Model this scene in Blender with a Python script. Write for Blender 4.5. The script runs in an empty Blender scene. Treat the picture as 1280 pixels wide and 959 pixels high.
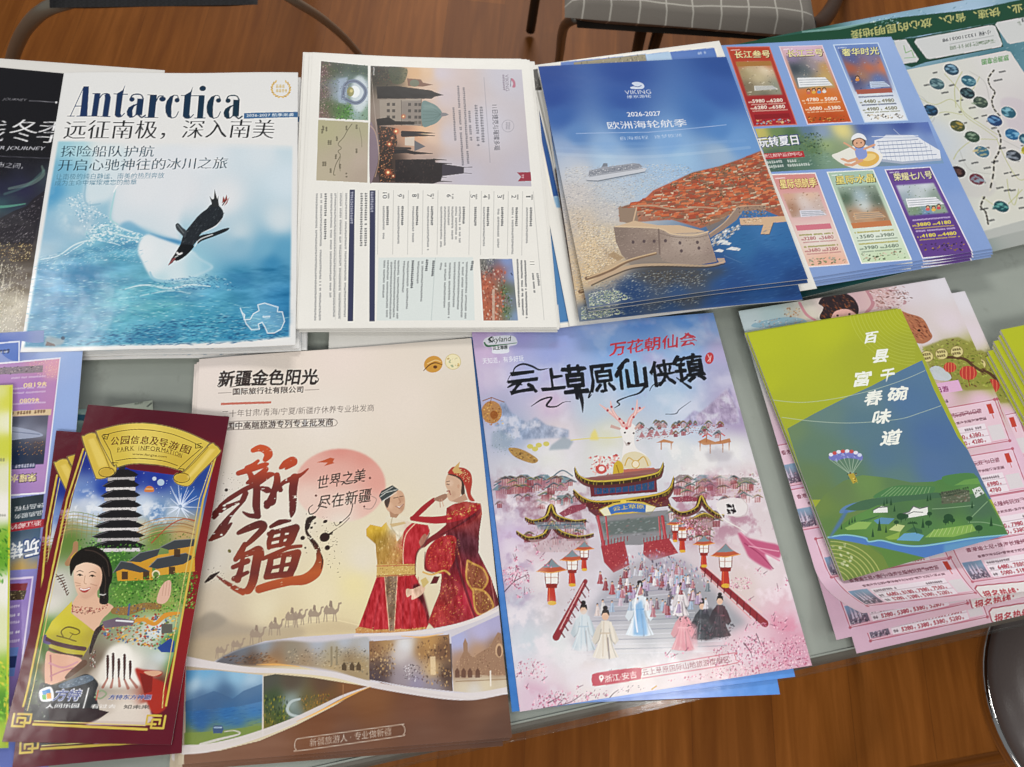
import bpy, math, random
import numpy as np
from mathutils import Matrix, Vector

# ------------------------------------------------------------------ camera
SC = bpy.context.scene
COL = SC.collection
F_PX, PITCH, ROLL, CAM_H = 1100.0, 1.11602871, 0.18347438, 0.64714654
IW, IH = 1280.0, 959.0
_fw = np.array([0, math.cos(PITCH), -math.sin(PITCH)])
_up = np.array([0, math.sin(PITCH), math.cos(PITCH)])
_rt = np.array([1.0, 0, 0])
R2 = _rt * math.cos(ROLL) + _up * math.sin(ROLL)
U2 = -_rt * math.sin(ROLL) + _up * math.cos(ROLL)
CAM = np.array([0, 0, CAM_H])

cam_data = bpy.data.cameras.new('camera')
cam = bpy.data.objects.new('camera', cam_data)
COL.objects.link(cam)
cam.matrix_world = Matrix(((R2[0], U2[0], -_fw[0], 0), (R2[1], U2[1], -_fw[1], 0), (R2[2], U2[2], -_fw[2], CAM_H), (0, 0, 0, 1)))
cam_data.sensor_width = 36.0
cam_data.lens = F_PX / IW * 36.0
cam_data.clip_start = 0.02
cam_data.clip_end = 100
cam_data.dof.use_dof = True
cam_data.dof.focus_distance = 0.70
cam_data.dof.aperture_fstop = 16.0
SC.camera = cam

# ------------------------------------------------------------------ world, lamps, exposure
w = bpy.data.worlds.new('World')
SC.world = w
w.use_nodes = True
w.node_tree.nodes['Background'].inputs[0].default_value = (0.93, 0.97, 1.0, 1)
w.node_tree.nodes['Background'].inputs[1].default_value = 0.26


def area_lamp(name, loc, target, sx, sy, power, color=(1, 0.97, 0.93)):
    d = bpy.data.lights.new(name, 'AREA')
    d.shape = 'RECTANGLE'
    d.size, d.size_y = sx, sy
    d.energy = power
    d.color = color
    o = bpy.data.objects.new(name, d)
    COL.objects.link(o)
    o.location = loc
    o.rotation_euler = (Vector(target) - Vector(loc)).to_track_quat('-Z', 'Y').to_euler()
    return o


area_lamp('ceiling_panel', (-0.5, 4.4, 2.0), (0.0, 0.35, 0), 1.8, 0.5, 122)
area_lamp('ceiling_panel_behind', (0.3, -1.3, 1.9), (0.05, 0.35, 0), 1.8, 0.5, 40)
area_lamp('downlight', (0.60, 0.34, 1.9), (0.15, 0.1, 0), 0.30, 0.10, 3.2)
area_lamp('downlight_left', (-1.58, 1.14, 1.9), (-0.4, 0.3, 0), 0.22, 0.12, 3.2)
area_lamp('downlight_near', (-1.10, 0.05, 1.9), (-0.3, 0.05, 0), 0.12, 0.12, 2)

SC.view_settings.view_transform = 'Standard'
SC.view_settings.look = 'None'
SC.view_settings.exposure = 0.0
SC.view_settings.gamma = 1.0
SC.view_settings.use_curve_mapping = False
SC.cycles.use_denoising = True
SC.cycles.max_bounces = 8
SC.cycles.transparent_max_bounces = 12


# ------------------------------------------------------------------ picture point -> place on a level plane
def at(px, py, z=0.0):
    d = _fw + R2 * ((px - IW / 2) / F_PX) + U2 * ((IH / 2 - py) / F_PX)
    t = (z - CAM_H) / d[2]
    return CAM + d * t


def at_depth(px, py, dist):
    d = _fw + R2 * ((px - IW / 2) / F_PX) + U2 * ((IH / 2 - py) / F_PX)
    return CAM + d * dist


# ------------------------------------------------------------------ tagging
def tag(o, label=None, cat=None, group=None, kind=None):
    if label: o['label'] = label
    if cat: o['category'] = cat
    if group: o['group'] = group
    if kind: o['kind'] = kind
    return o


def empty(name, loc, label=None, cat=None, group=None):
    o = bpy.data.objects.new(name, None)
    COL.objects.link(o)
    o.location = loc
    o.empty_display_size = 0.02
    return tag(o, label, cat, group)


def link_mesh(name, verts, faces, mat, parent=None, smooth=False, loc=None):
    m = bpy.data.meshes.new(name)
    m.from_pydata([tuple(v) for v in verts], [], faces)
    m.update()
    if smooth:
        for p in m.polygons: p.use_smooth = True
    o = bpy.data.objects.new(name, m)
    COL.objects.link(o)
    if mat: m.materials.append(mat)
    if parent: o.parent = parent
    if loc is not None: o.location = loc
    return o


# ------------------------------------------------------------------ colours
def hexc(h):
    if not isinstance(h, str): return np.array(h, float)
    h = h.lstrip('#')
    if len(h) == 3: h = ''.join(c * 2 for c in h)
    return np.array([int(h[i:i + 2], 16) / 255 for i in (0, 2, 4)])


def lin(c):
    c = np.asarray(c, float)
    return np.where(c <= 0.04045, c / 12.92, ((np.maximum(c, 0) + 0.055) / 1.055) ** 2.4)


# ------------------------------------------------------------------ materials
def new_mat(name):
    m = bpy.data.materials.new(name)
    m.use_nodes = True
    nt = m.node_tree
    b = nt.nodes['Principled BSDF']
    return m, nt, b


def plain_mat(name, col, rough=0.5, metal=0.0, noise=0.0, nscale=40.0, coat=0.0):
    m, nt, b = new_mat(name)
    c = lin(hexc(col))
    b.inputs['Roughness'].default_value = rough
    b.inputs['Metallic'].default_value = metal
    b.inputs['Coat Weight'].default_value = coat
    if noise > 0:
        tc = nt.nodes.new('ShaderNodeTexCoord')
        n = nt.nodes.new('ShaderNodeTexNoise')
        n.inputs['Scale'].default_value = nscale
        n.inputs['Detail'].default_value = 5
        nt.links.new(tc.outputs['Object'], n.inputs['Vector'])
        r = nt.nodes.new('ShaderNodeValToRGB')
        r.color_ramp.elements[0].position = 0.3
        r.color_ramp.elements[1].position = 0.7
        r.color_ramp.elements[0].color = (*(c * (1 - noise)), 1)
        r.color_ramp.elements[1].color = (*np.minimum(c * (1 + noise), 1), 1)
        nt.links.new(n.outputs['Fac'], r.inputs['Fac'])
        nt.links.new(r.outputs['Color'], b.inputs['Base Color'])
    else:
        b.inputs['Base Color'].default_value = (*c, 1)
    return m


def print_mat(name, rough=0.42, spec=0.4, bump=0.04):
    """printed paper: the ink colours ride on the mesh, fibre grain and faint waves are procedural"""
    m, nt, b = new_mat(name)
    a = nt.nodes.new('ShaderNodeAttribute')
    a.attribute_name = 'ink'
    tc = nt.nodes.new('ShaderNodeTexCoord')
    n = nt.nodes.new('ShaderNodeTexNoise')
    n.inputs['Scale'].default_value = 900
    n.inputs['Detail'].default_value = 2
    nt.links.new(tc.outputs['Object'], n.inputs['Vector'])
    mx = nt.nodes.new('ShaderNodeMix')
    mx.data_type = 'RGBA'
    mx.blend_type = 'MULTIPLY'
    mx.inputs[0].default_value = 0.10
    nt.links.new(a.outputs['Color'], mx.inputs[6])
    nt.links.new(n.outputs['Fac'], mx.inputs[7])
    nt.links.new(mx.outputs[2], b.inputs['Base Color'])
    n2 = nt.nodes.new('ShaderNodeTexNoise')
    n2.inputs['Scale'].default_value = 22
    n2.inputs['Detail'].default_value = 3
    nt.links.new(tc.outputs['Object'], n2.inputs['Vector'])
    bp = nt.nodes.new('ShaderNodeBump')
    bp.inputs['Strength'].default_value = bump
    bp.inputs['Distance'].default_value = 0.01
    nt.links.new(n2.outputs['Fac'], bp.inputs['Height'])
    nt.links.new(bp.outputs['Normal'], b.inputs['Normal'])
    b.inputs['Roughness'].default_value = rough
    b.inputs['Specular IOR Level'].default_value = spec
    return m


M_GLOSS = print_mat('glossy print', 0.17, 0.32, 0.07)
M_SEMI = print_mat('coated print', 0.33, 0.32, 0.04)
M_MATT = print_mat('matt print', 0.6, 0.3, 0.03)
M_PAGE = plain_mat('paper edges', '#d9d6d0', 0.7, noise=0.06, nscale=300)

# ------------------------------------------------------------------ a small painter: ink laid on a sheet, later stored on its mesh
def homog(src, dst):
    A = []
    for (x, y), (u, v) in zip(src, dst):
        A.append([x, y, 1, 0, 0, 0, -u * x, -u * y]); A.append([0, 0, 0, x, y, 1, -v * x, -v * y])
    h = np.linalg.solve(np.array(A, float), np.array(dst, float).ravel())
    return np.append(h, 1).reshape(3, 3)


def hmap(H, p):
    p = np.asarray(p, float).reshape(-1, 2)
    q = p @ H[:, :2].T + H[:, 2]
    return q[:, :2] / q[:, 2:3]


def spline(pts, n=8, closed=False):
    P = np.asarray(pts, float)
    k = len(P)
    if k < 3: return P
    out = []
    rng = range(k if closed else k - 1)
    for i in rng:
        if closed: a, b, c, d = P[(i - 1) % k], P[i], P[(i + 1) % k], P[(i + 2) % k]
        else: a, b, c, d = P[max(i - 1, 0)], P[i], P[i + 1], P[min(i + 2, k - 1)]
        for t in np.arange(n) / n:
            out.append(0.5 * ((2 * b) + (c - a) * t + (2 * a - 5 * b + 4 * c - d) * t * t + (3 * b - a - 3 * c + d) * t ** 3))
    if not closed: out.append(P[-1])
    return np.array(out)


def blur1(a, r):
    r = int(max(1, round(r)))
    k = np.ones(2 * r + 1) / (2 * r + 1)
    for _ in range(2):
        p = np.pad(a, ((r, r), (0, 0)), mode='edge'); c = np.cumsum(np.vstack([np.zeros((1, a.shape[1])), p]), 0)
        a = (c[2 * r + 1:] - c[:-2 * r - 1]) / (2 * r + 1)
        p = np.pad(a, ((0, 0), (r, r)), mode='edge'); c = np.cumsum(np.hstack([np.zeros((a.shape[0], 1)), p]), 1)
        a = (c[:, 2 * r + 1:] - c[:, :-2 * r - 1]) / (2 * r + 1)
    return a


def vnoise(h, w, cell, rng, octs=4, ax=1.0):
    out = np.zeros((h, w)); amp = 1; tot = 0
    for o in range(octs):
        cy = max(cell / 2 ** o, 1.0); cx = max(cell * ax / 2 ** o, 1.0)
        gy, gx = int(h / cy) + 3, int(w / cx) + 3
        g = rng.random((gy, gx))
        y = np.arange(h) / cy; x = np.arange(w) / cx
        yi = y.astype(int); xi = x.astype(int); fy = y - yi; fx = x - xi
        fy = (fy * fy * (3 - 2 * fy))[:, None]; fx = (fx * fx * (3 - 2 * fx))[None]
        a = g[yi][:, xi]; b = g[yi][:, xi + 1]; c = g[yi + 1][:, xi]; d = g[yi + 1][:, xi + 1]
        out += amp * ((a * (1 - fx) + b * fx) * (1 - fy) + (c * (1 - fx) + d * fx) * fy); tot += amp; amp *= 0.55
    return out / tot


_TXT = {}


def glyphs(s, bold=0.0, shear=0.0, space=1.0):
    key = (s, bold, shear, space)
    if key in _TXT: return _TXT[key]
    c = bpy.data.curves.new('lettering', 'FONT')
    c.body = s
    c.offset = bold
    c.shear = shear
    c.space_character = space
    c.resolution_u = 3
    o = bpy.data.objects.new('lettering', c)
    m = o.to_mesh()
    nv = len(m.vertices)
    v = np.zeros(nv * 3); m.vertices.foreach_get('co', v); v = v.reshape(-1, 3)[:, :2]
    ne = len(m.edges)
    e = np.zeros(ne * 2, int); m.edges.foreach_get('vertices', e); e = e.reshape(-1, 2)
    le = np.zeros(len(m.loops), int); m.loops.foreach_get('edge_index', le)
    cnt = np.bincount(le, minlength=ne)
    seg = v[e[cnt == 1]]
    o.to_mesh_clear()
    bpy.data.objects.remove(o)
    bpy.data.curves.remove(c)
    lo, hi = seg.reshape(-1, 2).min(0), seg.reshape(-1, 2).max(0)
    seg = (seg - lo) / (hi - lo)
    _TXT[key] = seg
    return seg


class Art:
    def __init__(self, corners, res=1.15, base='#fff', seed=1, tall=None):
        self.q = np.array(corners, float)
        TL, TR, BR, BL = self.q
        wpx = (np.linalg.norm(TR - TL) + np.linalg.norm(BR - BL)) / 2
        hpx = (np.linalg.norm(BL - TL) + np.linalg.norm(BR - TR)) / 2
        self.w = int(wpx * res); self.h = int(hpx * res)
        self.H = homog(self.q, [(0, 0), (self.w - 1, 0), (self.w - 1, self.h - 1), (0, self.h - 1)])
        self.Hi = np.linalg.inv(self.H)
        self.C = np.ones((self.h, self.w, 3)) * hexc(base)
        self.rng = np.random.default_rng(seed)
        self.s = res

    def T(self, p): return hmap(self.H, p)

    def P(self, c): return hmap(self.Hi, c)

    # coverage of an even-odd soup of edges
    def cover(self, seg, ss=3):
        seg = np.asarray(seg, float)
        x0 = max(int(math.floor(seg[..., 0].min())) - 1, 0); x1 = min(int(math.ceil(seg[..., 0].max())) + 2, self.w)
        y0 = max(int(math.floor(seg[..., 1].min())) - 1, 0); y1 = min(int(math.ceil(seg[..., 1].max())) + 2, self.h)
        if x1 <= x0 or y1 <= y0: return None
        nw = x1 - x0
        acc = np.zeros((y1 - y0, nw + 2))
        ya, yb = seg[:, 0, 1], seg[:, 1, 1]
        lo, hi = np.minimum(ya, yb), np.maximum(ya, yb)
        for iy in range(y0, y1):
            for k in range(ss):
                y = iy - 0.5 + (k + 0.5) / ss
                m = (lo <= y) & (hi > y)
                if not m.any(): continue
                a = seg[m]
                t = (y - a[:, 0, 1]) / (a[:, 1, 1] - a[:, 0, 1])
                xs = np.sort(a[:, 0, 0] + t * (a[:, 1, 0] - a[:, 0, 0])) - x0 + 0.5
                xs = np.clip(xs, 0, nw)
                n = len(xs) // 2 * 2
                row = acc[iy - y0]
                for sgn, v in ((1, xs[0:n:2]), (-1, xs[1:n:2])):
                    i = v.astype(int); f = v - i
                    np.add.at(row, i, sgn * (1 - f)); np.add.at(row, i + 1, sgn * f)
        cov = np.clip(np.cumsum(acc, 1)[:, :nw] / ss, 0, 1)
        return y0, y1, x0, x1, cov

    def _soup(self, pts):
        p = self.T(pts)
        return np.stack([p, np.roll(p, -1, 0)], 1)

    def blend(self, box, cov, col, a=1.0, mode='n'):
        y0, y1, x0, x1 = box
        D = self.C[y0:y1, x0:x1]
        if callable(col): col = col(y0, y1, x0, x1)
        else: col = hexc(col)
        k = (cov * a)[..., None]
        if mode == 'n': D += (col - D) * k
        elif mode == 'mul': D *= 1 - k + k * col
        elif mode == 'scr': D += (1 - D) * col * k

    def mask(self, pts, soft=0, smooth=False):
        if smooth: pts = spline(pts, 8, True)
        r = self.cover(self._soup(pts))
        M = np.zeros((self.h, self.w))
        if r: M[r[0]:r[1], r[2]:r[3]] = r[4]
        if soft: M = blur1(M, soft * self.s)
        return M

    def poly(self, pts, col, a=1.0, smooth=False, soft=0, mode='n'):
        if smooth: pts = spline(pts, 8, True)
        if soft:
            M = self.mask(pts, soft)
            self.blend((0, self.h, 0, self.w), M, col, a, mode); return
        r = self.cover(self._soup(pts))
        if r: self.blend(r[:4], r[4], col, a, mode)

    def rect(self, x0, y0, x1, y1, col, a=1.0, **k):
        self.poly([(x0, y0), (x1, y0), (x1, y1), (x0, y1)], col, a, **k)

    def ell(self, x, y, rx, ry, col, a=1.0, ang=0, n=28, **k):
        t = np.arange(n) / n * 2 * math.pi
        c, s = math.cos(math.radians(ang)), math.sin(math.radians(ang))
        X, Y = rx * np.cos(t), ry * np.sin(t)
        self.poly(np.stack([x + X * c - Y * s, y + X * s + Y * c], 1), col, a, **k)

    def line(self, pts, wd, col, a=1.0, smooth=False, rough=0.0, mode='n', closed=False):
        """stroke; wd is one width or a list of widths along it"""
        pts = np.asarray(pts, float)
        if closed: pts = np.vstack([pts, pts[:1]])
        wd = np.full(len(pts), wd, float) if np.isscalar(wd) else np.interp(np.linspace(0, 1, len(pts)), np.linspace(0, 1, len(wd)), wd)
        if smooth and len(pts) > 2:
            q = spline(pts, 8); wd = np.interp(np.linspace(0, len(pts) - 1, len(q)), np.arange(len(pts)), wd); pts = q
        p = self.T(pts); r = wd * self.s / 2
        R = r.max() + 2
        x0 = max(int(p[:, 0].min() - R), 0); x1 = min(int(p[:, 0].max() + R) + 2, self.w)
        y0 = max(int(p[:, 1].min() - R), 0); y1 = min(int(p[:, 1].max() + R) + 2, self.h)
        if x1 <= x0 or y1 <= y0: return
        M = np.zeros((y1 - y0, x1 - x0))
        for i in range(len(p) - 1):
            A, B = p[i], p[i + 1]
            rr = max(r[i], r[i + 1]) + 2
            a0 = max(int(min(A[0], B[0]) - rr), x0); a1 = min(int(max(A[0], B[0]) + rr) + 2, x1)
            b0 = max(int(min(A[1], B[1]) - rr), y0); b1 = min(int(max(A[1], B[1]) + rr) + 2, y1)
            if a1 <= a0 or b1 <= b0: continue
            X, Y = np.meshgrid(np.arange(a0, a1), np.arange(b0, b1))
            d = B - A; L = d @ d + 1e-9
            t = np.clip(((X - A[0]) * d[0] + (Y - A[1]) * d[1]) / L, 0, 1)
            dist = np.hypot(X - A[0] - t * d[0], Y - A[1] - t * d[1])
            w_ = r[i] + (r[i + 1] - r[i]) * t
            thin = np.minimum(w_ / 0.5, 1)
            m = np.clip(np.maximum(w_, 0.5) + 0.5 - dist, 0, 1) * thin
            S = M[b0 - y0:b1 - y0, a0 - x0:a1 - x0]
            np.maximum(S, m, out=S)
        if rough: M *= np.clip((vnoise(M.shape[0], M.shape[1], 3, self.rng, 2, 2.0) - 0.5) * 8 + 4 - 6 * rough, 0, 1)
        self.blend((y0, y1, x0, x1), M, col, a, mode)

    def idw(self, pts, a=1.0, mask=None, pw=3.0):
        """blend a smooth field of colours given at a few points"""
        P = self.T([(p[0], p[1]) for p in pts]); K = np.array([hexc(p[2]) for p in pts])
        st = 3
        ys = np.arange(0, self.h + st, st); xs = np.arange(0, self.w + st, st)
        X, Y = np.meshgrid(xs, ys)
        W = np.zeros(X.shape); A = np.zeros(X.shape + (3,))
        for (x, y), k in zip(P, K):
            ww = 1 / ((X - x) ** 2 + (Y - y) ** 2 + 90) ** (pw / 2)
            W += ww; A += ww[..., None] * k
        A /= W[..., None]
        yy = np.arange(self.h) / st; xx = np.arange(self.w) / st
        yi = yy.astype(int); xi = xx.astype(int); fy = (yy - yi)[:, None, None]; fx = (xx - xi)[None, :, None]
        F = (A[yi][:, xi] * (1 - fx) + A[yi][:, xi + 1] * fx) * (1 - fy) + (A[yi + 1][:, xi] * (1 - fx) + A[yi + 1][:, xi + 1] * fx) * fy
        k = a if mask is None else mask[..., None] * a
        self.C += (F - self.C) * k

    def grain(self, amp, cell=4, mask=None, octs=3, ax=1.0, tint=None):
        n = vnoise(self.h, self.w, cell * self.s, self.rng, octs, ax) - 0.5
        n = n[..., None] * amp * 2 * (np.ones(3) if tint is None else hexc(tint))
        if mask is not None: n = n * mask[..., None]
        self.C = np.clip(self.C + n, 0, 1)

    def cloud(self, col, cell=30, lo=0.5, hi=0.7, a=1.0, mask=None, octs=4, ax=1.0):
        n = np.clip((vnoise(self.h, self.w, cell * self.s, self.rng, octs, ax) - lo) / (hi - lo), 0, 1) * a
        if mask is not None: n = n * mask
        self.C += (hexc(col) - self.C) * n[..., None]

    def specks(self, pts, n, cols, size=(1, 3), asp=1.0, ang=0, dang=20, a=0.9, smooth=False, bias=None):
        """many small strokes scattered inside a region"""
        if smooth: pts = spline(pts, 8, True)
        r = self.cover(self._soup(pts), 1)
        if not r: return
        y0, y1, x0, x1, cov = r
        ys, xs = np.nonzero(cov > 0.5)
        if len(ys) == 0: return
        K = [hexc(c) for c in cols]
        idx = self.rng.integers(0, len(ys), n)
        for i in idx:
            cy, cx = ys[i] + y0, xs[i] + x0
            sz = self.rng.uniform(*size) * self.s / 2
            t = math.radians(ang + self.rng.uniform(-dang, dang)); c, s = math.cos(t), math.sin(t)
            L = sz * asp; R = int(max(L, sz)) + 2
            b0, b1, a0, a1 = max(cy - R, 0), min(cy + R + 1, self.h), max(cx - R, 0), min(cx + R + 1, self.w)
            Y, X = np.mgrid[b0 - cy:b1 - cy, a0 - cx:a1 - cx]
            u = (X * c + Y * s) / max(L, .4); v = (-X * s + Y * c) / max(sz, .4)
            m = np.clip((1.25 - np.sqrt(u * u + v * v)) * max(sz, 0.6), 0, 1) * a
            D = self.C[b0:b1, a0:a1]
            D += (K[self.rng.integers(len(K))] - D) * m[..., None]

    def text(self, s, p0, p1, h, col, bold=0.0, shear=0.0, song=0.0, up=None, a=1.0, rough=0.0, space=1.0, arc=0.0, mode='n'):
        """lettering: p0 - p1 is the lower edge of the inked box, h its height"""
        fat = bold if bold > 0.011 else 0
        g = glyphs(s, 0 if fat else bold, shear, space)
        p0 = np.array(p0, float); p1 = np.array(p1, float)
        if up is None:
            u = self.P(self.T([p0]) + np.array([[0, -10.0]]))[0] - p0
        else: u = np.array(up, float)
        u = u / np.linalg.norm(u) * h
        fl = g.reshape(-1, 2)
        q = p0 + fl[:, :1] * (p1 - p0) + fl[:, 1:] * u
        if arc: q = q + (4 * fl[:, :1] * (1 - fl[:, :1])) * arc * u / h
        if rough:
            k = np.sin(q[:, :1] * 1.7 + q[:, 1:] * 0.9) + np.sin(q[:, :1] * 0.63 - q[:, 1:] * 1.31)
            k2 = np.sin(q[:, :1] * 1.1 - q[:, 1:] * 1.9) + np.sin(q[:, :1] * 0.43 + q[:, 1:] * 0.77)
            q = q + np.hstack([k, k2]) * rough
        sg = self.T(q).reshape(-1, 2, 2)
        r = self.cover(sg, 4)
        if not r: return
        y0, y1, x0, x1, cov = r
        if song or fat:
            if fat:
                R_ = max(fat * h * 1.25 * self.s, .25)
                shifts = [(R_ * math.cos(k * math.pi / 4), R_ * math.sin(k * math.pi / 4)) for k in range(8)]
            else: shifts = [(-song * h * self.s, 0), (song * h * self.s, 0)]
            for f in shifts:
                r2 = self.cover(sg + np.array(f), 4)
                if r2:
                    M = np.zeros((self.h, self.w)); M[y0:y1, x0:x1] = cov
                    M[r2[0]:r2[1], r2[2]:r2[3]] = np.maximum(M[r2[0]:r2[1], r2[2]:r2[3]], r2[4])
                    x0, x1, y0, y1 = min(x0, r2[2]), max(x1, r2[3]), min(y0, r2[0]), max(y1, r2[1])
                    cov = M[y0:y1, x0:x1]
        self.blend((y0, y1, x0, x1), cov, col, a, mode)

    def tiny(self, p0, p1, h, col, a=0.8, fill=0.72, gap=None, up=None):
        """print too small to read: a row of little dark marks"""
        p0 = np.array(p0, float); p1 = np.array(p1, float)
        L = np.linalg.norm(p1 - p0); d = (p1 - p0) / L
        if up is None:
            u = self.P(self.T([p0]) + np.array([[0, -10.0]]))[0] - p0; u /= np.linalg.norm(u)
        else: u = np.array(up, float) / np.linalg.norm(up)
        x = 0
        while x < L - h * 0.5:
            cw = h * 0.9
            if self.rng.random() < 0.94:
                o = p0 + d * x
                self.poly([o, o + d * cw * fill, o + d * cw * fill + u * h, o + u * h], col, a * 0.42)
                for _ in range(2):
                    y = self.rng.uniform(0.1, 0.9) * h
                    self.line([o + u * y, o + d * cw * fill + u * y], max(h * 0.16, .5), col, a * .7)
                k = self.rng.uniform(0.2, 0.6) * cw
                self.line([o + d * k, o + d * k + u * h], max(h * 0.18, .5), col, a * .7)
            x += cw + (gap or 0)


INK = 1.0   # paper white of the prints against the lamps


def sheet_mesh(name, art, z, thick, bump=None, edge='#d4d1cb'):
    """the printed face of a sheet as one grid mesh with its cut edges; z is a height or four corner heights; returns mesh and centre"""
    z = [z] * 4 if np.isscalar(z) else z
    W = [at(px, py, zz) for (px, py), zz in zip(art.q, z)]
    TL, TR, BR, BL = W
    c = (TL + TR + BR + BL) / 4
    w_, h_ = art.w, art.h
    u = np.linspace(0, 1, w_)[None, :, None]; v = np.linspace(0, 1, h_)[:, None, None]
    G = (TL * (1 - u) + TR * u) * (1 - v) + (BL * (1 - u) + BR * u) * v - c
    if bump is not None: G[..., 2] += bump(u[..., 0] + 0 * v[..., 0], v[..., 0] + 0 * u[..., 0])
    n = w_ * h_
    ii = np.arange(n).reshape(h_, w_)
    q = np.stack([ii[1:, :-1], ii[1:, 1:], ii[:-1, 1:], ii[:-1, :-1]], -1).reshape(-1, 4)
    ring = np.concatenate([ii[0, :-1], ii[:-1, -1], ii[-1, :0:-1], ii[:0:-1, 0]])
    V = G.reshape(-1, 3)
    up_, lo_ = V[ring].copy(), V[ring].copy()
    lo_[:, 2] -= thick
    m_ = len(ring)
    A = n + np.arange(m_); B = n + m_ + np.arange(m_)
    sk = np.stack([A, np.roll(A, -1), np.roll(B, -1), B], -1)
    V = np.vstack([V, up_, lo_]); Q = np.vstack([q, sk])
    crisp = art.C.copy()     # print is a touch sharper than the painter's soft edges
    for ch in range(3): crisp[..., ch] += 0.65 * (art.C[..., ch] - blur1(art.C[..., ch], 1))
    cols = lin(np.clip(crisp, 0, 1)).reshape(-1, 3) * INK
    e = lin(hexc(edge))
    cols = np.vstack([cols, np.tile(e, (2 * m_, 1))])
    me = bpy.data.meshes.new(name)
    me.vertices.add(len(V)); me.vertices.foreach_set('co', V.ravel().astype(np.float32))
    me.loops.add(Q.size); me.loops.foreach_set('vertex_index', Q.ravel().astype(np.int32))
    me.polygons.add(len(Q)); me.polygons.foreach_set('loop_start', (np.arange(len(Q)) * 4).astype(np.int32))
    me.polygons.foreach_set('loop_total', np.full(len(Q), 4, np.int32))
    me.update(calc_edges=True)
    at_ = me.attributes.new('ink', 'FLOAT_COLOR', 'POINT')
    at_.data.foreach_set('color', np.hstack([cols, np.ones((len(cols), 1))]).ravel().astype(np.float32))
    sm = np.ones(len(Q), bool); sm[len(q):] = False
    me.polygons.foreach_set('use_smooth', sm)
    return me, Vector(c)


def block_mesh(name, art, z, top, depth, inset=0.0006, bump=None):
    """the pages between the covers: a thin body under the printed face, sampled coarsely along the same outline"""
    z = [z] * 4 if np.isscalar(z) else z
    W = [at(px, py, zz) for (px, py), zz in zip(art.q, z)]
    c = sum(W) / 4
    N = 24
    def edge(i, t):
        TL, TR, BR, BL = W
        uv = [(t, 0), (1, t), (1 - t, 1), (0, 1 - t)][i]
        p = (TL * (1 - uv[0]) + TR * uv[0]) * (1 - uv[1]) + (BL * (1 - uv[0]) + BR * uv[0]) * uv[1] - c
        r = np.hypot(p[0], p[1]); p[:2] *= (r - inset) / r
        if bump is not None: p[2] += float(bump(np.array(uv[0]), np.array(uv[1])))
        return p
    loop = [edge(i, k / N) for i in range(4) for k in range(N)]
    n = len(loop); V = []; Fc = []
    for f in (top, top + depth):
        for p in loop: V.append((p[0], p[1], p[2] - f))
    for k in range(n):
        k2 = (k + 1) % n
        Fc.append((k, k2, n + k2, n + k))
    Fc.append(tuple(range(2 * n - 1, n - 1, -1)))
    me = bpy.data.meshes.new(name)
    me.from_pydata(V, [], Fc)
    return me


def sheet(name, art, z, mat, label, cat, group=None, thick=0.0004, bump=None, pages=0.0, edge='#d4d1cb'):
    """a flyer (one mesh) or, with pages > 0, a booklet of cover and page block"""
    me, c = sheet_mesh('cover' if pages else name, art, z, thick, bump, edge)
    me.materials.append(mat)
    if not pages:
        o = bpy.data.objects.new(name, me); COL.objects.link(o)
        o.location = c
        return tag(o, label, cat, group)
    r = empty(name, c, label, cat, group)
    o = bpy.data.objects.new('cover', me); COL.objects.link(o); o.parent = r
    b = block_mesh('page_block', art, z, thick + 0.00002, pages, bump=bump)
    b.materials.append(M_PAGE)
    o = bpy.data.objects.new('page_block', b); COL.objects.link(o); o.parent = r
    return r


def copy_thing(src, dx, dy, dz, rot, label, group=None):
    """another copy of the same print lying lower or beside; shares the meshes"""
    r = src.copy(); COL.objects.link(r)
    r.location = (src.location[0] + dx, src.location[1] + dy, src.location[2] + dz)
    r.rotation_euler = (0, 0, math.radians(rot))
    r['label'] = label
    if group: r['group'] = group
    for ch in src.children:
        k = ch.copy(); COL.objects.link(k); k.parent = r
    return r

def view(x0, y0, s):
    def f(*c): return [(x0 + c[i] / s, y0 + c[i + 1] / s) for i in range(0, len(c), 2)]
    return f


def wob(rng, pts, amp):
    return [(x + rng.uniform(-amp, amp), y + rng.uniform(-amp, amp)) for x, y in pts]


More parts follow.
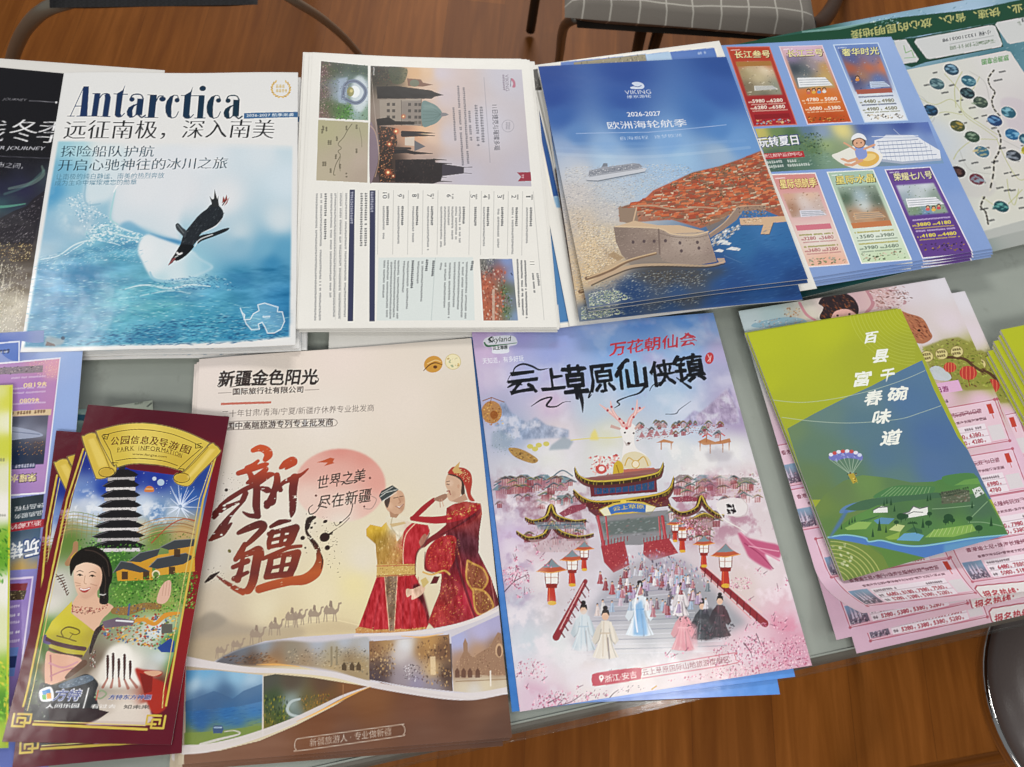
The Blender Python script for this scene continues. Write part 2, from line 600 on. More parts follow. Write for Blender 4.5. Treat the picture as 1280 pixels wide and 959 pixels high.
DIDONE = {
    'A': (.80, [('P', [(.36, 1.42), (.56, 1.42), (.66, 0), (.40, 0)]), ('L', [(.06, 0), (.38, 1.40)], .035), ('L', [(.18, .48), (.42, .48)], .035), ('L', [(-.04, .012), (.2, .012)], .035), ('L', [(.30, .012), (.76, .012)], .035)]),
    'n': (.74, [('P', [(.07, 1), (.28, 1), (.28, 0), (.07, 0)]), ('P', [(.47, 0), (.47, .8), (.44, .92), (.52, 1.02), (.62, .98), (.68, .84), (.68, 0)]), ('L', [(.28, .80), (.36, .95), (.5, 1.0)], .045), ('L', [(-.01, .012), (.35, .012)], .035), ('L', [(.40, .012), (.75, .012)], .035), ('L', [(0, .985), (.2, .985)], .035)]),
    't': (.50, [('P', [(.12, 1), (.33, 1), (.33, .16), (.37, .06), (.30, -.02), (.2, -.01), (.13, .08)]), ('P', [(.12, 1), (.33, 1), (.36, 1.38), (.30, 1.16)]), ('L', [(.02, .985), (.48, .985)], .04), ('L', [(.25, .01), (.36, .02), (.46, .16)], .045)]),
    'a': (.68, [('P', [(.34, .82), (.56, .8), (.56, .1), (.34, .1)]), ('L', [(.10, .76), (.16, .95), (.32, 1.0), (.46, .96), (.54, .8)], .06), ('E', (.16, .77, .09, .10)), ('P', [(.36, .60), (.22, .54), (.08, .42), (.03, .25), (.06, .08), (.16, -.02), (.26, .02), (.24, .1), (.22, .3), (.26, .46), (.36, .56)]), ('L', [(.16, 0), (.28, .03), (.36, .14)], .05), ('L', [(.45, .1), (.56, .01), (.67, .1)], .07)]),
    'r': (.56, [('P', [(.07, 1), (.28, 1), (.28, 0), (.07, 0)]), ('E', (.46, .82, .10, .11)), ('L', [(.28, .72), (.34, .93), (.47, .95)], .045), ('L', [(-.01, .012), (.38, .012)], .035), ('L', [(0, .985), (.2, .985)], .035)]),
    'c': (.54, [('P', [(.30, 1.02), (.15, .94), (.04, .72), (.02, .5), (.04, .26), (.14, .05), (.30, -.02), (.26, .12), (.235, .5), (.26, .88)]), ('L', [(.28, 1.0), (.40, .98), (.46, .84)], .04), ('E', (.41, .78, .09, .10)), ('L', [(.28, 0), (.42, .06), (.50, .28)], .04)]),
    'i': (.36, [('P', [(.07, 1), (.28, 1), (.28, 0), (.07, 0)]), ('E', (.19, 1.30, .115, .12)), ('L', [(-.01, .012), (.36, .012)], .035), ('L', [(0, .985), (.2, .985)], .035)]),
}


def didone(art, ch, p, width, xh, up, dirv, col):
    """one letter of a high-contrast roman, drawn from its own strokes"""
    wd, parts = DIDONE[ch]
    up = np.array(up) / np.linalg.norm(up); dirv = np.array(dirv) / np.linalg.norm(dirv)
    def m(q): return [tuple(np.array(p) + dirv * (x / wd * width) + up * (y * xh)) for x, y in q]
    for pt in parts:
        if pt[0] == 'P': art.poly(m(pt[1]), col)
        elif pt[0] == 'L': art.line(m(pt[1]), max(pt[2] * xh, .8), col, smooth=True)
        else:
            x, y, a, b = pt[1]
            t = np.linspace(0, 2 * math.pi, 20, endpoint=False)
            art.poly(m([(x + a * math.cos(k), y + b * math.sin(k)) for k in t]), col)

# ------------------------------------------------------------------ the floor: laminate boards
FLOOR_Z = -0.74


def floor_mat():
    m, nt, b = new_mat('laminate floor')
    N, L = nt.nodes, nt.links
    tc = N.new('ShaderNodeTexCoord')
    mp = N.new('ShaderNodeMapping')
    mp.inputs['Rotation'].default_value = (0, 0, math.radians(FLOOR_ROT))
    L.new(tc.outputs['Object'], mp.inputs['Vector'])
    br = N.new('ShaderNodeTexBrick')
    br.offset = 0.37
    br.inputs['Scale'].default_value = 1
    br.inputs['Brick Width'].default_value = 0.80
    br.inputs['Row Height'].default_value = 0.125
    br.inputs['Mortar Size'].default_value = 0.0006
    br.inputs['Mortar Smooth'].default_value = 0.4
    br.inputs['Color1'].default_value = (0.74, 0.72, 0.70, 1)
    br.inputs['Color2'].default_value = (1.0, 1.0, 1.0, 1)
    br.inputs['Mortar'].default_value = (0.55, 0.55, 0.55, 1)
    L.new(mp.outputs['Vector'], br.inputs['Vector'])
    st = N.new('ShaderNodeMapping')
    st.inputs['Scale'].default_value = (1.0, 16, 1)
    L.new(mp.outputs['Vector'], st.inputs['Vector'])
    n = N.new('ShaderNodeTexNoise')
    n.inputs['Scale'].default_value = 3.0
    n.inputs['Detail'].default_value = 7
    n.inputs['Roughness'].default_value = 0.62
    n.inputs['Distortion'].default_value = 0.6
    L.new(st.outputs['Vector'], n.inputs['Vector'])
    r = N.new('ShaderNodeValToRGB')
    e = r.color_ramp.elements
    e[0].position, e[0].color = 0.28, (*lin(hexc('#723e10')), 1)
    e[1].position, e[1].color = 0.72, (*lin(hexc('#945822')), 1)
    k = e.new(0.5); k.color = (*lin(hexc('#824b18')), 1)
    L.new(n.outputs['Fac'], r.inputs['Fac'])
    mx = N.new('ShaderNodeMix'); mx.data_type = 'RGBA'; mx.blend_type = 'MULTIPLY'
    mx.inputs[0].default_value = 1
    L.new(r.outputs['Color'], mx.inputs[6]); L.new(br.outputs['Color'], mx.inputs[7])
    L.new(mx.outputs[2], b.inputs['Base Color'])
    b.inputs['Roughness'].default_value = 0.5
    b.inputs['Specular IOR Level'].default_value = 0.12
    return m


FLOOR_ROT = 84
floor = link_mesh('floor', [(-4, -3, 0), (4, -3, 0), (4, 5, 0), (-4, 5, 0)], [(0, 1, 2, 3)], floor_mat(), loc=(0, 0, FLOOR_Z))
tag(floor, kind='structure')

# ------------------------------------------------------------------ the table: grey board on a dark edge under a sheet of glass
nl, nr = at(540, 938, 0), at(1279, 772, 0)
ax = (nr - nl); ax /= np.linalg.norm(ax)
ay = np.array([-ax[1], ax[0], 0])
near = nl


def tp(a, d, z): return near + ax * a + ay * d + np.array([0, 0, z])


DEPTH = TABLE_DEPTH = 0.585
A0, A1 = -1.0, 1.2


def rounded_slab(name, a0, a1, d0, d1, z0, z1, rad, mat, parent, loc, seg=5):
    prof = []
    for k in range(seg + 1):
        t = k / seg * math.pi / 2
        prof.append((rad * (1 - math.cos(t)), z0 + rad * (1 - math.sin(t))))
    for k in range(seg + 1):
        t = k / seg * math.pi / 2
        prof.append((rad * (1 - math.sin(t)), z1 - rad * (1 - math.cos(t))))
    V, Fc = [], []
    for (ins, z) in prof:
        for (a, d) in ((a0 + ins, d0 + ins), (a1 - ins, d0 + ins), (a1 - ins, d1 - ins), (a0 + ins, d1 - ins)):
            V.append(tp(a, d, z) - loc)
    for i in range(len(prof) - 1):
        for k in range(4):
            Fc.append((4 * i + k, 4 * i + (k + 1) % 4, 4 * i + 4 + (k + 1) % 4, 4 * i + 4 + k))
    Fc.append((3, 2, 1, 0)); n = 4 * (len(prof) - 1); Fc.append((n, n + 1, n + 2, n + 3))
    return link_mesh(name, V, Fc, mat, parent)


def board_mat():
    m, nt, b = new_mat('grey table board')
    N, L = nt.nodes, nt.links
    tc = N.new('ShaderNodeTexCoord')
    n = N.new('ShaderNodeTexNoise'); n.inputs['Scale'].default_value = 9; n.inputs['Detail'].default_value = 6
    L.new(tc.outputs['Object'], n.inputs['Vector'])
    r = N.new('ShaderNodeValToRGB'); e = r.color_ramp.elements
    e[0].position, e[0].color = 0.3, (*lin(hexc('#969a94')), 1)
    e[1].position, e[1].color = 0.7, (*lin(hexc('#aaada6')), 1)
    L.new(n.outputs['Fac'], r.inputs['Fac'])
    n2 = N.new('ShaderNodeTexNoise'); n2.inputs['Scale'].default_value = 38; n2.inputs['Detail'].default_value = 8; n2.inputs['Roughness'].default_value = 0.75
    L.new(tc.outputs['Object'], n2.inputs['Vector'])
    r2 = N.new('ShaderNodeValToRGB'); e = r2.color_ramp.elements
    e[0].position, e[0].color = 0.57, (1, 1, 1, 1)
    e[1].position, e[1].color = 0.75, (0.70, 0.70, 0.67, 1)
    L.new(n2.outputs['Fac'], r2.inputs['Fac'])
    mx = N.new('ShaderNodeMix'); mx.data_type = 'RGBA'; mx.blend_type = 'MULTIPLY'; mx.inputs[0].default_value = 1
    L.new(r.outputs['Color'], mx.inputs[6]); L.new(r2.outputs['Color'], mx.inputs[7])
    L.new(mx.outputs[2], b.inputs['Base Color'])
    b.inputs['Roughness'].default_value = 0.55
    return m


def glass_mat():
    m, nt, b = new_mat('table glass')
    N, L = nt.nodes, nt.links
    tr = N.new('ShaderNodeBsdfTransparent'); tr.inputs['Color'].default_value = (0.97, 0.982, 0.976, 1)
    gl = N.new('ShaderNodeBsdfGlossy'); gl.inputs['Roughness'].default_value = 0.12
    fr = N.new('ShaderNodeFresnel'); fr.inputs['IOR'].default_value = 1.5
    # smears and dust on the glass
    tc = N.new('ShaderNodeTexCoord')
    n = N.new('ShaderNodeTexNoise'); n.inputs['Scale'].default_value = 14; n.inputs['Detail'].default_value = 8; n.inputs['Roughness'].default_value = 0.7
    L.new(tc.outputs['Object'], n.inputs['Vector'])
    mr = N.new('ShaderNodeMapRange'); mr.inputs[1].default_value = 0.35; mr.inputs[2].default_value = 0.75; mr.inputs[3].default_value = 0.06; mr.inputs[4].default_value = 0.3
    L.new(n.outputs['Fac'], mr.inputs[0]); L.new(mr.outputs[0], gl.inputs['Roughness'])
    mx = N.new('ShaderNodeMixShader')
    ge = N.new('ShaderNodeNewGeometry'); iv = N.new('ShaderNodeMath'); iv.operation = 'SUBTRACT'; iv.inputs[0].default_value = 1.0; L.new(ge.outputs['Backfacing'], iv.inputs[1])
    mu = N.new('ShaderNodeMath'); mu.operation = 'MULTIPLY'; L.new(fr.outputs[0], mu.inputs[0]); L.new(iv.outputs[0], mu.inputs[1])
    L.new(mu.outputs[0], mx.inputs[0]); L.new(tr.outputs[0], mx.inputs[1]); L.new(gl.outputs[0], mx.inputs[2])
    L.new(mx.outputs[0], N['Material Output'].inputs['Surface'])
    return m


tloc = tp((A0 + A1) / 2, DEPTH / 2, FLOOR_Z)
table = empty('table', tloc, 'long grey table under a sheet of clear glass, strewn with travel brochures', 'table')
GLASS_T = 0.005
rounded_slab('tabletop', A0 + .012, A1 - .012, 0.0, DEPTH - .012, -GLASS_T - 0.026, -GLASS_T - 0.0042, 0.006, plain_mat('dark table edge', '#5b5249', 0.5, noise=.12, nscale=60), table, tloc)
rounded_slab('laminate_top', A0 + .016, A1 - .016, 0.005, DEPTH - .016, -GLASS_T - 0.0040, -GLASS_T - 0.0008, 0.0012, board_mat(), table, tloc, 3)
rounded_slab('glass_sheet', A0, A1, -0.006, DEPTH, -GLASS_T, 0.0, 0.0018, glass_mat(), table, tloc, 4)
M_STEEL = plain_mat('grey steel tube', '#77756f', 0.35, 0.85)


def box(name, c, sx, sy, sz, mat, parent, loc):
    V = [np.array(c) + ax * (i * sx / 2) + ay * (j * sy / 2) + np.array([0, 0, k * sz / 2]) - loc for i in (-1, 1) for j in (-1, 1) for k in (-1, 1)]
    return link_mesh(name, V, [(0, 1, 3, 2), (4, 6, 7, 5), (0, 4, 5, 1), (2, 3, 7, 6), (0, 2, 6, 4), (1, 5, 7, 3)], mat, parent)


for a in (A0 + .08, A1 - .08):
    for d in (.07, DEPTH - .08):
        hgt = -FLOOR_Z - GLASS_T - 0.0262
        box('leg', tp(a, d, FLOOR_Z + hgt / 2), .045, .045, hgt, M_STEEL, table, tloc)

# ------------------------------------------------------------------ chairs beyond the table, a stool in front of it
def tube(name, pts, r, mat, parent, loc, n=12):
    q = np.array(spline(pts, 6)); V, Fc = [], []
    for i, p in enumerate(q):
        t = q[min(i + 1, len(q) - 1)] - q[max(i - 1, 0)]; t /= np.linalg.norm(t)
        s = np.cross(t, [0.3, 0.2, 1.0]); s /= np.linalg.norm(s); u = np.cross(t, s)
        for k in range(n): V.append(p + r * (math.cos(6.2832 * k / n) * s + math.sin(6.2832 * k / n) * u) - loc)
    for i in range(len(q) - 1):
        for k in range(n): Fc.append((i * n + k, i * n + (k + 1) % n, i * n + n + (k + 1) % n, i * n + n + k))
    Fc.append(tuple(range(n - 1, -1, -1))); Fc.append(tuple(range(len(V) - n, len(V))))
    return link_mesh(name, V, Fc, mat, parent, True)


def pillow(name, P, thick, mat, parent, loc, nu=28, nv=24, puff=1.0):
    """a soft slab over four corner points (front left, front right, back right, back left)"""
    FL, FR, BR, BL = [np.array(p) for p in P]; V, Fc = [], []
    for side in (1, -1):
        for j in range(nv + 1):
            for i in range(nu + 1):
                a, b_ = i / nu, j / nv
                p = (FL * (1 - a) + FR * a) * (1 - b_) + (BL * (1 - a) + BR * a) * b_
                e = max(0, 1 - abs(2 * a - 1) ** 8) ** .4 * max(0, 1 - abs(2 * b_ - 1) ** 8) ** .4
                V.append(p + np.array([0, 0, side * thick / 2 * e * (1 + .25 * puff * math.sin(a * 9 + b_ * 5) * .3)]) - loc)
    n = (nu + 1) * (nv + 1)
    for s in range(2):
        for j in range(nv):
            for i in range(nu):
                f = [s * n + j * (nu + 1) + i, s * n + j * (nu + 1) + i + 1, s * n + (j + 1) * (nu + 1) + i + 1, s * n + (j + 1) * (nu + 1) + i]
                Fc.append(tuple(f if s == 0 else f[::-1]))
    return link_mesh(name, V, Fc, mat, parent, True)


def mesh_fabric(name, col, scale):
    m, nt, b = new_mat(name); N, L = nt.nodes, nt.links
    tc = N.new('ShaderNodeTexCoord'); v = N.new('ShaderNodeTexChecker'); v.inputs['Scale'].default_value = scale
    L.new(tc.outputs['Object'], v.inputs['Vector'])
    v.inputs['Color1'].default_value = (*lin(hexc(col)), 1); v.inputs['Color2'].default_value = (*lin(hexc(col)) * 2.6, 1)
    L.new(v.outputs['Color'], b.inputs['Base Color']); b.inputs['Roughness'].default_value = .7
    return m


def check_cloth(o_ang):
    m, nt, b = new_mat('checked cloth'); N, L = nt.nodes, nt.links
    tc = N.new('ShaderNodeTexCoord'); mp = N.new('ShaderNodeMapping'); mp.inputs['Rotation'].default_value = (0, 0, o_ang)
    L.new(tc.outputs['Object'], mp.inputs['Vector']); sp = N.new('ShaderNodeSeparateXYZ'); L.new(mp.outputs['Vector'], sp.inputs[0])
    nz = N.new('ShaderNodeTexNoise'); nz.inputs['Scale'].default_value = 12; L.new(tc.outputs['Object'], nz.inputs['Vector'])
    outs = []
    for k in range(2):
        ad = N.new('ShaderNodeMath'); ad.operation = 'MULTIPLY_ADD'; ad.inputs[1].default_value = .012; L.new(nz.outputs['Fac'], ad.inputs[0]); L.new(sp.outputs[k], ad.inputs[2])
        md = N.new('ShaderNodeMath'); md.operation = 'PINGPONG'; md.inputs[1].default_value = .0205; L.new(ad.outputs[0], md.inputs[0])
        lt = N.new('ShaderNodeMath'); lt.operation = 'LESS_THAN'; lt.inputs[1].default_value = .0012; L.new(md.outputs[0], lt.inputs[0]); outs.append(lt)
    mxm = N.new('ShaderNodeMath'); mxm.operation = 'MAXIMUM'; L.new(outs[0].outputs[0], mxm.inputs[0]); L.new(outs[1].outputs[0], mxm.inputs[1])
    mx = N.new('ShaderNodeMix'); mx.data_type = 'RGBA'; L.new(mxm.outputs[0], mx.inputs[0])
    mx.inputs[6].default_value = (*lin(hexc('#7a746c')), 1); mx.inputs[7].default_value = (*lin(hexc('#b4b0a6')), 1)
    L.new(mx.outputs[2], b.inputs['Base Color']); b.inputs['Roughness'].default_value = .85
    wv = N.new('ShaderNodeTexNoise'); wv.inputs['Scale'].default_value = 500; L.new(tc.outputs['Object'], wv.inputs['Vector'])
    bp = N.new('ShaderNodeBump'); bp.inputs['Strength'].default_value = .3; bp.inputs['Distance'].default_value = .001; L.new(wv.outputs['Fac'], bp.inputs['Height']); L.new(bp.outputs['Normal'], b.inputs['Normal'])
    return m


M_BRONZE = plain_mat('bronze grey tube', '#8a8375', 0.35, 0.45); M_DARK = plain_mat('dark painted steel', '#2c2824', 0.45, 0.4); M_CHROME = plain_mat('chrome', '#c9c8c6', 0.08, 1.0)
# the mesh chair at the back left
SZ = -.29
c0 = at(190, -60, FLOOR_Z); mc = empty('mesh_chair', c0, 'black mesh chair with curved bronze grey tube frame behind the polar magazines', 'chair')
pillow('seat', [at(62, 10, SZ), at(322, 6, SZ), at(330, -150, SZ), at(60, -150, SZ)], .03, mesh_fabric('black chair mesh', '#0c0c0e', 260), mc, c0)
L0 = [at(190, -2, SZ - .02), at(110, -2, SZ - .02), at(82, 3, SZ - .02), at(55, 13, -.33), at(34, 33, -.39), at(21, 57, -.47), at(13, 84, -.56)]
tube('leg', L0 + [at(8, 118, -.66), at(6, 138, FLOOR_Z + .012)], .0108, M_BRONZE, mc, c0)
R0 = [at(300, -14, SZ - .02), at(345, -10, SZ - .03), at(372, 4, -.36), at(402, 23, -.46), at(430, 47, -.58), at(452, 72, FLOOR_Z + .009)]
tube('leg', R0, .007, M_BRONZE, mc, c0)
for x in (20, 380): tube('leg', [at(x, -150, SZ - .02), at(x, -130, -.5), at(x + (8 if x > 99 else -8), -110, FLOOR_Z + .012)], .011, M_BRONZE, mc, c0)
bk0 = [at(60, -165, SZ + .02), at(330, -165, SZ + .02)]
pillow('backrest', [bk0[0], bk0[1], bk0[1] + np.array([0, .08, .42]), bk0[0] + np.array([0, .08, .42])], .03, bpy.data.materials['black chair mesh'], mc, c0)
# the chair with the checked cushion
c1 = at(860, -60, FLOOR_Z); cc = empty('cushion_chair', c1, 'dark steel chair under a grey checked seat cushion, behind the cruise brochures', 'chair')
CZ = -.27
FL_, FR_ = at(706, 22, CZ), at(1022, 47, CZ); bdir = np.array([-(FR_ - FL_)[1], (FR_ - FL_)[0], 0]); bdir *= .40 / np.linalg.norm(bdir)
sb = [FL_ + np.array([.02, .02, -.032]), FR_ + np.array([-.02, .02, -.032])]
pillow('seat', [sb[0], sb[1], sb[1] + bdir, sb[0] + bdir], .02, M_DARK, cc, c1)
tube('leg', [sb[0] + .05 * bdir, at(705, 34, -.36), at(700, 66, -.55), at(697, 90, FLOOR_Z + .01)], .008, M_STEEL, cc, c1)
tube('leg', [sb[1] + .1 * bdir + np.array([.02, 0, 0]), at(1024, 30, -.38), at(1042, 6, -.52), at(1056, -30, FLOOR_Z + .012)], .014, M_DARK, cc, c1)
for f in (.36, .46): tube('brace' if f > .4 else 'leg', [sb[0] * (1 - f) + sb[1] * f + .3 * bdir, at(725 + 200 * f, 60, -.5), at(722 + 200 * f, 82, FLOOR_Z + .012)], .010, M_DARK, cc, c1)
tube('leg', [sb[0] + .9 * bdir, sb[0] + bdir + np.array([-.03, .03, -.2]), sb[0] + bdir + np.array([-.04, .05, FLOOR_Z - sb[0][2] + .012])], .010, M_DARK, cc, c1)
tube('back_frame', [sb[0] + bdir, sb[0] + 1.1 * bdir + np.array([0, 0, .42]), sb[1] + 1.1 * bdir + np.array([0, 0, .42]), sb[1] + bdir], .010, M_DARK, cc, c1)
cu = [FL_, FR_, FR_ + bdir * .98, FL_ + bdir * .98]; cl = sum(cu) / 4
cush = pillow('seat_cushion', cu, .045, check_cloth(-math.atan2((FR_ - FL_)[1], (FR_ - FL_)[0]) - .03), None, cl, 40, 30)
cush.location = cl; tag(cush, 'flat grey seat cushion with a white line check, on a dark steel chair', 'cushion')
# the round stool at the near right corner
sc_ = at(1409, 873, -.28); s0 = np.array([sc_[0], sc_[1], FLOOR_Z]); st = empty('round_stool', s0, 'round stool with dark vinyl seat and shiny chrome rim, cut by the right edge', 'stool')
RR = .146


def lathe(name, prof, mat, n=64):
    V = [(r * math.cos(6.28319 * k / n), r * math.sin(6.28319 * k / n), z - FLOOR_Z) for r, z in prof for k in range(n)]
    Fc = [(i * n + k, i * n + (k + 1) % n, i * n + n + (k + 1) % n, i * n + n + k) for i in range(len(prof) - 1) for k in range(n)]
    return link_mesh(name, V, Fc, mat, st, True)


m_v, nt_, b_ = new_mat('dark vinyl'); b_.inputs['Base Color'].default_value = (*lin(hexc('#5a5250')), 1); b_.inputs['Roughness'].default_value = .3
nz = nt_.nodes.new('ShaderNodeTexNoise'); nz.inputs['Scale'].default_value = 90; bp_ = nt_.nodes.new('ShaderNodeBump'); bp_.inputs['Strength'].default_value = .15
nt_.links.new(nz.outputs['Fac'], bp_.inputs['Height']); nt_.links.new(bp_.outputs['Normal'], b_.inputs['Normal'])
lathe('seat', [(.0001, -.268), (.06, -.269), (.11, -.273), (.137, -.279), (.1425, -.289), (.1425, -.312), (.0001, -.312)], m_v)
lathe('rim', [(.1428, -.293), (.1452, -.2935), (.1463, -.297), (.1465, -.303), (.1458, -.309), (.1440, -.314), (.1428, -.313)], M_CHROME)
for k in range(4):
    t = math.radians(40 + 90 * k); d_ = np.array([math.cos(t), math.sin(t), 0])
    tube('leg', [s0 + d_ * .10 + (0, 0, -.316 - FLOOR_Z), s0 + d_ * .125 + (0, 0, .2), s0 + d_ * .15 + (0, 0, .012)], .009, M_CHROME, st, s0)

# ------------------------------------------------------------------ the polar magazine
def art_polar():
    A = Art([(80, 91), (372.5, 91), (370, 433.5), (25, 440)], 1.2, '#e4e4e3', 11)
    a = view(0, 0, 3.2); b = view(0, 200, 3.2)
    frame = [(73, 177.5), (365.5, 182), (362, 422.5), (312, 426), (200, 431), (56, 433.5), (30, 433.5)]
    M = A.mask(frame, 0.8)
    # fade of the picture into the white head of the page
    yy = np.arange(A.h)[:, None]; xx = np.arange(A.w)[None]
    Y0 = A.T([(220, 181)])[0, 1]
    fade = np.clip((yy - Y0 + 4) / 16, 0, 1) * np.ones((1, A.w))
    Lx = A.T([(118, 185)])[0, 0]
    fade = np.maximum(fade, np.clip((Lx + 22 - xx) / 40, 0, 1))
    M2 = M * fade
    A.idw([(78, 182, '#9ccbd9'), (100, 185, '#b2d6df'), (125, 182, '#cfe0e2'), (180, 190, '#dfe4e8'), (250, 195, '#e0e4e9'), (330, 190, '#d5dfe6'), (358, 185, '#c6d8e2'),
           (75, 215, '#74b1cd'), (66, 240, '#4f9ac6'), (98, 225, '#8cc0d6'), (88, 262, '#a9cbdc'), (62, 295, '#8db7d0'), (100, 285, '#a3c2d4'), (58, 310, '#a5c3d4'),
           (50, 345, '#4b93bb'), (120, 310, '#74b4cd'), (150, 325, '#5fa9c5'), (100, 345, '#4795bd'), (70, 380, '#3a8ab5'), (150, 380, '#62b2c4'), (200, 385, '#60b1c3'), (120, 410, '#4c9dbb'), (45, 420, '#3f88ad'),
           (250, 405, '#4c9fbd'), (300, 350, '#4390b7'), (340, 330, '#3784b0'), (355, 380, '#2c7aaa'), (355, 312, '#5c9ec1'), (330, 312, '#72abc8'), (300, 306, '#86b4cc'), (300, 292, '#c3d4dd'), (350, 275, '#cfdbe2'), (358, 225, '#cfdee8'),
           (280, 250, '#dfe2e6'), (230, 240, '#dde0e5'), (180, 235, '#e3e6ea'), (300, 415, '#3d8fb5'), (200, 422, '#3c86aa'), (270, 375, '#5aa8c6'), (240, 345, '#9cc8d8'), (165, 300, '#7ab6cf')], mask=M2, pw=3.4)
    sea = [(45, 335), (80, 322), (110, 312), (135, 298), (172, 302), (185, 340), (205, 356), (262, 344), (290, 336), (363, 330), (362, 422), (312, 426), (200, 431), (56, 433), (34, 416)]
    S = A.mask(sea, 3)
    A.grain(.10, 10, S, 4, 3.5); A.grain(.07, 4, S, 3, 4)
    A.cloud('#2d6f9c', 16, .52, .75, .55, S, 4, 4)
    A.cloud('#8fd0d6', 20, .56, .8, .55, A.mask([(90, 345), (260, 350), (270, 410), (80, 410)], 8), 4, 4)
    # spray at the left
    spray = [(65, 240), (90, 225), (118, 250), (142, 275), (120, 300), (80, 285)]
    A.cloud('#d5e2e8', 20, .5, .75, .8, A.mask(spray, 8), 4)
    A.specks([(82, 250), (100, 240), (130, 268), (150, 285), (120, 300), (100, 280)], 260, ['#e8eff0', '#cfe0e6', '#5b9cbd', '#ffffff'], (.7, 2), 1.6, 35, 40, .7)
    # bergs
    for pts, col in ((a(400, 590, 372, 640, 345, 720, 335, 790, 350, 820, 400, 815, 440, 800, 470, 740, 490, 640, 470, 590), '#d9e3e8'),
                     (b(560, -30, 480, 60, 455, 130, 440, 240, 480, 268, 560, 280, 640, 310, 720, 340, 720, 250, 760, 80, 740, -40), '#dee2e7')):
        A.poly(pts, col, .85, True, 3)
    A.line(b(345, 90, 338, 150, 352, 182, 400, 178), [2, 3, 2], '#8fb7cc', .6, True)
    A.line(b(462, 120, 445, 200, 442, 240, 470, 262), [1.5, 3, 1.5], '#9fd0d6', .7, True)
    A.line(b(455, 130, 480, 90, 530, 55), 2, '#f3f4f5', .7, True)
    A.poly(b(520, 250, 600, 300, 700, 325, 725, 350, 640, 320, 560, 300, 480, 270), '#6aa6c8', .75, True, 1.5)
    A.poly(b(600, 300, 660, 318, 720, 330, 730, 345, 690, 340, 620, 318), '#3e83b4', .8, True, .8)
    berg = b(590, 305, 562, 330, 553, 372, 570, 410, 590, 450, 622, 486, 700, 492, 760, 480, 830, 450, 850, 430, 800, 400, 770, 372, 700, 345, 640, 322)
    A.poly(berg, '#d8e2e8', .95, True, 1.2)
    A.idw([(178, 318, '#e6e9ec'), (195, 335, '#e2e7ea'), (220, 345, '#cfe0e6'), (245, 338, '#a8d0dd'), (258, 335, '#86bcd2'), (215, 318, '#dfe4e8'), (200, 351, '#b2d4de')], .85, A.mask(berg, 2, True))
    A.line(b(600, 455, 622, 484, 700, 490, 770, 476), [2, 3, 1.5], '#7fb8d0', .6, True)
    # crests, foam, ripples
    for pts, wd in ((b(150, 400, 230, 385, 300, 340, 370, 322, 430, 330, 480, 345), 2.2), (b(260, 380, 340, 330, 390, 300, 430, 292, 540, 318, 580, 312), 2.6), (b(370, 290, 430, 262, 520, 290, 560, 300), 2.4)):
        A.line(pts, [.8, wd, .8], '#dcebee', .75, True, .25)
    A.specks(b(340, 290, 380, 265, 440, 255, 500, 290, 580, 305, 550, 335, 480, 345, 400, 330, 350, 345), 420, ['#eef4f4', '#c9e2e6', '#a6d0da', '#5fa5c0'], (.6, 2), 2.4, 10, 40, .7)
    A.specks(b(160, 385, 260, 365, 330, 345, 560, 345, 590, 420, 450, 400, 250, 440, 130, 440), 380, ['#8cc6d6', '#b4dbe2', '#3f86b0', '#dcebee'], (.5, 1.3), 5, -14, 12, .55)
    A.line(b(500, 520, 580, 505, 680, 520, 760, 505, 840, 510), [1, 2.6, 1], '#d3e6ea', .8, True, .3)
    A.line(b(560, 548, 680, 528, 760, 540), [1, 2, .8], '#bfdde4', .7, True, .3)
    A.specks(b(600, 495, 840, 460, 900, 480, 990, 530, 850, 520, 700, 530), 260, ['#2f6f9e', '#bcdbe4', '#4f93bb', '#25608f'], (.5, 1.6), 3, 8, 25, .65)
    rip = b(110, 470, 540, 480, 800, 540, 1150, 620, 1150, 715, 900, 735, 200, 742, 110, 690)
    A.specks(rip, 1500, ['#2f79a4', '#7cc3cf', '#a8dbe0', '#3f8fb4', '#256d98', '#cdeaec'], (.5, 1.4), 7, 2, 12, .5)
    A.specks(b(560, 660, 900, 620, 1150, 690, 1150, 715, 900, 738, 500, 745, 250, 742), 700, ['#1f4f7c', '#245f8c', '#7bbdd0', '#1c4670'], (.6, 1.6), 5, 0, 14, .6)
    A.poly(b(180, 742, 186, 705, 230, 712, 256, 722, 235, 742), '#8fa0a8', .9, True, .8); A.ell(78, 422.5, 2.6, 2.2, '#123c5c')
    A.poly(b(180, 742, 185, 725, 215, 735, 220, 744), '#5c4440', .8)
    # the bird
    dk = '#23282e'
    body = b(690, 400, 703, 378, 722, 345, 735, 305, 765, 265, 800, 225, 828, 203, 845, 186, 875, 190, 893, 215, 887, 245, 862, 272, 805, 302, 795, 322, 775, 348, 762, 372, 735, 396, 708, 410)
    A.poly(body, dk, 1, True)
    A.specks(body, 160, ['#3a4248', '#14181c', '#525a5e', '#2c3338'], (.7, 1.6), 2.5, -45, 20, .6, True)
    A.poly(b(720, 350, 735, 345, 775, 350, 762, 372, 735, 396, 708, 410, 690, 402, 703, 378), '#101418', .9, True)
    A.poly(b(740, 318, 722, 302, 706, 284, 703, 266, 714, 261, 730, 278, 746, 292), '#3a4046', 1, True)
    A.line(b(710, 268, 735, 300), .7, '#8d9496', .8)
    A.poly(b(798, 312, 850, 298, 895, 281, 917, 278, 905, 291, 860, 311, 810, 330, 790, 342), '#1e2328', 1, True)
    A.line(b(780, 352, 800, 325, 850, 305), 1.1, '#dfe3e6', .9, True)
    A.line(b(805, 300, 862, 272, 890, 240), [.5, 1.4, .5], '#e9ebee', .9, True)
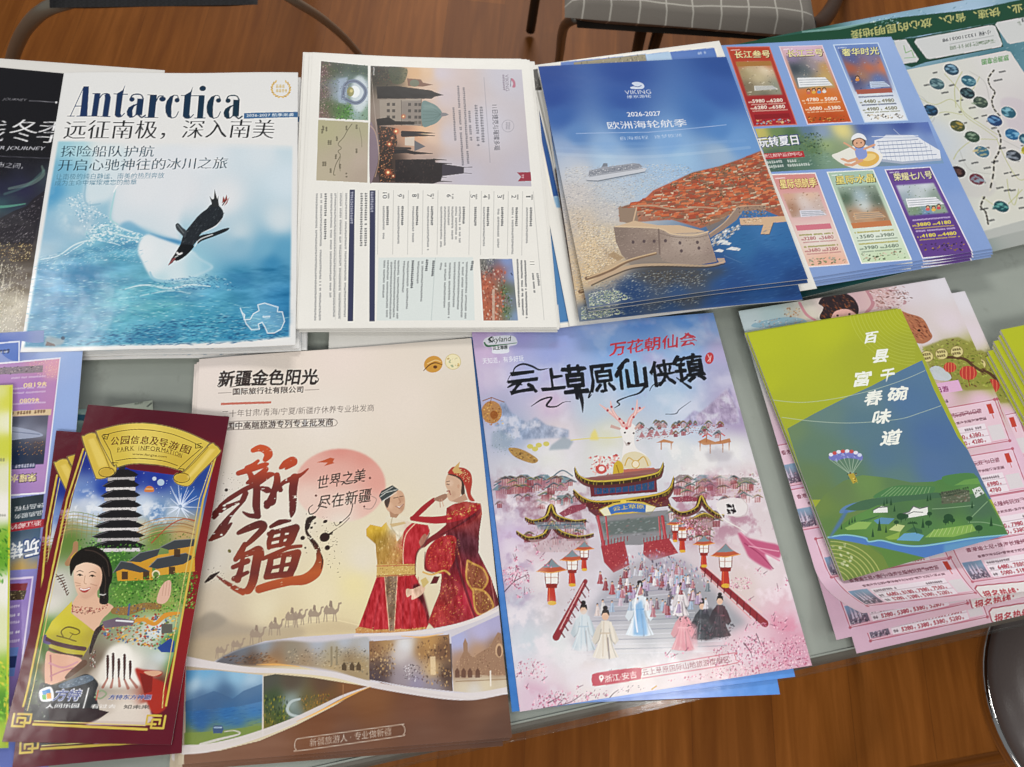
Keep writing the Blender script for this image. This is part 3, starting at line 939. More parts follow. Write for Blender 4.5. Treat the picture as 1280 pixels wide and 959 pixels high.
    for p in (b(850, 190, 838, 152, 852, 170), b(855, 190, 858, 124, 868, 160), b(862, 190, 874, 150, 874, 188)): A.poly(p, '#30302f')
    A.poly(b(845, 195, 848, 165, 868, 160, 878, 195), '#2a2c2e')
    for p in (b(888, 180, 893, 152, 902, 170), b(892, 188, 906, 145, 910, 165), b(896, 192, 918, 154, 908, 180)): A.poly(p, '#8c3b32')
    A.line(b(890, 188, 902, 170), 1.2, '#40221f')
    A.poly(b(672, 430, 688, 398, 704, 400, 690, 418), '#6a3a42'); A.line(b(676, 424, 700, 400), .8, '#a05c58')
    A.line(b(708, 378, 716, 384, 727, 380), 2.0, '#f0f1f1', 1, True)
    A.line(b(700, 396, 712, 390), .9, '#d9dcdc')
    # outline chart
    o = b(960, 595, 966, 612, 978, 622, 975, 640, 1000, 640, 1012, 618, 1036, 605, 1030, 582, 1058, 575, 1112, 592, 1110, 610, 1130, 612, 1139, 650, 1125, 682, 1098, 696, 1070, 696, 1060, 672, 1048, 652, 1032, 660, 1038, 680, 1005, 682, 984, 658, 974, 632)
    A.poly(o, '#d8e6ee', .26); A.line(o, 1.0, '#e8f2f6', .95, closed=True)
    A.tiny(b(1050, 634)[0], b(1085, 634)[0], 2.2, '#eef4f8', .9)
    # heading
    xs = [(86, 28), (112, 25), (138, 18), (156, 25), (181, 23), (204, 19), (222.5, 20), (243, 13), (256, 20), (277.5, 25)]
    for (x, w_), ch in zip(xs, 'Antarctica'):
        y = 146.2 + (x - 86) * .017
        up = A.P(A.T([(x, y)]) + [[0, -10]])[0] - np.array([x, y])
        k = (x - 86) / 215
        didone(A, ch, (x, y), w_, 29.5 - (2.6 if ch == 'A' else 0), up, (1, .017), hexc('#17305c') * (1 - k) + hexc('#10303f') * k)
    A.text('远征南极，深入南美', (79.5, 175), (340.5, 174.5), 24, '#15181c', -.016, song=.026)
    A.text('探险船队护航', (76, 197), (191, 197), 14, '#26404f', -.016, song=.026)
    A.text('开启心驰神往的冰川之旅', (72.5, 214.5), (283, 213), 14.5, '#26404f', -.016, song=.026)
    A.text('让南极的纯白静谧、南美的热烈奔放', (70, 225.5), (204.5, 224.5), 7.4, '#47748c', -.01)
    A.text('成为生命中璀璨难忘的勋章', (68.5, 233), (170, 232), 7, '#47748c', -.01)
    A.poly(a(975, 457, 1200, 447, 1200, 468, 975, 480), '#3a6793')
    A.text('2026-2027 航季来袭', a(985, 473)[0], a(1175, 466)[0], 4.2, '#e9eef2', .01)
    for sd in (-1, 1):
        for k in range(9):
            t = math.radians(100 + k * 17) if sd < 0 else math.radians(80 - k * 17)
            x, y = 351 + 11.5 * math.cos(t), 111.5 + 10.5 * math.sin(t)
            A.ell(x, y, 2.3, 1.0, '#c8a040' if k % 2 else '#dcb964', 1, math.degrees(t) + 90 + sd * 35, 12)
    A.tiny((345, 110.5), (358, 110.5), 4.2, '#cfae62', .8); A.tiny((345, 116), (358, 116), 4, '#cfae62', .8)
    return A


def polar_bump(u, v):
    return .0022 * np.sin(u * 3.1) * np.sin(v * 3.0) + .003 * u ** 4 * v ** 4 + .0006 * np.sin(u * 9 + v * 4)


pol = sheet('travel_magazine', art_polar(), .0135, M_GLOSS, 'white polar travel magazine with a diving penguin, on top of its stack, outlined sharply', 'magazine', 'polar magazines in the back left stack', pages=.0012, bump=polar_bump)

# ------------------------------------------------------------------ the black aurora magazine at the left edge
def art_night():
    A = Art([(-215, 64), (81, 92), (36, 425), (-300, 405)], 1.0, '#131217', 12)
    a = view(0, 0, 3.2); b = view(0, 180, 3.69)
    M = A.mask([(-260, 205), (70, 205), (40, 440), (-300, 420)], 8)
    A.idw([(0, 215, '#15141c'), (40, 215, '#1c1b26'), (0, 240, '#1e1d38'), (30, 240, '#262444'), (55, 225, '#34404a'), (0, 258, '#35575e'), (20, 262, '#2a3a4c'), (45, 262, '#231f28'),
           (0, 285, '#28242e'), (30, 290, '#2a2630'), (0, 320, '#3c322c'), (30, 320, '#473b30'), (0, 345, '#4a4036'), (25, 350, '#57493c'), (5, 380, '#a39a84'), (20, 385, '#b6ad95'), (0, 405, '#8d866f'), (15, 415, '#8a836d'), (30, 400, '#7d705c'), (-60, 300, '#2b2630'), (-60, 380, '#6b6250')], mask=M)
    A.line(b(190, 110, 195, 150, 140, 190, 40, 215), [2, 6, 3], '#7f9c8c', .45, True); A.line(b(200, 130, 120, 200, 20, 240), 3, '#5d8a80', .35, True)
    A.line(b(-40, 303, 40, 296, 115, 284), [4, 3, 1], '#5fa08c', .75, True)
    A.poly(b(202, 222, 150, 262, 118, 295, 60, 318, 0, 352, -100, 380, -100, 470, 150, 470, 180, 330), '#211d25', .85)
    A.specks(b(195, 240, 120, 300, 0, 365, -60, 460, 150, 465), 260, ['#8f8894', '#b9b1b4', '#4a434c', '#151218'], (.5, 1.2), 4, -35, 15, .5)
    A.specks(b(-60, 465, 155, 465, 130, 545, -60, 560), 300, ['#d6b678', '#efdca8', '#2a211c', '#8a6a44', '#1a1412'], (.5, 1.5), 1.6, 0, 30, .7)
    A.specks(b(-80, 560, 130, 560, 95, 860, -80, 880), 900, ['#e8e0c6', '#c9bfa2', '#6a604c', '#93886e', '#f7f2e0', '#4a4234'], (.6, 1.6), 1.6, 80, 40, .6)  # pale foot: printed glitter plus lamp glare, both painted into the ink
    for x, y, h in ((20, 600, 60), (50, 620, 50), (80, 670, 60), (10, 560, 40)): A.line(b(x - 8, y + h, x, y - 10), [1.6, .4], '#e9e2cc', .6)  # upright rays of the glare sparkle, painted in
    A.text('JOURNEY', a(10, 407)[0], a(108, 410)[0], 3.6, '#9f9ea4', -.01, .3)
    A.line(a(118, 406, 225, 412), .7, '#8d8c94'); A.ell(*a(224, 413)[0], 1.3, 1.3, '#cfcfd4')
    A.text('冬', (11, 178.5), (43.5, 179), 28, '#e6e6ea', -.02, .12, song=.03)
    A.text('季', (45, 179.5), (82, 180.5), 28, '#e6e6ea', -.02, .12, song=.03)
    A.text('线', (-32, 178), (4, 178.5), 27, '#e6e6ea', -.02, .12, song=.03)
    A.text('WINTER JOURNEY', (-34, 190), (55.5, 191), 5.8, '#c4c4cc', -.005, .2)
    A.line(a(-200, 625, 215, 640), .6, '#5d5c66')
    A.text('城市之间，', (-14, 211), (27.5, 213.5), 7, '#cfcfd6', -.01, .15)
    return A


def art_plain(c, base, border=None, res=.5, seed=3):
    A = Art(c, res, base, seed)
    A.grain(.012, 40)
    return A


sheet('night_magazine', art_night(), .0114, M_GLOSS, 'black magazine with aurora sky and white lettering at the left edge', 'magazine', pages=.0018, bump=lambda u, v: .0012 * np.sin(u * 5) * np.sin(v * 3.1))
sheet('plain_magazine', art_plain([(-212, 58), (206, 88), (168, 400), (-300, 390)], '#dcdad6'), .0088, M_SEMI, 'white magazine showing only its top edge above the black aurora cover', 'magazine', pages=.0012)


# ------------------------------------------------------------------ the printed tour sheets, lying on their side
def art_tour():
    A = Art([(390.7, 65.4), (662, 75), (696.8, 409), (372, 411)], 1.3, '#e8e6e0', 21)
    a = view(370, 50, 3.762); b = view(370, 220, 3.657)
    A.grain(.01, 50)
    # garden arch
    q = a(118, 98, 340, 117, 342, 375, 108, 362); M = A.mask(q)
    A.idw([(x, y, c) for (x, y), c in zip(a(135, 150, 135, 250, 130, 350, 165, 150, 160, 300, 200, 130, 280, 140, 330, 150, 200, 200, 195, 260, 200, 320, 235, 340, 280, 340, 325, 340, 320, 200, 330, 260, 250, 180, 300, 190), ['#6e4a50', '#6f5a58', '#7a5f5a', '#4b5738', '#5c6444', '#39443a', '#2f4034', '#354a3c', '#8fa0b4', '#9fb0c4', '#4a6a38', '#4d8038', '#a3b8c4', '#7a9a80', '#a9bac6', '#c0ccd6', '#5a7068', '#7d918c'])], 1, M)
    A.specks(q, 500, ['#2a3628', '#4f6a3a', '#7d8f5c', '#3a4a34', '#b2a0a0'], (.6, 1.8), 1.3, 0, 90, .6)
    A.specks(a(118, 98, 160, 103, 155, 366, 108, 362), 200, ['#b98a90', '#6a3e46', '#8a8f60', '#4a5034', '#d5b8b4'], (.6, 1.7), 1, 0, 90, .7)
    A.poly(a(200, 180, 245, 170, 240, 300, 200, 290), '#a2b2c8', .8, soft=1); A.ell(*a(300, 250)[0], 11, 23, '#d5dee6', .8, soft=1.5)
    A.line(a(222, 270, 235, 205, 280, 190, 318, 215, 330, 245, 312, 280, 280, 293, 235, 275), 5.2, '#77839a', .95, True); A.line(a(222, 270, 235, 205, 280, 190, 318, 215, 330, 245, 312, 280, 280, 293, 235, 275), 1.2, '#4e586c', .8, True)
    A.ell(*a(278, 240)[0], 6.5, 7.5, '#e9eeef'); A.ell(*a(258, 240)[0], 4.5, 6, '#8f8a50', .9); A.ell(*a(262, 236)[0], 2, 2, '#cfc48a')
    A.specks(a(190, 180, 250, 170, 250, 300, 190, 300), 60, ['#6a7488', '#c8d2de', '#59626f'], (.6, 2), 1, 0, 90, .6)
    A.specks(a(190, 310, 260, 300, 280, 372, 190, 368), 120, ['#3f7a2c', '#6aa048', '#2f5424'], (.8, 2.4), 1, 0, 90, .8)
    # route map
    q = a(106, 372, 342, 385, 338, 668, 97, 655)
    A.poly(q, '#b2aa8c'); A.idw([(x, y, c) for (x, y), c in zip(a(140, 420, 320, 400, 260, 540, 120, 640, 320, 640, 290, 560), ['#b0ac88', '#a9a586', '#b3a894', '#b9ae98', '#ad9c90', '#b8a69c'])], .8, A.mask(q))
    A.line(a(265, 392, 245, 420, 225, 455, 200, 485, 215, 505, 200, 520, 210, 540, 190, 580, 178, 625, 185, 632), .9, '#6b6650', 1, True); A.line(a(300, 410, 310, 460, 312, 500), .7, '#7d7762', .9, True); A.line(a(212, 545, 205, 575, 210, 612), .7, '#7d7762')
    for x, y in ((288, 405), (240, 410), (195, 460), (155, 478), (165, 478), (288, 518), (190, 545), (130, 578), (140, 578), (165, 610), (210, 590), (240, 632), (130, 410), (145, 415), (125, 425)):
        A.tiny(a(x - 5, y - 10)[0], a(x - 5, y + 12)[0], 2.2, '#4a4534', .85, up=(1, 0))
    # the big evening picture
    q = a(353, 117, 1062, 138, 1108, 680, 350, 668); M = A.mask(q)
    P = a(380, 140, 450, 150, 560, 150, 620, 150, 680, 150, 1000, 160, 900, 400, 1080, 660, 700, 250, 640, 230, 640, 450, 600, 420, 560, 440, 720, 450, 700, 600, 800, 640, 450, 330, 520, 420, 620, 520, 400, 600, 440, 560, 365, 500, 370, 650, 620, 560)
    K = ['#2b261c', '#353022', '#d4ab80', '#d8b796', '#c9bfc8', '#c3c0cb', '#c8c5d0', '#bdb8c4', '#c9bcc0', '#d3b8a4', '#d9bda8', '#e0b892', '#cfa080', '#c9c0c6', '#c4bfc9', '#bfbac6', '#8d8278', '#b58a70', '#c4a898', '#2c2018', '#3a2a22', '#6a5c62', '#5c4a4c', '#a5928c']
    A.idw([(x, y, c) for (x, y), c in zip(P, K)], 1, M, 3.6)
    dk = '#1b1512'
    A.specks(a(353, 118, 525, 125, 520, 190, 440, 210, 360, 205), 260, ['#1e2014', '#38402a', '#4c4a30', '#15120e', '#5a3c2c'], (.8, 2.2), 1.2, 0, 90, .8)
    A.poly(a(440, 130, 520, 128, 524, 165, 500, 200, 455, 195), '#3c4a2c', .6, True)
    A.poly(a(525, 175, 590, 180, 600, 195, 648, 205, 600, 214, 530, 212), '#7c5a48'); A.ell(*a(560, 198)[0], 6, 4.5, '#6f7360')
    A.poly(a(380, 215, 480, 212, 640, 232, 655, 240, 698, 254, 655, 262, 640, 272, 385, 272), dk, 1)
    A.poly(a(395, 278, 590, 272, 592, 400, 400, 395), '#9b9084'); A.poly(a(500, 285, 590, 280, 592, 400, 505, 395), '#8a8078')
    for y in (300, 330, 360, 385):
        for x in (430, 455, 530, 560, 578): A.poly(a(x, y - 8, x + 14, y - 8, x + 14, y + 6, x, y + 6), '#45403c' if (x + y) % 3 else '#5f584f', .9)
    A.line(a(498, 280, 500, 398), 1, '#5a5048', .8); A.line(a(592, 275, 596, 400), 1.4, '#6d5e52', .9)
    A.poly(a(596, 288, 640, 292, 672, 312, 692, 345, 672, 378, 640, 396, 598, 398), '#6c8583', 1, True)
    for y in (312, 330, 348, 366, 382): A.line(a(600, y, 650, y * .8 + 69, 684, 345), .5, '#4f6866', .8)
    A.poly(a(600, 300, 640, 300, 668, 320, 600, 322), '#8aa09c', .5, soft=.6)
    A.poly(a(684, 336, 708, 338, 722, 346, 708, 352, 684, 356), '#7d7c80')
    A.poly(a(380, 368, 440, 360, 470, 378, 560, 380, 560, 394, 470, 396, 385, 400), dk, .95)
    for y in (432, 444): A.line(a(505, y, 590, y, 655, y + 2), [5, 3, .6], '#2b2628')
    A.poly(a(515, 455, 560, 452, 560, 495, 515, 492), '#cfc2b4'); A.poly(a(560, 468, 612, 497, 560, 520), '#66676c')
    A.line(a(440, 522, 520, 520, 560, 528, 645, 530), [6, 5, 4, .6], '#211c1e'); A.line(a(450, 505, 540, 507), 3, '#332a28')
    cr = a(385, 400, 470, 410, 480, 480, 450, 560, 475, 660, 395, 668, 388, 560, 396, 480)
    A.poly(cr, '#2c2019', .85)
    A.specks(cr, 420, ['#8c4a34', '#150f0c', '#c47a54', '#4b342a', '#e0a070', '#1d1614'], (.6, 1.8), 1.3, 0, 90, .75)
    A.poly(a(350, 395, 372, 425, 388, 500, 388, 570, 372, 630, 350, 660), '#857480', .95, True); A.line(a(352, 400, 375, 430, 391, 505, 391, 575, 375, 640), 1.4, '#c9a890', .6, True)
    tw = a(470, 560, 655, 556, 660, 575, 690, 578, 792, 592, 792, 622, 690, 636, 684, 660, 650, 672, 470, 668)
    A.poly(tw, '#1f1719'); A.specks(a(470, 560, 655, 560, 650, 670, 470, 668), 120, ['#3a2c2a', '#120c0e', '#52403a'], (.7, 2), 1.5, 90, 20, .6)
    A.poly(a(690, 580, 790, 593, 790, 621, 690, 634), '#39343f')
    for y in (558, 575, 640, 660): A.line(a(650, y, 735 if y in (575, 660) else 710, y + 2), [2.2, .5], '#241c20')
    A.line(a(790, 594, 830, 592), .6, '#3a343c'); A.line(a(790, 620, 828, 622), .6, '#3a343c')
    for x, y, r in ((473, 426, 4), (442, 487, 3.6), (436, 620, 4.6), (460, 637, 2.6), (508, 356, 3), (455, 458, 2.2)):
        p = a(x, y)[0]; A.ell(p[0], p[1], r * .9, r * .9, '#d4643a', .8, soft=1); A.ell(p[0], p[1], r * .36, r * .36, '#ffe2a8')
    A.line(a(353, 128, 395, 560), .7, '#b8aaa0', .7); A.tiny(a(365, 124)[0], a(365, 160)[0], 1.6, '#ccc', .8, up=(1, 0))
    # lettering on the picture, set sideways
    R = (1, -.02); G = '#55555e'
    A.text('11日捷克与璀璨多瑙', a(922, 300)[0], a(934, 512)[0], 7.4, '#44444e', 0, up=R)
    for x, y0, y1, hh in ((866, 308, 492, 3.6), (842, 300, 498, 3.4), (812, 328, 468, 2.8), (786, 218, 575, 2.6), (760, 210, 590, 2.6), (738, 312, 472, 2.6)):
        A.tiny(a(x, y0)[0], a(x + (y1 - y0) * .06, y1)[0], hh, G, .75, up=R)
    A.line(a(886, 172, 915, 570), .5, '#8d8b96', .9)
    A.text('VIKING', a(984, 160)[0], a(988, 236)[0], 4.2, '#6a5c70', -.01, up=R); A.tiny(a(972, 160)[0], a(976, 236)[0], 2.4, '#75687a', .8, up=R)
    A.poly(a(1010, 180, 1020, 178, 1032, 195, 1032, 218, 1018, 218, 1022, 200), '#b5667c', .9, True); A.line(a(1012, 178, 1010, 214), .8, '#50586c')
    p = a(998, 398)[0]; t = np.linspace(0, 6.28, 24)
    A.line([(p[0] + 7.4 * math.cos(k), p[1] + 7.4 * math.sin(k)) for k in t], .6, '#9a97a2', .9)
    for dx in (-2.5, .5): A.tiny((p[0] + dx, p[1] - 4.5), (p[0] + dx, p[1] + 5), 2, '#94919c', .8, up=R)
    A.poly(a(1040, 615, 1104, 613, 1107, 655, 1044, 657, 1060, 636), '#96243a'); A.tiny(a(1062, 626)[0], a(1062, 646)[0], 2.6, '#e0c4c8', .9, up=R)
    # columns of small print
    cols = [1100, 1035, 970, 905, 848, 795, 650, 582, 515, 447, 378]
    names = ['1', '2', '3', '4', '5', '6', '7', '8', '9', '10']
    for i, nme in enumerate(names):
        x1, x0 = cols[i], cols[i + 1]
        A.line(b(x0 + 2, 64, x0 - 2, 356), .5, '#a9a9a6', .9)
        nx = x1 - 40 if nme not in ('6',) else 700
        hw = 3 if nme == '1' else 7 * len(nme)
        A.text(nme, b(nx - 8, 87 - hw)[0], b(nx - 8, 87 + hw)[0], 5.6, '#33363c', 0, up=R)
        A.tiny(b(nx + 16, 78)[0], b(nx + 16, 100)[0], 1.8, '#777', .8, up=R)
        x = x1 - 30; k = 0
        while x > x0 + 6:
            L = 85 if k == 0 or (nme == '6' and k == 4) else A.rng.uniform(150, 222)
            A.tiny(b(x, 136)[0], b(x - 1, 136 + L)[0], 2.7 if k == 0 else 2.2, '#3c3f44' if k == 0 else '#6a6c70', .85 if k == 0 else .62, up=R)
            x -= 17; k += 1
    A.line(b(1085, 64, 1135, 656), .5, '#a9a9a6', .8)
    A.poly(b(380, 372, 812, 368, 820, 660, 372, 662), '#d3dddc', .75)
    A.line(b(640, 372, 622, 660), .5, '#a3b0b0', .8)
    for x, y0, y1, bold in ((805, 385, 430, 1), (780, 390, 650, 0), (762, 392, 650, 0), (745, 390, 610, 0), (725, 392, 600, 0), (703, 395, 650, 0), (683, 395, 600, 0), (664, 395, 430, 0), (628, 385, 455, 1), (598, 380, 445, 1), (578, 388, 580, 0), (560, 388, 500, 0), (533, 385, 510, 1), (512, 388, 610, 0), (494, 388, 530, 0), (468, 385, 655, 0), (452, 385, 650, 0), (436, 385, 655, 0), (420, 385, 655, 0), (404, 385, 560, 0)):
        A.tiny(b(x, y0)[0], b(x - 6, y1)[0], 2.8 if bold else 2.1, '#36393e' if bold else '#66696c', .85 if bold else .6, up=R)
    A.text('11', b(1070, 386)[0], b(1071, 400)[0], 5.4, '#33363c', 0, up=R)
    for x, y0, y1, bold in ((1100, 440, 500, 1), (1080, 440, 535, 0), (1045, 380, 650, 0), (1028, 380, 640, 0), (1010, 375, 600, 0)):
        A.tiny(b(x, y0)[0], b(x + 8, y1)[0], 2.6 if bold else 2, '#4a4d52', .75, up=R)
    # the two dark bars and the notes beside them
    for p in (b(248, 60, 272, 60, 264, 665, 238, 665), b(340, 63, 366, 63, 363, 665, 338, 665)):
        A.poly(p, '#363a58')
    A.tiny(b(252, 70)[0], b(250, 215)[0], 3.2, '#c9cbd8', .8, up=R); A.tiny(b(345, 70)[0], b(344, 170)[0], 3.2, '#c9cbd8', .8, up=R)
    for x, y1, bold in ((318, 320, 1), (298, 320, 1), (228, 652, 0), (203, 652, 0), (178, 655, 0), (160, 555, 0), (132, 290, 1), (113, 660, 0), (92, 660, 0)):
        A.tiny(b(x, 76)[0], b(x - (y1 - 76) * .012, y1)[0], 2.8 if bold else 2.2, '#3c3f44' if bold else '#707276', .85 if bold else .62, up=R, gap=.4 if bold else .1)
    for x in (216, 192): A.line(b(x, 70, x - 10, 655), .4, '#b0b0ac', .8)
    # roofs and sea
    q = b(842, 375, 990, 374, 1017, 660, 860, 660); M = A.mask(q)
    A.idw([(x, y, c) for (x, y), c in zip(b(860, 390, 900, 385, 960, 385, 985, 450, 1000, 640, 985, 560, 930, 430, 880, 500, 880, 600, 930, 560, 960, 520, 965, 620, 905, 640), ['#7b7c74', '#5e6a80', '#7f9cd4', '#7c98cc', '#84a0d0', '#6f7f98', '#a8503c', '#b05a40', '#b25f42', '#a65040', '#4f6a40', '#55703f', '#b0604a'])], 1, M)
    A.specks(b(850, 440, 960, 410, 950, 655, 862, 655), 260, ['#c96a4c', '#8f4030', '#d8876a', '#e0d0c0', '#7a3a2c'], (.7, 2.2), 1.6, 80, 40, .75)
    A.specks(b(940, 470, 990, 560, 985, 655, 950, 655), 120, ['#3a5a34', '#6f8a54', '#2e4628', '#88a0b8'], (.7, 2), 1.3, 0, 90, .75)
    A.specks(b(845, 378, 910, 376, 900, 440, 850, 450), 90, ['#c9c6bc', '#4a4c48', '#8a8c86', '#2f3434'], (.7, 2), 1.5, 90, 20, .7)
    A.line(b(905, 520, 905, 655), 3, '#cbbfae', .7, True); A.line(b(985, 440, 990, 448), 1.4, '#3a4660')
    return A


tour = sheet('tour_sheet', art_tour(), .0138, M_SEMI, 'printed tour sheet lying sideways with an evening city picture, topmost of its pile', 'printed sheet', 'printed tour sheets in the pile', bump=lambda u, v: .0010 * np.sin(u * 4.5) * np.sin(v * 2.8) - .0018 * np.sin(u * 3.14) * (1 - v) ** 3)

# ------------------------------------------------------------------ the blue sea cruise brochure
def art_sea():
    A = Art([(672.7, 83.2), (907.7, 71), (1009, 350), (734.5, 385)], 1.35, '#33559c', 31)
    a = view(660, 50, 3.553); b = view(680, 200, 3.762)
    A.idw([(680, 90, '#2c4a92'), (780, 85, '#2f4f98'), (900, 78, '#2f5298'), (690, 120, '#304f98'), (780, 125, '#375aa2'), (900, 115, '#3a5fa6'), (700, 145, '#3c63a8'), (780, 145, '#456fb0'), (880, 140, '#4470b2'),
           (720, 168, '#5f88c0'), (790, 165, '#5a86c0'), (900, 160, '#5787c4'), (710, 185, '#93abd0'), (760, 182, '#8db0da'), (840, 178, '#7fa9da'), (920, 175, '#6f9cd2'), (712, 198, '#bcc6d6'), (760, 197, '#b3cbe2'), (850, 193, '#9fc2e2'), (900, 190, '#9ab4d0'),
           (720, 213, '#cbcdd2'), (780, 212, '#b9cade'), (830, 210, '#a9c4e0'), (720, 240, '#cbc6c4'), (770, 240, '#bfc8d2'), (810, 232, '#b0c4d8'), (725, 275, '#cdbfae'), (765, 265, '#c6c2c0'), (735, 310, '#d3bd9e'), (765, 290, '#cbbda8'),
           (735, 345, '#d2b892'), (765, 330, '#c2aa8c'), (745, 375, '#667488'), (790, 365, '#2c4670'), (830, 345, '#4c4e54'), (860, 350, '#4a5260'), (850, 368, '#355078'), (900, 340, '#2f5388'), (920, 360, '#2a4c84'), (960, 330, '#2a5592'), (995, 345, '#24467e'), (960, 292, '#3f74aa'), (930, 305, '#346a9e'), (975, 300, '#366ca4'), (985, 325, '#2b5894')], pw=3.6)
    A.grain(.015, 60, None, 2, 5)
    A.line(a(80, 470, 400, 480, 880, 440), 3, '#a9c4e4', .12, True); A.line(a(130, 500, 500, 510, 980, 470), 4, '#cdddec', .18, True); A.line(a(200, 455, 600, 450, 960, 440), 4, '#7fa6d6', .25, True)
    sea = a(160, 560, 420, 545, 700, 540, 740, 570, 560, 655, 400, 740, 400, 830, 400, 940, 220, 1140, 160, 900)
    A.specks(sea, 3200, ['#f2ece0', '#a7a4a6', '#8d8f98', '#dccfb8', '#b7b4b4', '#777c88'], (.5, 1.2), 2.6, -8, 14, .5)
    A.specks(b(150, 260, 330, 320, 380, 460, 200, 550), 1200, ['#f4dfb4', '#a08a6c', '#e6c898', '#fff4d8', '#8a7660'], (.5, 1.2), 2.2, -10, 16, .6)
    # the cruise ship
    A.poly(a(255, 614, 300, 602, 520, 566, 540, 572, 480, 592, 330, 622, 270, 622), '#8b929c', .5, soft=1)
    A.poly(a(264, 600, 500, 556, 532, 560, 522, 574, 310, 616, 262, 615), '#c9ccd4')
    A.poly(a(268, 598, 272, 574, 325, 560, 340, 540, 352, 541, 356, 556, 470, 538, 498, 540, 512, 552, 500, 560), '#9b9ea8')
    for k in range(4): A.line(a(272, 582 + k * 6, 500 + k * 4, 543 + k * 6), .6, '#6d717c', .8)
    A.specks(a(268, 598, 272, 576, 470, 542, 505, 556), 90, ['#5e636e', '#e9ebee', '#8b9098'], (.6, 1.4), 1.4, -10, 10, .8)
    A.poly(a(330, 556, 336, 540, 354, 540, 356, 552), '#7d838e'); A.line(a(262, 617, 312, 619, 522, 577), .8, '#5d6470', .9)
    # the walled town
    town = a(405, 738, 480, 715, 520, 700, 560, 660, 650, 618, 735, 578, 850, 552, 940, 522, 1035, 484, 1075, 590, 1120, 730, 1140, 790, 1040, 745, 930, 740, 850, 800, 770, 830, 640, 790, 500, 800, 410, 800)
    A.poly(town, '#a3614c')
    A.idw([(x, y, c) for (x, y), c in zip(a(560, 690, 640, 680, 700, 650, 760, 600, 860, 580, 1000, 520, 1000, 620, 1080, 700, 900, 700, 760, 740, 640, 740, 520, 745, 430, 770, 880, 640), ['#b8634a', '#b25a44', '#b66048', '#7f6048', '#8f6a50', '#9a5a44', '#a85c46', '#a0604c', '#9c7a62', '#a86c54', '#a8705c', '#a07866', '#93806f', '#8f6a52'])], .9, A.mask(town, .6))
    A.specks(town, 900, ['#c9704e', '#d68a66', '#8c4634', '#b4543a', '#dba884', '#6f4a3a', '#c0603f', '#e0c0a0'], (.8, 2.4), 1.9, -12, 22, .7)
    A.specks(a(530, 700, 650, 640, 850, 640, 840, 720, 650, 740), 420, ['#d0694a', '#c25a40', '#e08a68', '#8a4232'], (.8, 2.6), 2, -10, 15, .7)
    A.specks(a(720, 600, 760, 575, 960, 545, 960, 610, 900, 660, 850, 640), 260, ['#4f5238', '#6a6646', '#8a6a4a', '#3c4030'], (.8, 2.4), 1.2, 0, 60, .7)
    # street after street of little houses
    H_ = a(430, 735, 520, 702, 650, 622, 740, 582, 850, 556, 940, 526, 1030, 490, 1070, 590, 1112, 725, 1040, 738, 930, 735, 850, 790, 640, 780, 500, 760)
    r = A.cover(A._soup(H_), 1); ys, xs = np.nonzero(r[4] > .5); sel = A.rng.choice(len(ys), 620, False); sel = sel[np.argsort(ys[sel])]
    for i in sel:
        x, y = A.P([(xs[i] + r[2], ys[i] + r[0])])[0]; w_ = A.rng.uniform(2.2, 5) * (.75 + .4 * (y - 180) / 100); h_ = w_ * A.rng.uniform(.3, .5); s_ = -.22 * w_
        k = A.rng.random(); rc = ['#b95a3c', '#c86c48', '#a84e38', '#d07c54', '#9c5440', '#8c6450'][A.rng.integers(6)]
        A.poly([(x - w_, y + .4 * w_), (x + w_, y + .4 * w_ + s_), (x + w_, y + .4 * w_ + s_ + h_ * 1.5), (x - w_, y + .4 * w_ + h_ * 1.5)], ['#cdb096', '#a88a72', '#dcc4a8', '#8a6e5c'][A.rng.integers(4)], .9)
        A.poly([(x - w_, y + .4 * w_), (x - w_ * .7, y - h_), (x + w_ * .8, y - h_ + s_ * .8), (x + w_, y + .4 * w_ + s_)], rc, .95)
        A.line([(x - w_, y + .4 * w_), (x + w_, y + .4 * w_ + s_)], .5, '#5c3024', .7)
    for x, y, r in ((745, 600, 8), (880, 575, 6), (915, 625, 9), (960, 600, 6), (860, 690, 7), (790, 800, 8), (810, 640, 5), (650, 640, 4)):
        p = a(x, y)[0]; A.specks([(p[0] - r, p[1] - r * .6), (p[0] + r, p[1] - r * .7), (p[0] + r, p[1] + r * .6), (p[0] - r, p[1] + r * .6)], int(r * 6), ['#4a4c36', '#5f5c42', '#6f5b48', '#3b3d2c'], (.8, 2), 1, 0, 90, .75)
    for pts in (a(490, 745, 640, 740, 700, 760, 830, 740), a(500, 715, 640, 700, 800, 690), a(560, 670, 700, 655, 860, 660), a(700, 610, 900, 590, 1040, 560), a(930, 570, 1060, 530)):
        A.line(pts, 1.1, '#7d4c3c', .55, True)
    A.line(a(480, 730, 560, 728, 660, 745, 760, 735, 840, 740), 2.2, '#b79a80', .8, True); A.line(a(500, 736, 660, 752, 840, 748), 1, '#6a5244', .6, True)
    # walls, fort and round tower
    A.poly(a(405, 735, 412, 728, 424, 740, 485, 735, 492, 800, 440, 806, 410, 795), '#95806f'); A.line(a(485, 738, 470, 800), 1.6, '#c9ac90')
    A.poly(b(340, 305, 430, 278, 480, 290, 540, 300, 640, 300, 760, 330, 700, 345, 600, 345, 540, 325, 380, 320), '#cdb294')
    A.poly(b(330, 308, 420, 312, 535, 312, 548, 440, 470, 452, 395, 468, 368, 440, 342, 382), '#8e7c72')
    A.poly(b(530, 318, 600, 340, 700, 345, 772, 332, 790, 400, 815, 478, 740, 492, 640, 490, 575, 478, 540, 442), '#a4938a')
    fort = b(330, 308, 535, 312, 600, 340, 772, 332, 815, 478, 740, 492, 575, 478, 395, 468, 342, 382)
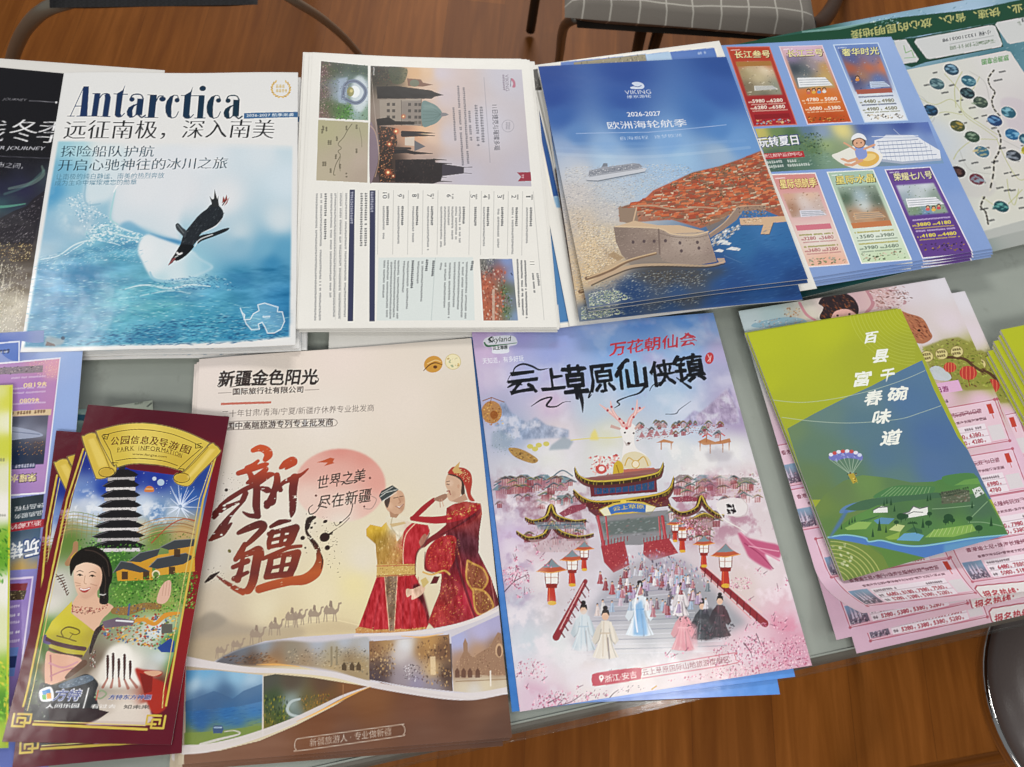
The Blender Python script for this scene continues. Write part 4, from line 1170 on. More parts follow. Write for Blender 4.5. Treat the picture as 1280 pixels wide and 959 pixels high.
    A.idw([(x, y, c) for (x, y), c in zip(b(350, 340, 450, 380, 530, 380, 560, 400, 640, 380, 720, 400, 790, 440, 650, 470, 420, 450, 520, 330, 700, 350), ['#85756c', '#938279', '#7d6c64', '#a59489', '#b0a095', '#aa998f', '#94827a', '#9a897f', '#8a7970', '#a08e82', '#b3a292'])], .9, A.mask(fort))
    A.specks(fort, 700, ['#7a6a62', '#b9a89a', '#94837a', '#6a5c56', '#c4b4a4'], (.5, 1.2), 2.2, 5, 20, .45)
    A.line(b(338, 305, 540, 315, 605, 342, 705, 348, 775, 332), 1.6, '#d8c0a0', .9, True); A.line(b(540, 335, 610, 356, 705, 362, 776, 348), .8, '#77675e', .8, True)
    for x, y in ((422, 380), (474, 377), (522, 377), (643, 386), (725, 384), (650, 425), (732, 412), (575, 375)): A.ell(*b(x, y)[0], 1.9, 2.2, '#54474a', .85)
    A.line(b(543, 320, 548, 440), 2, '#6d5d57', .6)
    A.poly(b(380, 468, 545, 435, 560, 470, 640, 492, 420, 495), '#8b8077', .8)
    A.poly(b(780, 345, 850, 290, 895, 235, 920, 213, 1040, 206, 1042, 228, 935, 232, 905, 278, 850, 320, 785, 362), '#9a8272', .95); A.line(b(780, 343, 850, 288, 895, 233, 922, 211, 1040, 206), 1.2, '#c4a88c', .9, True)
    A.poly(b(760, 300, 850, 240, 880, 230, 850, 285, 780, 335), '#8f7460', .7)
    A.specks(b(910, 215, 1060, 210, 1060, 262, 920, 268), 160, ['#6f5a50', '#c4a284', '#8a7062', '#a88a74', '#5c4c48'], (.7, 1.8), 1.8, 0, 30, .75)
    A.poly(b(920, 268, 1140, 258, 1145, 285, 1075, 290, 1058, 345, 1018, 345, 1030, 300, 925, 300), '#d0b090'); A.specks(b(940, 268, 1020, 264, 1020, 285, 940, 290), 40, ['#8a705c', '#e8d4b8'], (.6, 1.4), 2, 0, 30, .8)
    A.line(b(928, 304, 1028, 302), .8, '#6a5848', .7); A.line(b(1020, 346, 1058, 347, 1076, 292), .9, '#5c5048', .7)
    A.specks(b(790, 370, 850, 325, 920, 300, 915, 325, 860, 370, 800, 410), 170, ['#d9d6d2', '#8f8b88', '#efeeec', '#5f6a78', '#b8b2ac'], (.8, 2), 2.6, -25, 12, .8)
    for x, y, l in ((840, 380, 30), (885, 415, 28), (905, 418, 22), (825, 425, 24), (858, 390, 26)): A.poly(b(x - l, y + 4, x, y - 9, x + l, y - 2, x + l * .6, y + 8), '#e0e0de', .95)
    A.poly(b(380, 468, 800, 440, 815, 480, 500, 490), '#94857a', .4, soft=1)
    # breakwaters
    A.line(b(200, 552, 300, 522, 400, 472, 530, 436), [4.2, 3, 2.4], '#7d6450', .9, True); A.line(b(205, 548, 300, 514, 400, 466, 530, 432), 1.3, '#d0b490', .9, True)
    A.line(b(215, 575, 320, 528, 420, 496, 560, 490, 760, 498, 845, 482), [4, 3, 2.2], '#bfa58a', .95, True); A.line(b(225, 585, 330, 538, 430, 505, 570, 500, 760, 507, 850, 490), 1.6, '#4c4038', .7, True)
    A.poly(b(300, 440, 330, 425, 380, 455, 350, 470), '#a48a6c', .8); A.poly(b(815, 462, 850, 462, 856, 482, 830, 490), '#c4a890', .9)
    A.poly(b(420, 512, 560, 508, 820, 505, 880, 520, 760, 590, 600, 580, 420, 560), '#4b463f', .55, soft=4)
    A.specks(b(220, 590, 440, 520, 800, 515, 760, 600, 520, 640, 215, 690), 900, ['#6c7a8c', '#2a3f60', '#98a2a8', '#39506f', '#c8ccc4'], (.5, 1.3), 3, -8, 14, .5)
    A.specks(b(210, 625, 330, 600, 420, 650, 215, 692), 420, ['#e6e8c8', '#b7c48c', '#f4f4e0', '#8fa080', '#5f7890'], (.5, 1.4), 2, 10, 30, .7)
    A.specks(b(850, 320, 1200, 300, 1235, 560, 820, 610), 260, ['#3c6aa4', '#22487e', '#4a78ac'], (.6, 1.6), 6, -8, 8, .3)
    A.line(b(850, 450, 930, 485), [.5, 1.4, .3], '#a0b8cc', .5)
    # lettering
    W = '#dfe7f4'
    A.poly(a(460, 205, 478, 200, 466, 188, 488, 182, 512, 188, 522, 200, 515, 211, 490, 213, 465, 212), W, .9, True); A.line(a(474, 200, 495, 203, 508, 198), 1.1, '#46649f', 1, True)
    A.text('VIKING', a(438, 237)[0], a(553, 232)[0], 5, W, -.012)
    A.text('维京游轮', a(446, 254)[0], a(553, 249)[0], 3.9, W, 0)
    A.text('2026-2027', a(447, 333)[0], a(596, 327)[0], 5.6, '#eef2f8', .008)
    A.text('欧洲海轮航季', a(360, 390)[0], a(712, 374)[0], 9.6, '#f0f3f8', .0)
    A.line(a(215, 410, 540, 400, 880, 369), .8, '#a9c0e4', .9)
    A.text('自海启程', a(415, 437)[0], a(540, 430)[0], 4.4, '#c8d8ee', -.008); A.text('逐梦欧洲', a(568, 428)[0], a(686, 419)[0], 4.4, '#c8d8ee', -.008)
    return A


sea_bump = lambda u, v: .0016 * np.sin(u * 3.14) * (v ** 2) + .002 * u ** 3 * v ** 3 + .0008 * np.sin(u * 6 + 1) * np.sin(v * 4)
seab = sheet('cruise_brochure', art_sea(), .0228, M_GLOSS, 'dark blue sea cruise brochure with an orange-roofed walled town, topmost of its pile', 'brochure', 'sea cruise brochures in the pile', pages=.0014, bump=sea_bump)

# ------------------------------------------------------------------ the blue river cruise flyers
def panel(A, q, back, title, tcol, tout, pic, prices, pcol, frame='#f0f2f6', foot=None):
    """one framed offer on a flyer; q its corners TL TR BR BL"""
    Hq = homog([(0, 0), (1, 0), (1, 1), (0, 1)], q)
    m = lambda *c: [tuple(hmap(Hq, [(c[i], c[i + 1])])[0]) for i in range(0, len(c), 2)]
    A.poly(q, frame)
    r = m(.025, .012, .975, .012, .975, .988, .025, .988)
    A.idw([(*m(.5, .02)[0], back[0]), (*m(.5, .35)[0], back[1]), (*m(.5, .7)[0], back[2]), (*m(.5, .98)[0], back[3])], 1, A.mask(r), 3)
    # picture
    pr = m(*pic['box'])
    A.idw([(*m(x, y)[0], c) for x, y, c in pic['pts']], 1, A.mask(pr, .4))
    A.specks(pr, 60, pic['specks'], (.6, 1.6), 1.8, 0, 40, .6)
    for (x0, y0, x1, y1, c) in pic.get('ship', []):
        A.poly(m(x0, y1, x0 + .03, y0, x1 - .1, y0 + .005, x1, y1 - .01), c)
        for k in range(3): A.line(m(x0 + .05, y0 + (y1 - y0) * (.25 + .25 * k), x1 - .06, y0 + (y1 - y0) * (.27 + .25 * k)), .6, '#66707c', .8)
    for (x, y, c) in pic.get('heads', []):
        p = m(x, y)[0]; A.ell(p[0], p[1], 2.6, 2.4, '#3c2a22'); A.ell(p[0], p[1] + .6, 1.8, 1.5, '#d9a884'); A.ell(p[0], p[1] + 3, 2.6, 1.8, c)
    # title with its dark rim, then the bands of prices
    h = np.linalg.norm(np.array(m(.5, .05)[0]) - np.array(m(.5, .145)[0]))
    up = np.array(m(.5, .04)[0]) - np.array(m(.5, .14)[0]) + np.array([2.2, 0])
    A.text(title, m(.10, .155)[0], m(.94, .150)[0], h * 1.0, tout, .034, up=up)
    A.text(title, m(.115, .148)[0], m(.925, .143)[0], h * .92, tcol, .016, up=up)
    A.tiny(m(.08, .05)[0], m(.3, .048)[0], 1.2, '#ffffff', .5)
    for kind, y, val in prices:
        if kind == 'band': A.poly(m(.1, y, .9, y - .003, .9, y + .055, .1, y + .058), val)
        elif kind == 'tiny': A.tiny(m(.1, y)[0], m(.9, y - .003)[0], 1.9, val, .85)
        else:
            u = np.array(m(.5, y - .1)[0]) - np.array(m(.5, y)[0])
            for k, v in enumerate(val):
                x0 = .14 + .41 * k
                A.tiny(m(x0 - .06, y)[0], m(x0 + .02, y)[0], 1.9, pcol, .8)
                A.text(v, m(x0 + .03, y)[0], m(x0 + .31, y - .002)[0], 4.3, pcol, .012, up=u, shear=.1)
            A.tiny(m(.1, y + .028)[0], m(.9, y + .025)[0], 1.3, pcol, .5)
    if foot:
        A.specks(m(*foot['box']), 50, foot['cols'], (.8, 2), 1.8, 0, 40, .85)


def art_flyer():
    A = Art([(898, 57), (1114, 46), (1240, 311), (1003, 349)], 1.5, '#86a4d8', 41)
    a = view(880, 0, 3.2); b = view(920, 150, 3.553)
    A.idw([(900, 60, '#7f9fd4'), (1000, 55, '#86a5d9'), (1105, 50, '#9bb5e4'), (1140, 110, '#93aede'), (1100, 210, '#86a3d8'), (1180, 220, '#7f9dd4'), (1020, 340, '#87a1d2'), (1120, 325, '#7d99cf'), (1230, 300, '#88a2d4'), (1200, 260, '#8aa4d6')])
    A.grain(.012, 30)
    beige = {'box': (.1, .19, .9, .19, .9, .62, .1, .62), 'pts': [(.2, .22, '#b5643e'), (.8, .22, '#b9683f'), (.3, .3, '#d9cfae'), (.7, .3, '#e6dcc0'), (.5, .4, '#cbbd98'), (.2, .5, '#7a6e58'), (.5, .52, '#a59c86'), (.8, .5, '#8f9384'), (.5, .6, '#6d6c5c'), (.25, .32, '#8d8058')], 'specks': ['#5c4c3c', '#e9e2cc', '#8a8472'], 'ship': [(.3, .5, .85, .56, '#d9d8d2')]}
    panel(A, a(90, 187, 270, 185, 380, 500, 198, 507), ['#b8402a', '#b04030', '#9f2a2c', '#a92430'], '长江叁号', '#f2dfa0', '#6e2a1a', beige, [('band', .195, '#a8763c'), ('p', .71, ('5980', '6280')), ('p', .79, ('6280', '6580')), ('band', .855, '#8c2026')], '#f4e6d0', '#c8756a', {'box': (.1, .92, .9, .92, .9, .97, .1, .97), 'cols': ['#d9b27a', '#7fb0c8', '#e8d2a8', '#5a2a20']})
    p2 = {'box': (.08, .13, .92, .13, .92, .56, .08, .56), 'pts': [(.2, .16, '#8f7fa0'), (.8, .16, '#b9a6c0'), (.2, .3, '#39444c'), (.4, .32, '#57646a'), (.6, .28, '#9a8f9a'), (.85, .3, '#c79a5a'), (.3, .45, '#7d8890'), (.8, .42, '#c8a868'), (.5, .54, '#cba05c')], 'specks': ['#2c343a', '#d2c5b8', '#6f7c80'], 'ship': [(.12, .42, .88, .54, '#e9ebee')], 'heads': [(.3, .585, '#c86a5a'), (.42, .58, '#e0b050'), (.54, .58, '#6a8fc0'), (.66, .575, '#e6e0d8')]}
    panel(A, a(307, 185, 482, 180, 603, 490, 420, 500), ['#d8b8d0', '#c9a08c', '#d8742c', '#b84a22'], '长江三号', '#f6e9a8', '#5c3a2a', p2, [('p', .72, ('4780', '5080')), ('p', .83, ('5080', '5380'))], '#fff0d4', '#e4d2de', {'box': (.08, .91, .92, .91, .92, .97, .08, .97), 'cols': ['#3a4a28', '#a8602c', '#e0a850', '#5f2a18']})
    p3 = {'box': (.08, .06, .92, .06, .92, .6, .08, .6), 'pts': [(.2, .08, '#4c64a0'), (.8, .08, '#5a74b0'), (.3, .2, '#56649c'), (.7, .22, '#7c7aa0'), (.2, .3, '#b86040'), (.6, .3, '#c86e48'), (.9, .3, '#d87c50'), (.2, .45, '#3c4c80'), (.7, .45, '#5c78b4'), (.5, .56, '#6c88bc'), (.35, .4, '#b08060')], 'specks': ['#2c3c70', '#a8b8dc', '#d8a060'], 'ship': [(.45, .48, .9, .56, '#c4d2ea')], 'heads': [(.25, .42, '#d89040')]}
    panel(A, a(523, 178, 700, 170, 822, 480, 650, 490), ['#6c88c4', '#7c96cc', '#e2e8f0', '#eef1f4'], '奢华时光', '#f4e8a0', '#3c4470', p3, [('band', .575, '#a85c4c'), ('tiny', .68, '#3c4468'), ('p', .75, ('4480', '4980')), ('tiny', .785, '#55628c'), ('p', .85, ('4980', '4580'))], '#6c6a3c', '#c8dcf4', {'box': (.08, .9, .92, .9, .92, .96, .08, .96), 'cols': ['#4c4438', '#a89478', '#2c2c2c', '#d8c8a8']})
    # the strip across the middle
    q = a(205, 515, 898, 486, 962, 652, 268, 688); M = A.mask(q)
    A.idw([(x, y, c) for (x, y), c in zip(a(230, 530, 290, 525, 420, 520, 480, 530, 560, 520, 650, 510, 800, 495, 900, 500, 440, 590, 500, 580, 360, 540, 300, 640, 420, 650, 500, 640, 540, 600, 700, 560, 850, 560, 930, 560, 940, 640, 750, 655), ['#c8bc6a', '#6f8a5a', '#5f7a9c', '#8cA0c0', '#e6d88c', '#4c64a8', '#44579c', '#5c74b8', '#5a7852', '#9cb07c', '#4f6e48', '#44605a', '#57786a', '#7c9a86', '#8a9c78', '#7c94c8', '#8aa4d4', '#7f98cc', '#7c9cc0', '#7890a4'])], 1, M)
    A.specks(a(330, 540, 470, 530, 520, 580, 470, 620, 360, 600), 160, ['#3c5038', '#5c744c', '#7c905c', '#2c4034'], (.8, 2.2), 1.4, 0, 60, .7)
    A.specks(a(280, 620, 520, 610, 540, 660, 280, 680), 80, ['#8fb0a4', '#46685e', '#b8ccc0'], (.6, 1.4), 3, -4, 8, .5)
    ship = a(690, 560, 740, 545, 860, 545, 880, 560, 945, 600, 950, 632, 800, 645, 720, 635, 690, 600)
    A.poly(ship, '#e4e8f0'); A.poly(a(690, 600, 720, 635, 800, 645, 950, 632, 952, 640, 800, 654, 715, 645), '#aab4c8')
    for k in range(5): A.line(a(700 + k * 4, 566 + k * 15, 860 + k * 18, 556 + k * 15), 1, '#6c7ca4', .85)
    for k in range(12): A.line(a(705 + k * 18, 562, 722 + k * 18, 640), .5, '#8c98b8', .6)
    A.poly(a(720, 552, 735, 538, 840, 538, 868, 552), '#cfd6e6'); A.line(a(680, 545, 760, 545, 860, 540), .8, '#fff', .8); A.line(a(765, 515, 800, 548), .7, '#dfe4f0', .7)
    # a child in a swim ring
    A.poly(a(520, 620, 545, 610, 590, 590, 640, 575, 715, 610, 718, 640, 690, 668, 620, 674, 570, 660, 530, 635), '#f2efe8', .9, True)
    A.ell(*a(662, 635)[0], 15, 9.5, '#e0b45c', 1, -10); A.ell(*a(668, 628)[0], 9, 4.5, '#f0d48c', .9, -10)
    A.poly(a(612, 590, 650, 588, 660, 625, 625, 638), '#8c9cd4', 1, True)
    A.line(a(620, 635, 585, 645, 560, 635), 3.4, '#d9a484'); A.line(a(640, 640, 600, 660, 575, 658), 3.4, '#d9a484'); A.line(a(612, 598, 585, 580, 570, 572), 2.6, '#d9a484'); A.line(a(650, 595, 690, 578), 2.6, '#d9a484')
    A.ell(*a(628, 568)[0], 8.6, 7.6, '#5c4438'); A.ell(*a(628, 572)[0], 7, 5.6, '#dba98a'); A.poly(a(598, 560, 604, 542, 625, 532, 648, 540, 658, 560, 630, 550), '#e9ecf2', 1, True)
    A.ell(*a(620, 572)[0], .8, 1, '#3c2a22'); A.ell(*a(637, 570)[0], .8, 1, '#3c2a22'); A.poly(a(532, 618, 560, 622, 562, 634, 535, 630), '#e8e6e0')
    A.text('玩转夏日', a(222, 592)[0], a(394, 578)[0], 14, '#3c4c78', .045, .12); A.text('玩转夏日', a(224, 590)[0], a(390, 577)[0], 12.6, '#f2f5fa', .02, .12)
    A.poly(a(228, 615, 402, 604, 410, 628, 236, 638), '#b03038'); A.text('浙江邮轮运作中心', a(240, 632)[0], a(400, 622)[0], 5, '#f2d8d4', .01)
    A.tiny(a(246, 655)[0], a(330, 649)[0], 3.2, '#e8ece8', .9); A.tiny(a(340, 649)[0], a(385, 646)[0], 3.2, '#e8ece8', .9)
    A.tiny(a(252, 672)[0], a(330, 667)[0], 3.2, '#e8ece8', .9); A.tiny(a(340, 667)[0], a(430, 661)[0], 3.2, '#e8ece8', .9)
    # lower row
    p4 = {'box': (.1, .2, .9, .2, .9, .45, .1, .45), 'pts': [(.2, .22, '#d4a890'), (.7, .22, '#e0bca4'), (.2, .35, '#a88068'), (.5, .3, '#dcd0cc'), (.8, .32, '#c8b4ac'), (.5, .43, '#c8c4d0')], 'specks': ['#8a5a3c', '#e8dcd4', '#b09080'], 'ship': [(.3, .38, .9, .45, '#dadae4')]}
    panel(A, b(150, 240, 360, 233, 515, 640, 322, 655), ['#d48c88', '#dcb4b4', '#e6dcd4', '#e8b49c'], '星际领航季', '#f2dc94', '#8c5038', p4, [('band', .535, '#d07888'), ('tiny', .65, '#8c8c3c'), ('p', .7, ('3280', '3680')), ('tiny', .78, '#8c8c3c'), ('p', .83, ('3680', '3280'))], '#b06c70', '#efe6e6', {'box': (.08, .9, .92, .9, .92, .97, .08, .97), 'cols': ['#7c8c64', '#a8a494', '#5c6c4c', '#c8c0a8']})
    p5 = {'box': (.1, .18, .9, .18, .9, .6, .1, .6), 'pts': [(.2, .2, '#9cb0a0'), (.8, .2, '#8c9c8c'), (.2, .3, '#4c6450'), (.5, .3, '#a8c0cc'), (.5, .4, '#d8e2e4'), (.8, .34, '#56685a'), (.3, .5, '#b88c6c'), (.7, .5, '#a47858'), (.5, .58, '#c49c78')], 'specks': ['#3c5444', '#d8e4e0', '#8c6c4c'], 'ship': [(.2, .47, .85, .55, '#c8a888')]}
    panel(A, b(410, 230, 620, 218, 793, 620, 567, 637), ['#a8c4b0', '#b8ccb8', '#dfe8dc', '#c8dcb8'], '星际水晶', '#f2dc84', '#5c4c24', p5, [('band', .58, '#c47c50'), ('tiny', .69, '#a89c3c'), ('p', .745, ('3580', '3980')), ('tiny', .81, '#a89c3c'), ('p', .86, ('3980', '3680'))], '#6c7c6c', '#eef2ee', {'box': (.08, .9, .92, .9, .92, .97, .08, .97), 'cols': ['#5c6c4c', '#b89c84', '#3c4434', '#d8ccb8']})
    p6 = {'box': (.1, .2, .9, .2, .9, .55, .1, .55), 'pts': [(.2, .22, '#c8d0dc'), (.7, .22, '#d4dae4'), (.2, .34, '#9cacb8'), (.5, .32, '#c8d0d4'), (.8, .34, '#8a9a90'), (.3, .48, '#7c9470'), (.7, .5, '#94a888'), (.5, .54, '#6f94c4')], 'specks': ['#5c744c', '#d8dce0', '#3c5434'], 'ship': [(.15, .36, .9, .46, '#e8eaf0')], 'heads': [(.55, .47, '#d8605c'), (.66, .48, '#e8b850'), (.78, .465, '#c84c5c')]}
    panel(A, b(668, 218, 868, 205, 1060, 597, 838, 615), ['#6a4c94', '#6c4c98', '#5c3c88', '#64448c'], '荣耀七八号', '#f4e8b0', '#3c2a5c', p6, [('tiny', .61, '#d8c8e8'), ('p', .67, ('3880', '4180')), ('tiny', .73, '#d8c8e8'), ('p', .79, ('4180', '4480'))], '#f0d84c', '#e8e0f0', {'box': (.08, .86, .92, .86, .92, .95, .08, .95), 'cols': ['#c89c3c', '#4c3458', '#8a6c2c', '#2c2040']})
    return A


flat_wave = lambda k: (lambda u, v: .0006 * np.sin(u * 5 + k) * np.sin(v * 4 + k))
fly = sheet('cruise_flyer', art_flyer(), .0092, M_GLOSS, 'blue flyer with six framed river cruise offers around a summer banner, uppermost', 'flyer', 'blue river cruise flyers', bump=flat_wave(0), edge='#a9b4d0')


# ------------------------------------------------------------------ the map sheet, upside down
def art_map():
    A = Art([(880, 66), (1450, -45), (1640, 218), (995, 374)], 1.0, '#6f98a4', 42)
    a = view(880, 0, 3.2); c = view(960, 0, 4)
    A.idw([(900, 70, '#24543f'), (1000, 60, '#2a5a4c'), (1100, 40, '#8fb4cc'), (1200, 10, '#a8c4dc'), (1300, 0, '#7fa4b4'), (1275, 80, '#5f8c9c'), (1280, 130, '#86a8ac'), (1250, 75, '#4c7c88'), (1020, 355, '#16393a'), (1080, 345, '#1f4c48'), (1050, 200, '#5c8c98'), (1270, 290, '#a8aca8'), (1150, 330, '#2c5450')])
    A.specks([(1000, 40), (1290, -10), (1290, 140), (1180, 90), (1000, 80)], 300, ['#a8c8d4', '#3c6c7c', '#d4e4ec', '#24505c'], (.6, 1.8), 3.5, -20, 20, .45)
    A.poly(c(-300, 260, -40, 210, 300, 165, 620, 105, 1000, 60, 1300, -4, 1500, -40, 1500, 85, 1280, 95, 1130, 120, 620, 210, 0, 330), '#1c4a34')
    A.poly(c(600, 210, 700, 200, 1120, 122, 1150, 240, 760, 320, 690, 345, 640, 330), '#1b4636')
    A.line(c(150, 178, 330, 160, 480, 130), [2, 4, 1], '#8fb8b4', .7, True); A.specks(c(470, 125, 610, 95, 640, 130, 520, 150), 60, ['#d4e8e8', '#7caca8', '#2c5c50'], (.7, 2), 2, -20, 20, .7)
    up = (.16, 1)
    A.text('专业、快速、省心、放心的昆明地接', c(1300, 18)[0], c(385, 172)[0], 10.4, '#b4b878', .012, up=up)
    def card(p): A.poly(p, '#d2d4d4')
    card(c(702, 222, 712, 206, 1090, 134, 1108, 140, 1145, 226, 1138, 240, 780, 304, 764, 300)); card(c(1108, 132, 1118, 120, 1300, 86, 1300, 205, 1185, 226, 1170, 220)); card(c(600, 215, 660, 210, 726, 305, 716, 318, 640, 330))
    A.line(c(650, 240, 660, 275, 690, 262, 700, 290), 1, '#7cac6c'); A.line(c(655, 300, 710, 295), 1, '#8fb88c')
    A.text('小程 13221005198', c(1086, 158)[0], c(842, 204)[0], 5, '#33373c', .004, up=up); A.line(c(880, 230, 1100, 186), .5, '#8c9090')
    A.text('云南 散拼计调', c(1110, 200)[0], c(880, 240)[0], 5, '#7c8c78', .01, up=up)
    A.text('53', c(1290, 92)[0], c(1240, 100)[0], 5, '#44484c', .004, up=up); A.tiny(c(1230, 135)[0], c(1290, 122)[0], 5, '#8a9488', .7)
    # the map itself
    pan = a(600, 330, 800, 284, 1186, 208, 1204, 212, 1290, 340, 1420, 560, 1460, 790, 1280, 880, 1092, 934, 900, 980)
    A.poly(pan, '#d9d8d2'); M = A.mask(pan)
    A.idw([(x, y, k) for (x, y), k in zip(a(850, 330, 1000, 300, 1150, 260, 1150, 400, 1230, 450, 1270, 520, 1200, 600, 1000, 450, 900, 560, 1000, 750, 1150, 800, 1240, 700, 1100, 880), ['#d6d8d0', '#d8d8d2', '#dcdada', '#d8d4d4', '#cfc8cc', '#ccc6cc', '#d6d2d0', '#d8dacb', '#c6d0dc', '#c9ccc8', '#d4d4c8', '#d8d6cc', '#d2d4cc'])], .85, M)
    A.poly(a(1165, 405, 1225, 395, 1290, 440, 1310, 560, 1230, 560, 1190, 490), '#cdc3cb', .7, True, 1); A.poly(a(900, 700, 1000, 690, 1140, 730, 1120, 790, 1000, 780), '#c9c6c4', .6, True, 1)
    for pts in (a(830, 390, 900, 420, 970, 400, 1030, 470, 1100, 520, 1150, 560), a(940, 300, 1000, 370, 1010, 440, 1090, 500, 1150, 540), a(860, 490, 930, 450, 1010, 460), a(1150, 560, 1190, 650, 1240, 720, 1290, 700), a(1150, 560, 1060, 560, 1000, 600, 980, 640), a(1190, 720, 1200, 790, 1220, 820, 1240, 760), a(1010, 290, 980, 350, 985, 430), a(1080, 310, 1050, 360, 1000, 400), a(1090, 790, 1170, 830, 1250, 760)):
        A.line(wob(random.Random(5), pts, .8), .9, '#b6b87c', .8, True)
    for pts in (a(820, 380, 860, 400, 900, 470, 880, 500), a(1040, 290, 1100, 330, 1120, 400), a(1000, 600, 1040, 680, 1130, 700), a(1170, 560, 1250, 600)): A.line(pts, .5, '#a4a4a0', .8, True)
    for pts in (a(1138, 285, 1116, 318, 1124, 350, 1142, 372, 1130, 405, 1140, 440, 1166, 470), a(1155, 525, 1166, 560, 1158, 610, 1140, 645, 1136, 700, 1122, 765), a(1100, 792, 1086, 830, 1104, 850, 1112, 880, 1116, 905)):
        A.line(pts, 2.2, '#d8d4c8', 1, True); q = spline(pts, 4)
        for i in range(0, len(q) - 1, 2): A.line(q[i:i + 2], 2.0, '#3c3a34')
    R = random.Random(3)
    for (x, y) in ((895, 300), (960, 350), (990, 410), (860, 350), (940, 465), (1000, 455), (1040, 440), (1090, 470), (1110, 490), (1140, 330), (1160, 295), (1060, 480), (1010, 500), (1130, 520), (1165, 600), (1130, 655), (1100, 600), (1180, 700), (1210, 710), (1230, 650), (1240, 800), (1180, 770), (1205, 770), (1100, 680), (1050, 660), (1000, 650), (1240, 840), (1150, 760), (1085, 845), (1080, 740), (930, 380), (1120, 890), (1250, 590)):
        L = R.uniform(16, 34); A.tiny(a(x, y)[0], a(x + L, y - L * .2)[0], R.choice((1.6, 2.0)), '#2c2e30', .9)
    cols = [('#28465a', '#8cb4cc'), ('#2f6074', '#9cc8d0'), ('#3c5a64', '#84a4a8'), ('#1c2c34', '#5c7c80'), ('#3c4c44', '#8c9c84'), ('#1c3448', '#3c6c94'), ('#2c5c70', '#84b8c8'), ('#24406c', '#6c9cc8'), ('#4c5438', '#a8944c'), ('#344c3c', '#8ca48c'), ('#24608c', '#7cb4d4'), ('#3c6c84', '#c8bc8c'), ('#2c343c', '#8c94a0'), ('#2c1c20', '#6c4c44'), ('#6c2c38', '#8ca0b0'), ('#1f4c54', '#6cb0a8'), ('#28566c', '#9cc4cc'), ('#a8a02c', '#d8d06c')]
    for (x, y), (k1, k2) in zip(((968, 283), (1037, 328), (910, 340), (1032, 376), (1085, 412), (885, 445), (1197, 452), (1142, 485), (993, 507), (1052, 550), (1213, 540), (1090, 610), (1217, 625), (995, 690), (1070, 720), (1168, 830), (1268, 560), (1278, 608)), cols):
        p = a(x, y)[0]; A.ell(p[0], p[1], 10.6, 7.4, '#e8e8e4', 1, 22); A.ell(p[0], p[1], 9.8, 6.7, k1, 1, 22)
        e = [(p[0] + 8 * math.cos(t) - 1, p[1] + 5 * math.sin(t)) for t in np.linspace(0, 6, 10)]
        A.specks(e, 18, [k2, k1, k2], (1.2, 3.5), 2.2, 20, 30, .75)
    A.text('旅游示意图', a(1196, 224)[0], a(1088, 243)[0], 7, '#4c8c48', .02, up=up)
    A.poly(a(1092, 930, 1290, 876, 1400, 840, 1400, 890, 1100, 965), '#b9bcb8', .9)
    return A


sheet('map_sheet', art_map(), .0022, M_GLOSS, 'large green-headed route map sheet lying upside down at the back right', 'map', bump=lambda u, v: .004 * (1 - v) ** 4 * (.6 + .4 * np.sin(u * 5)) + .0004 * np.sin(u * 9))


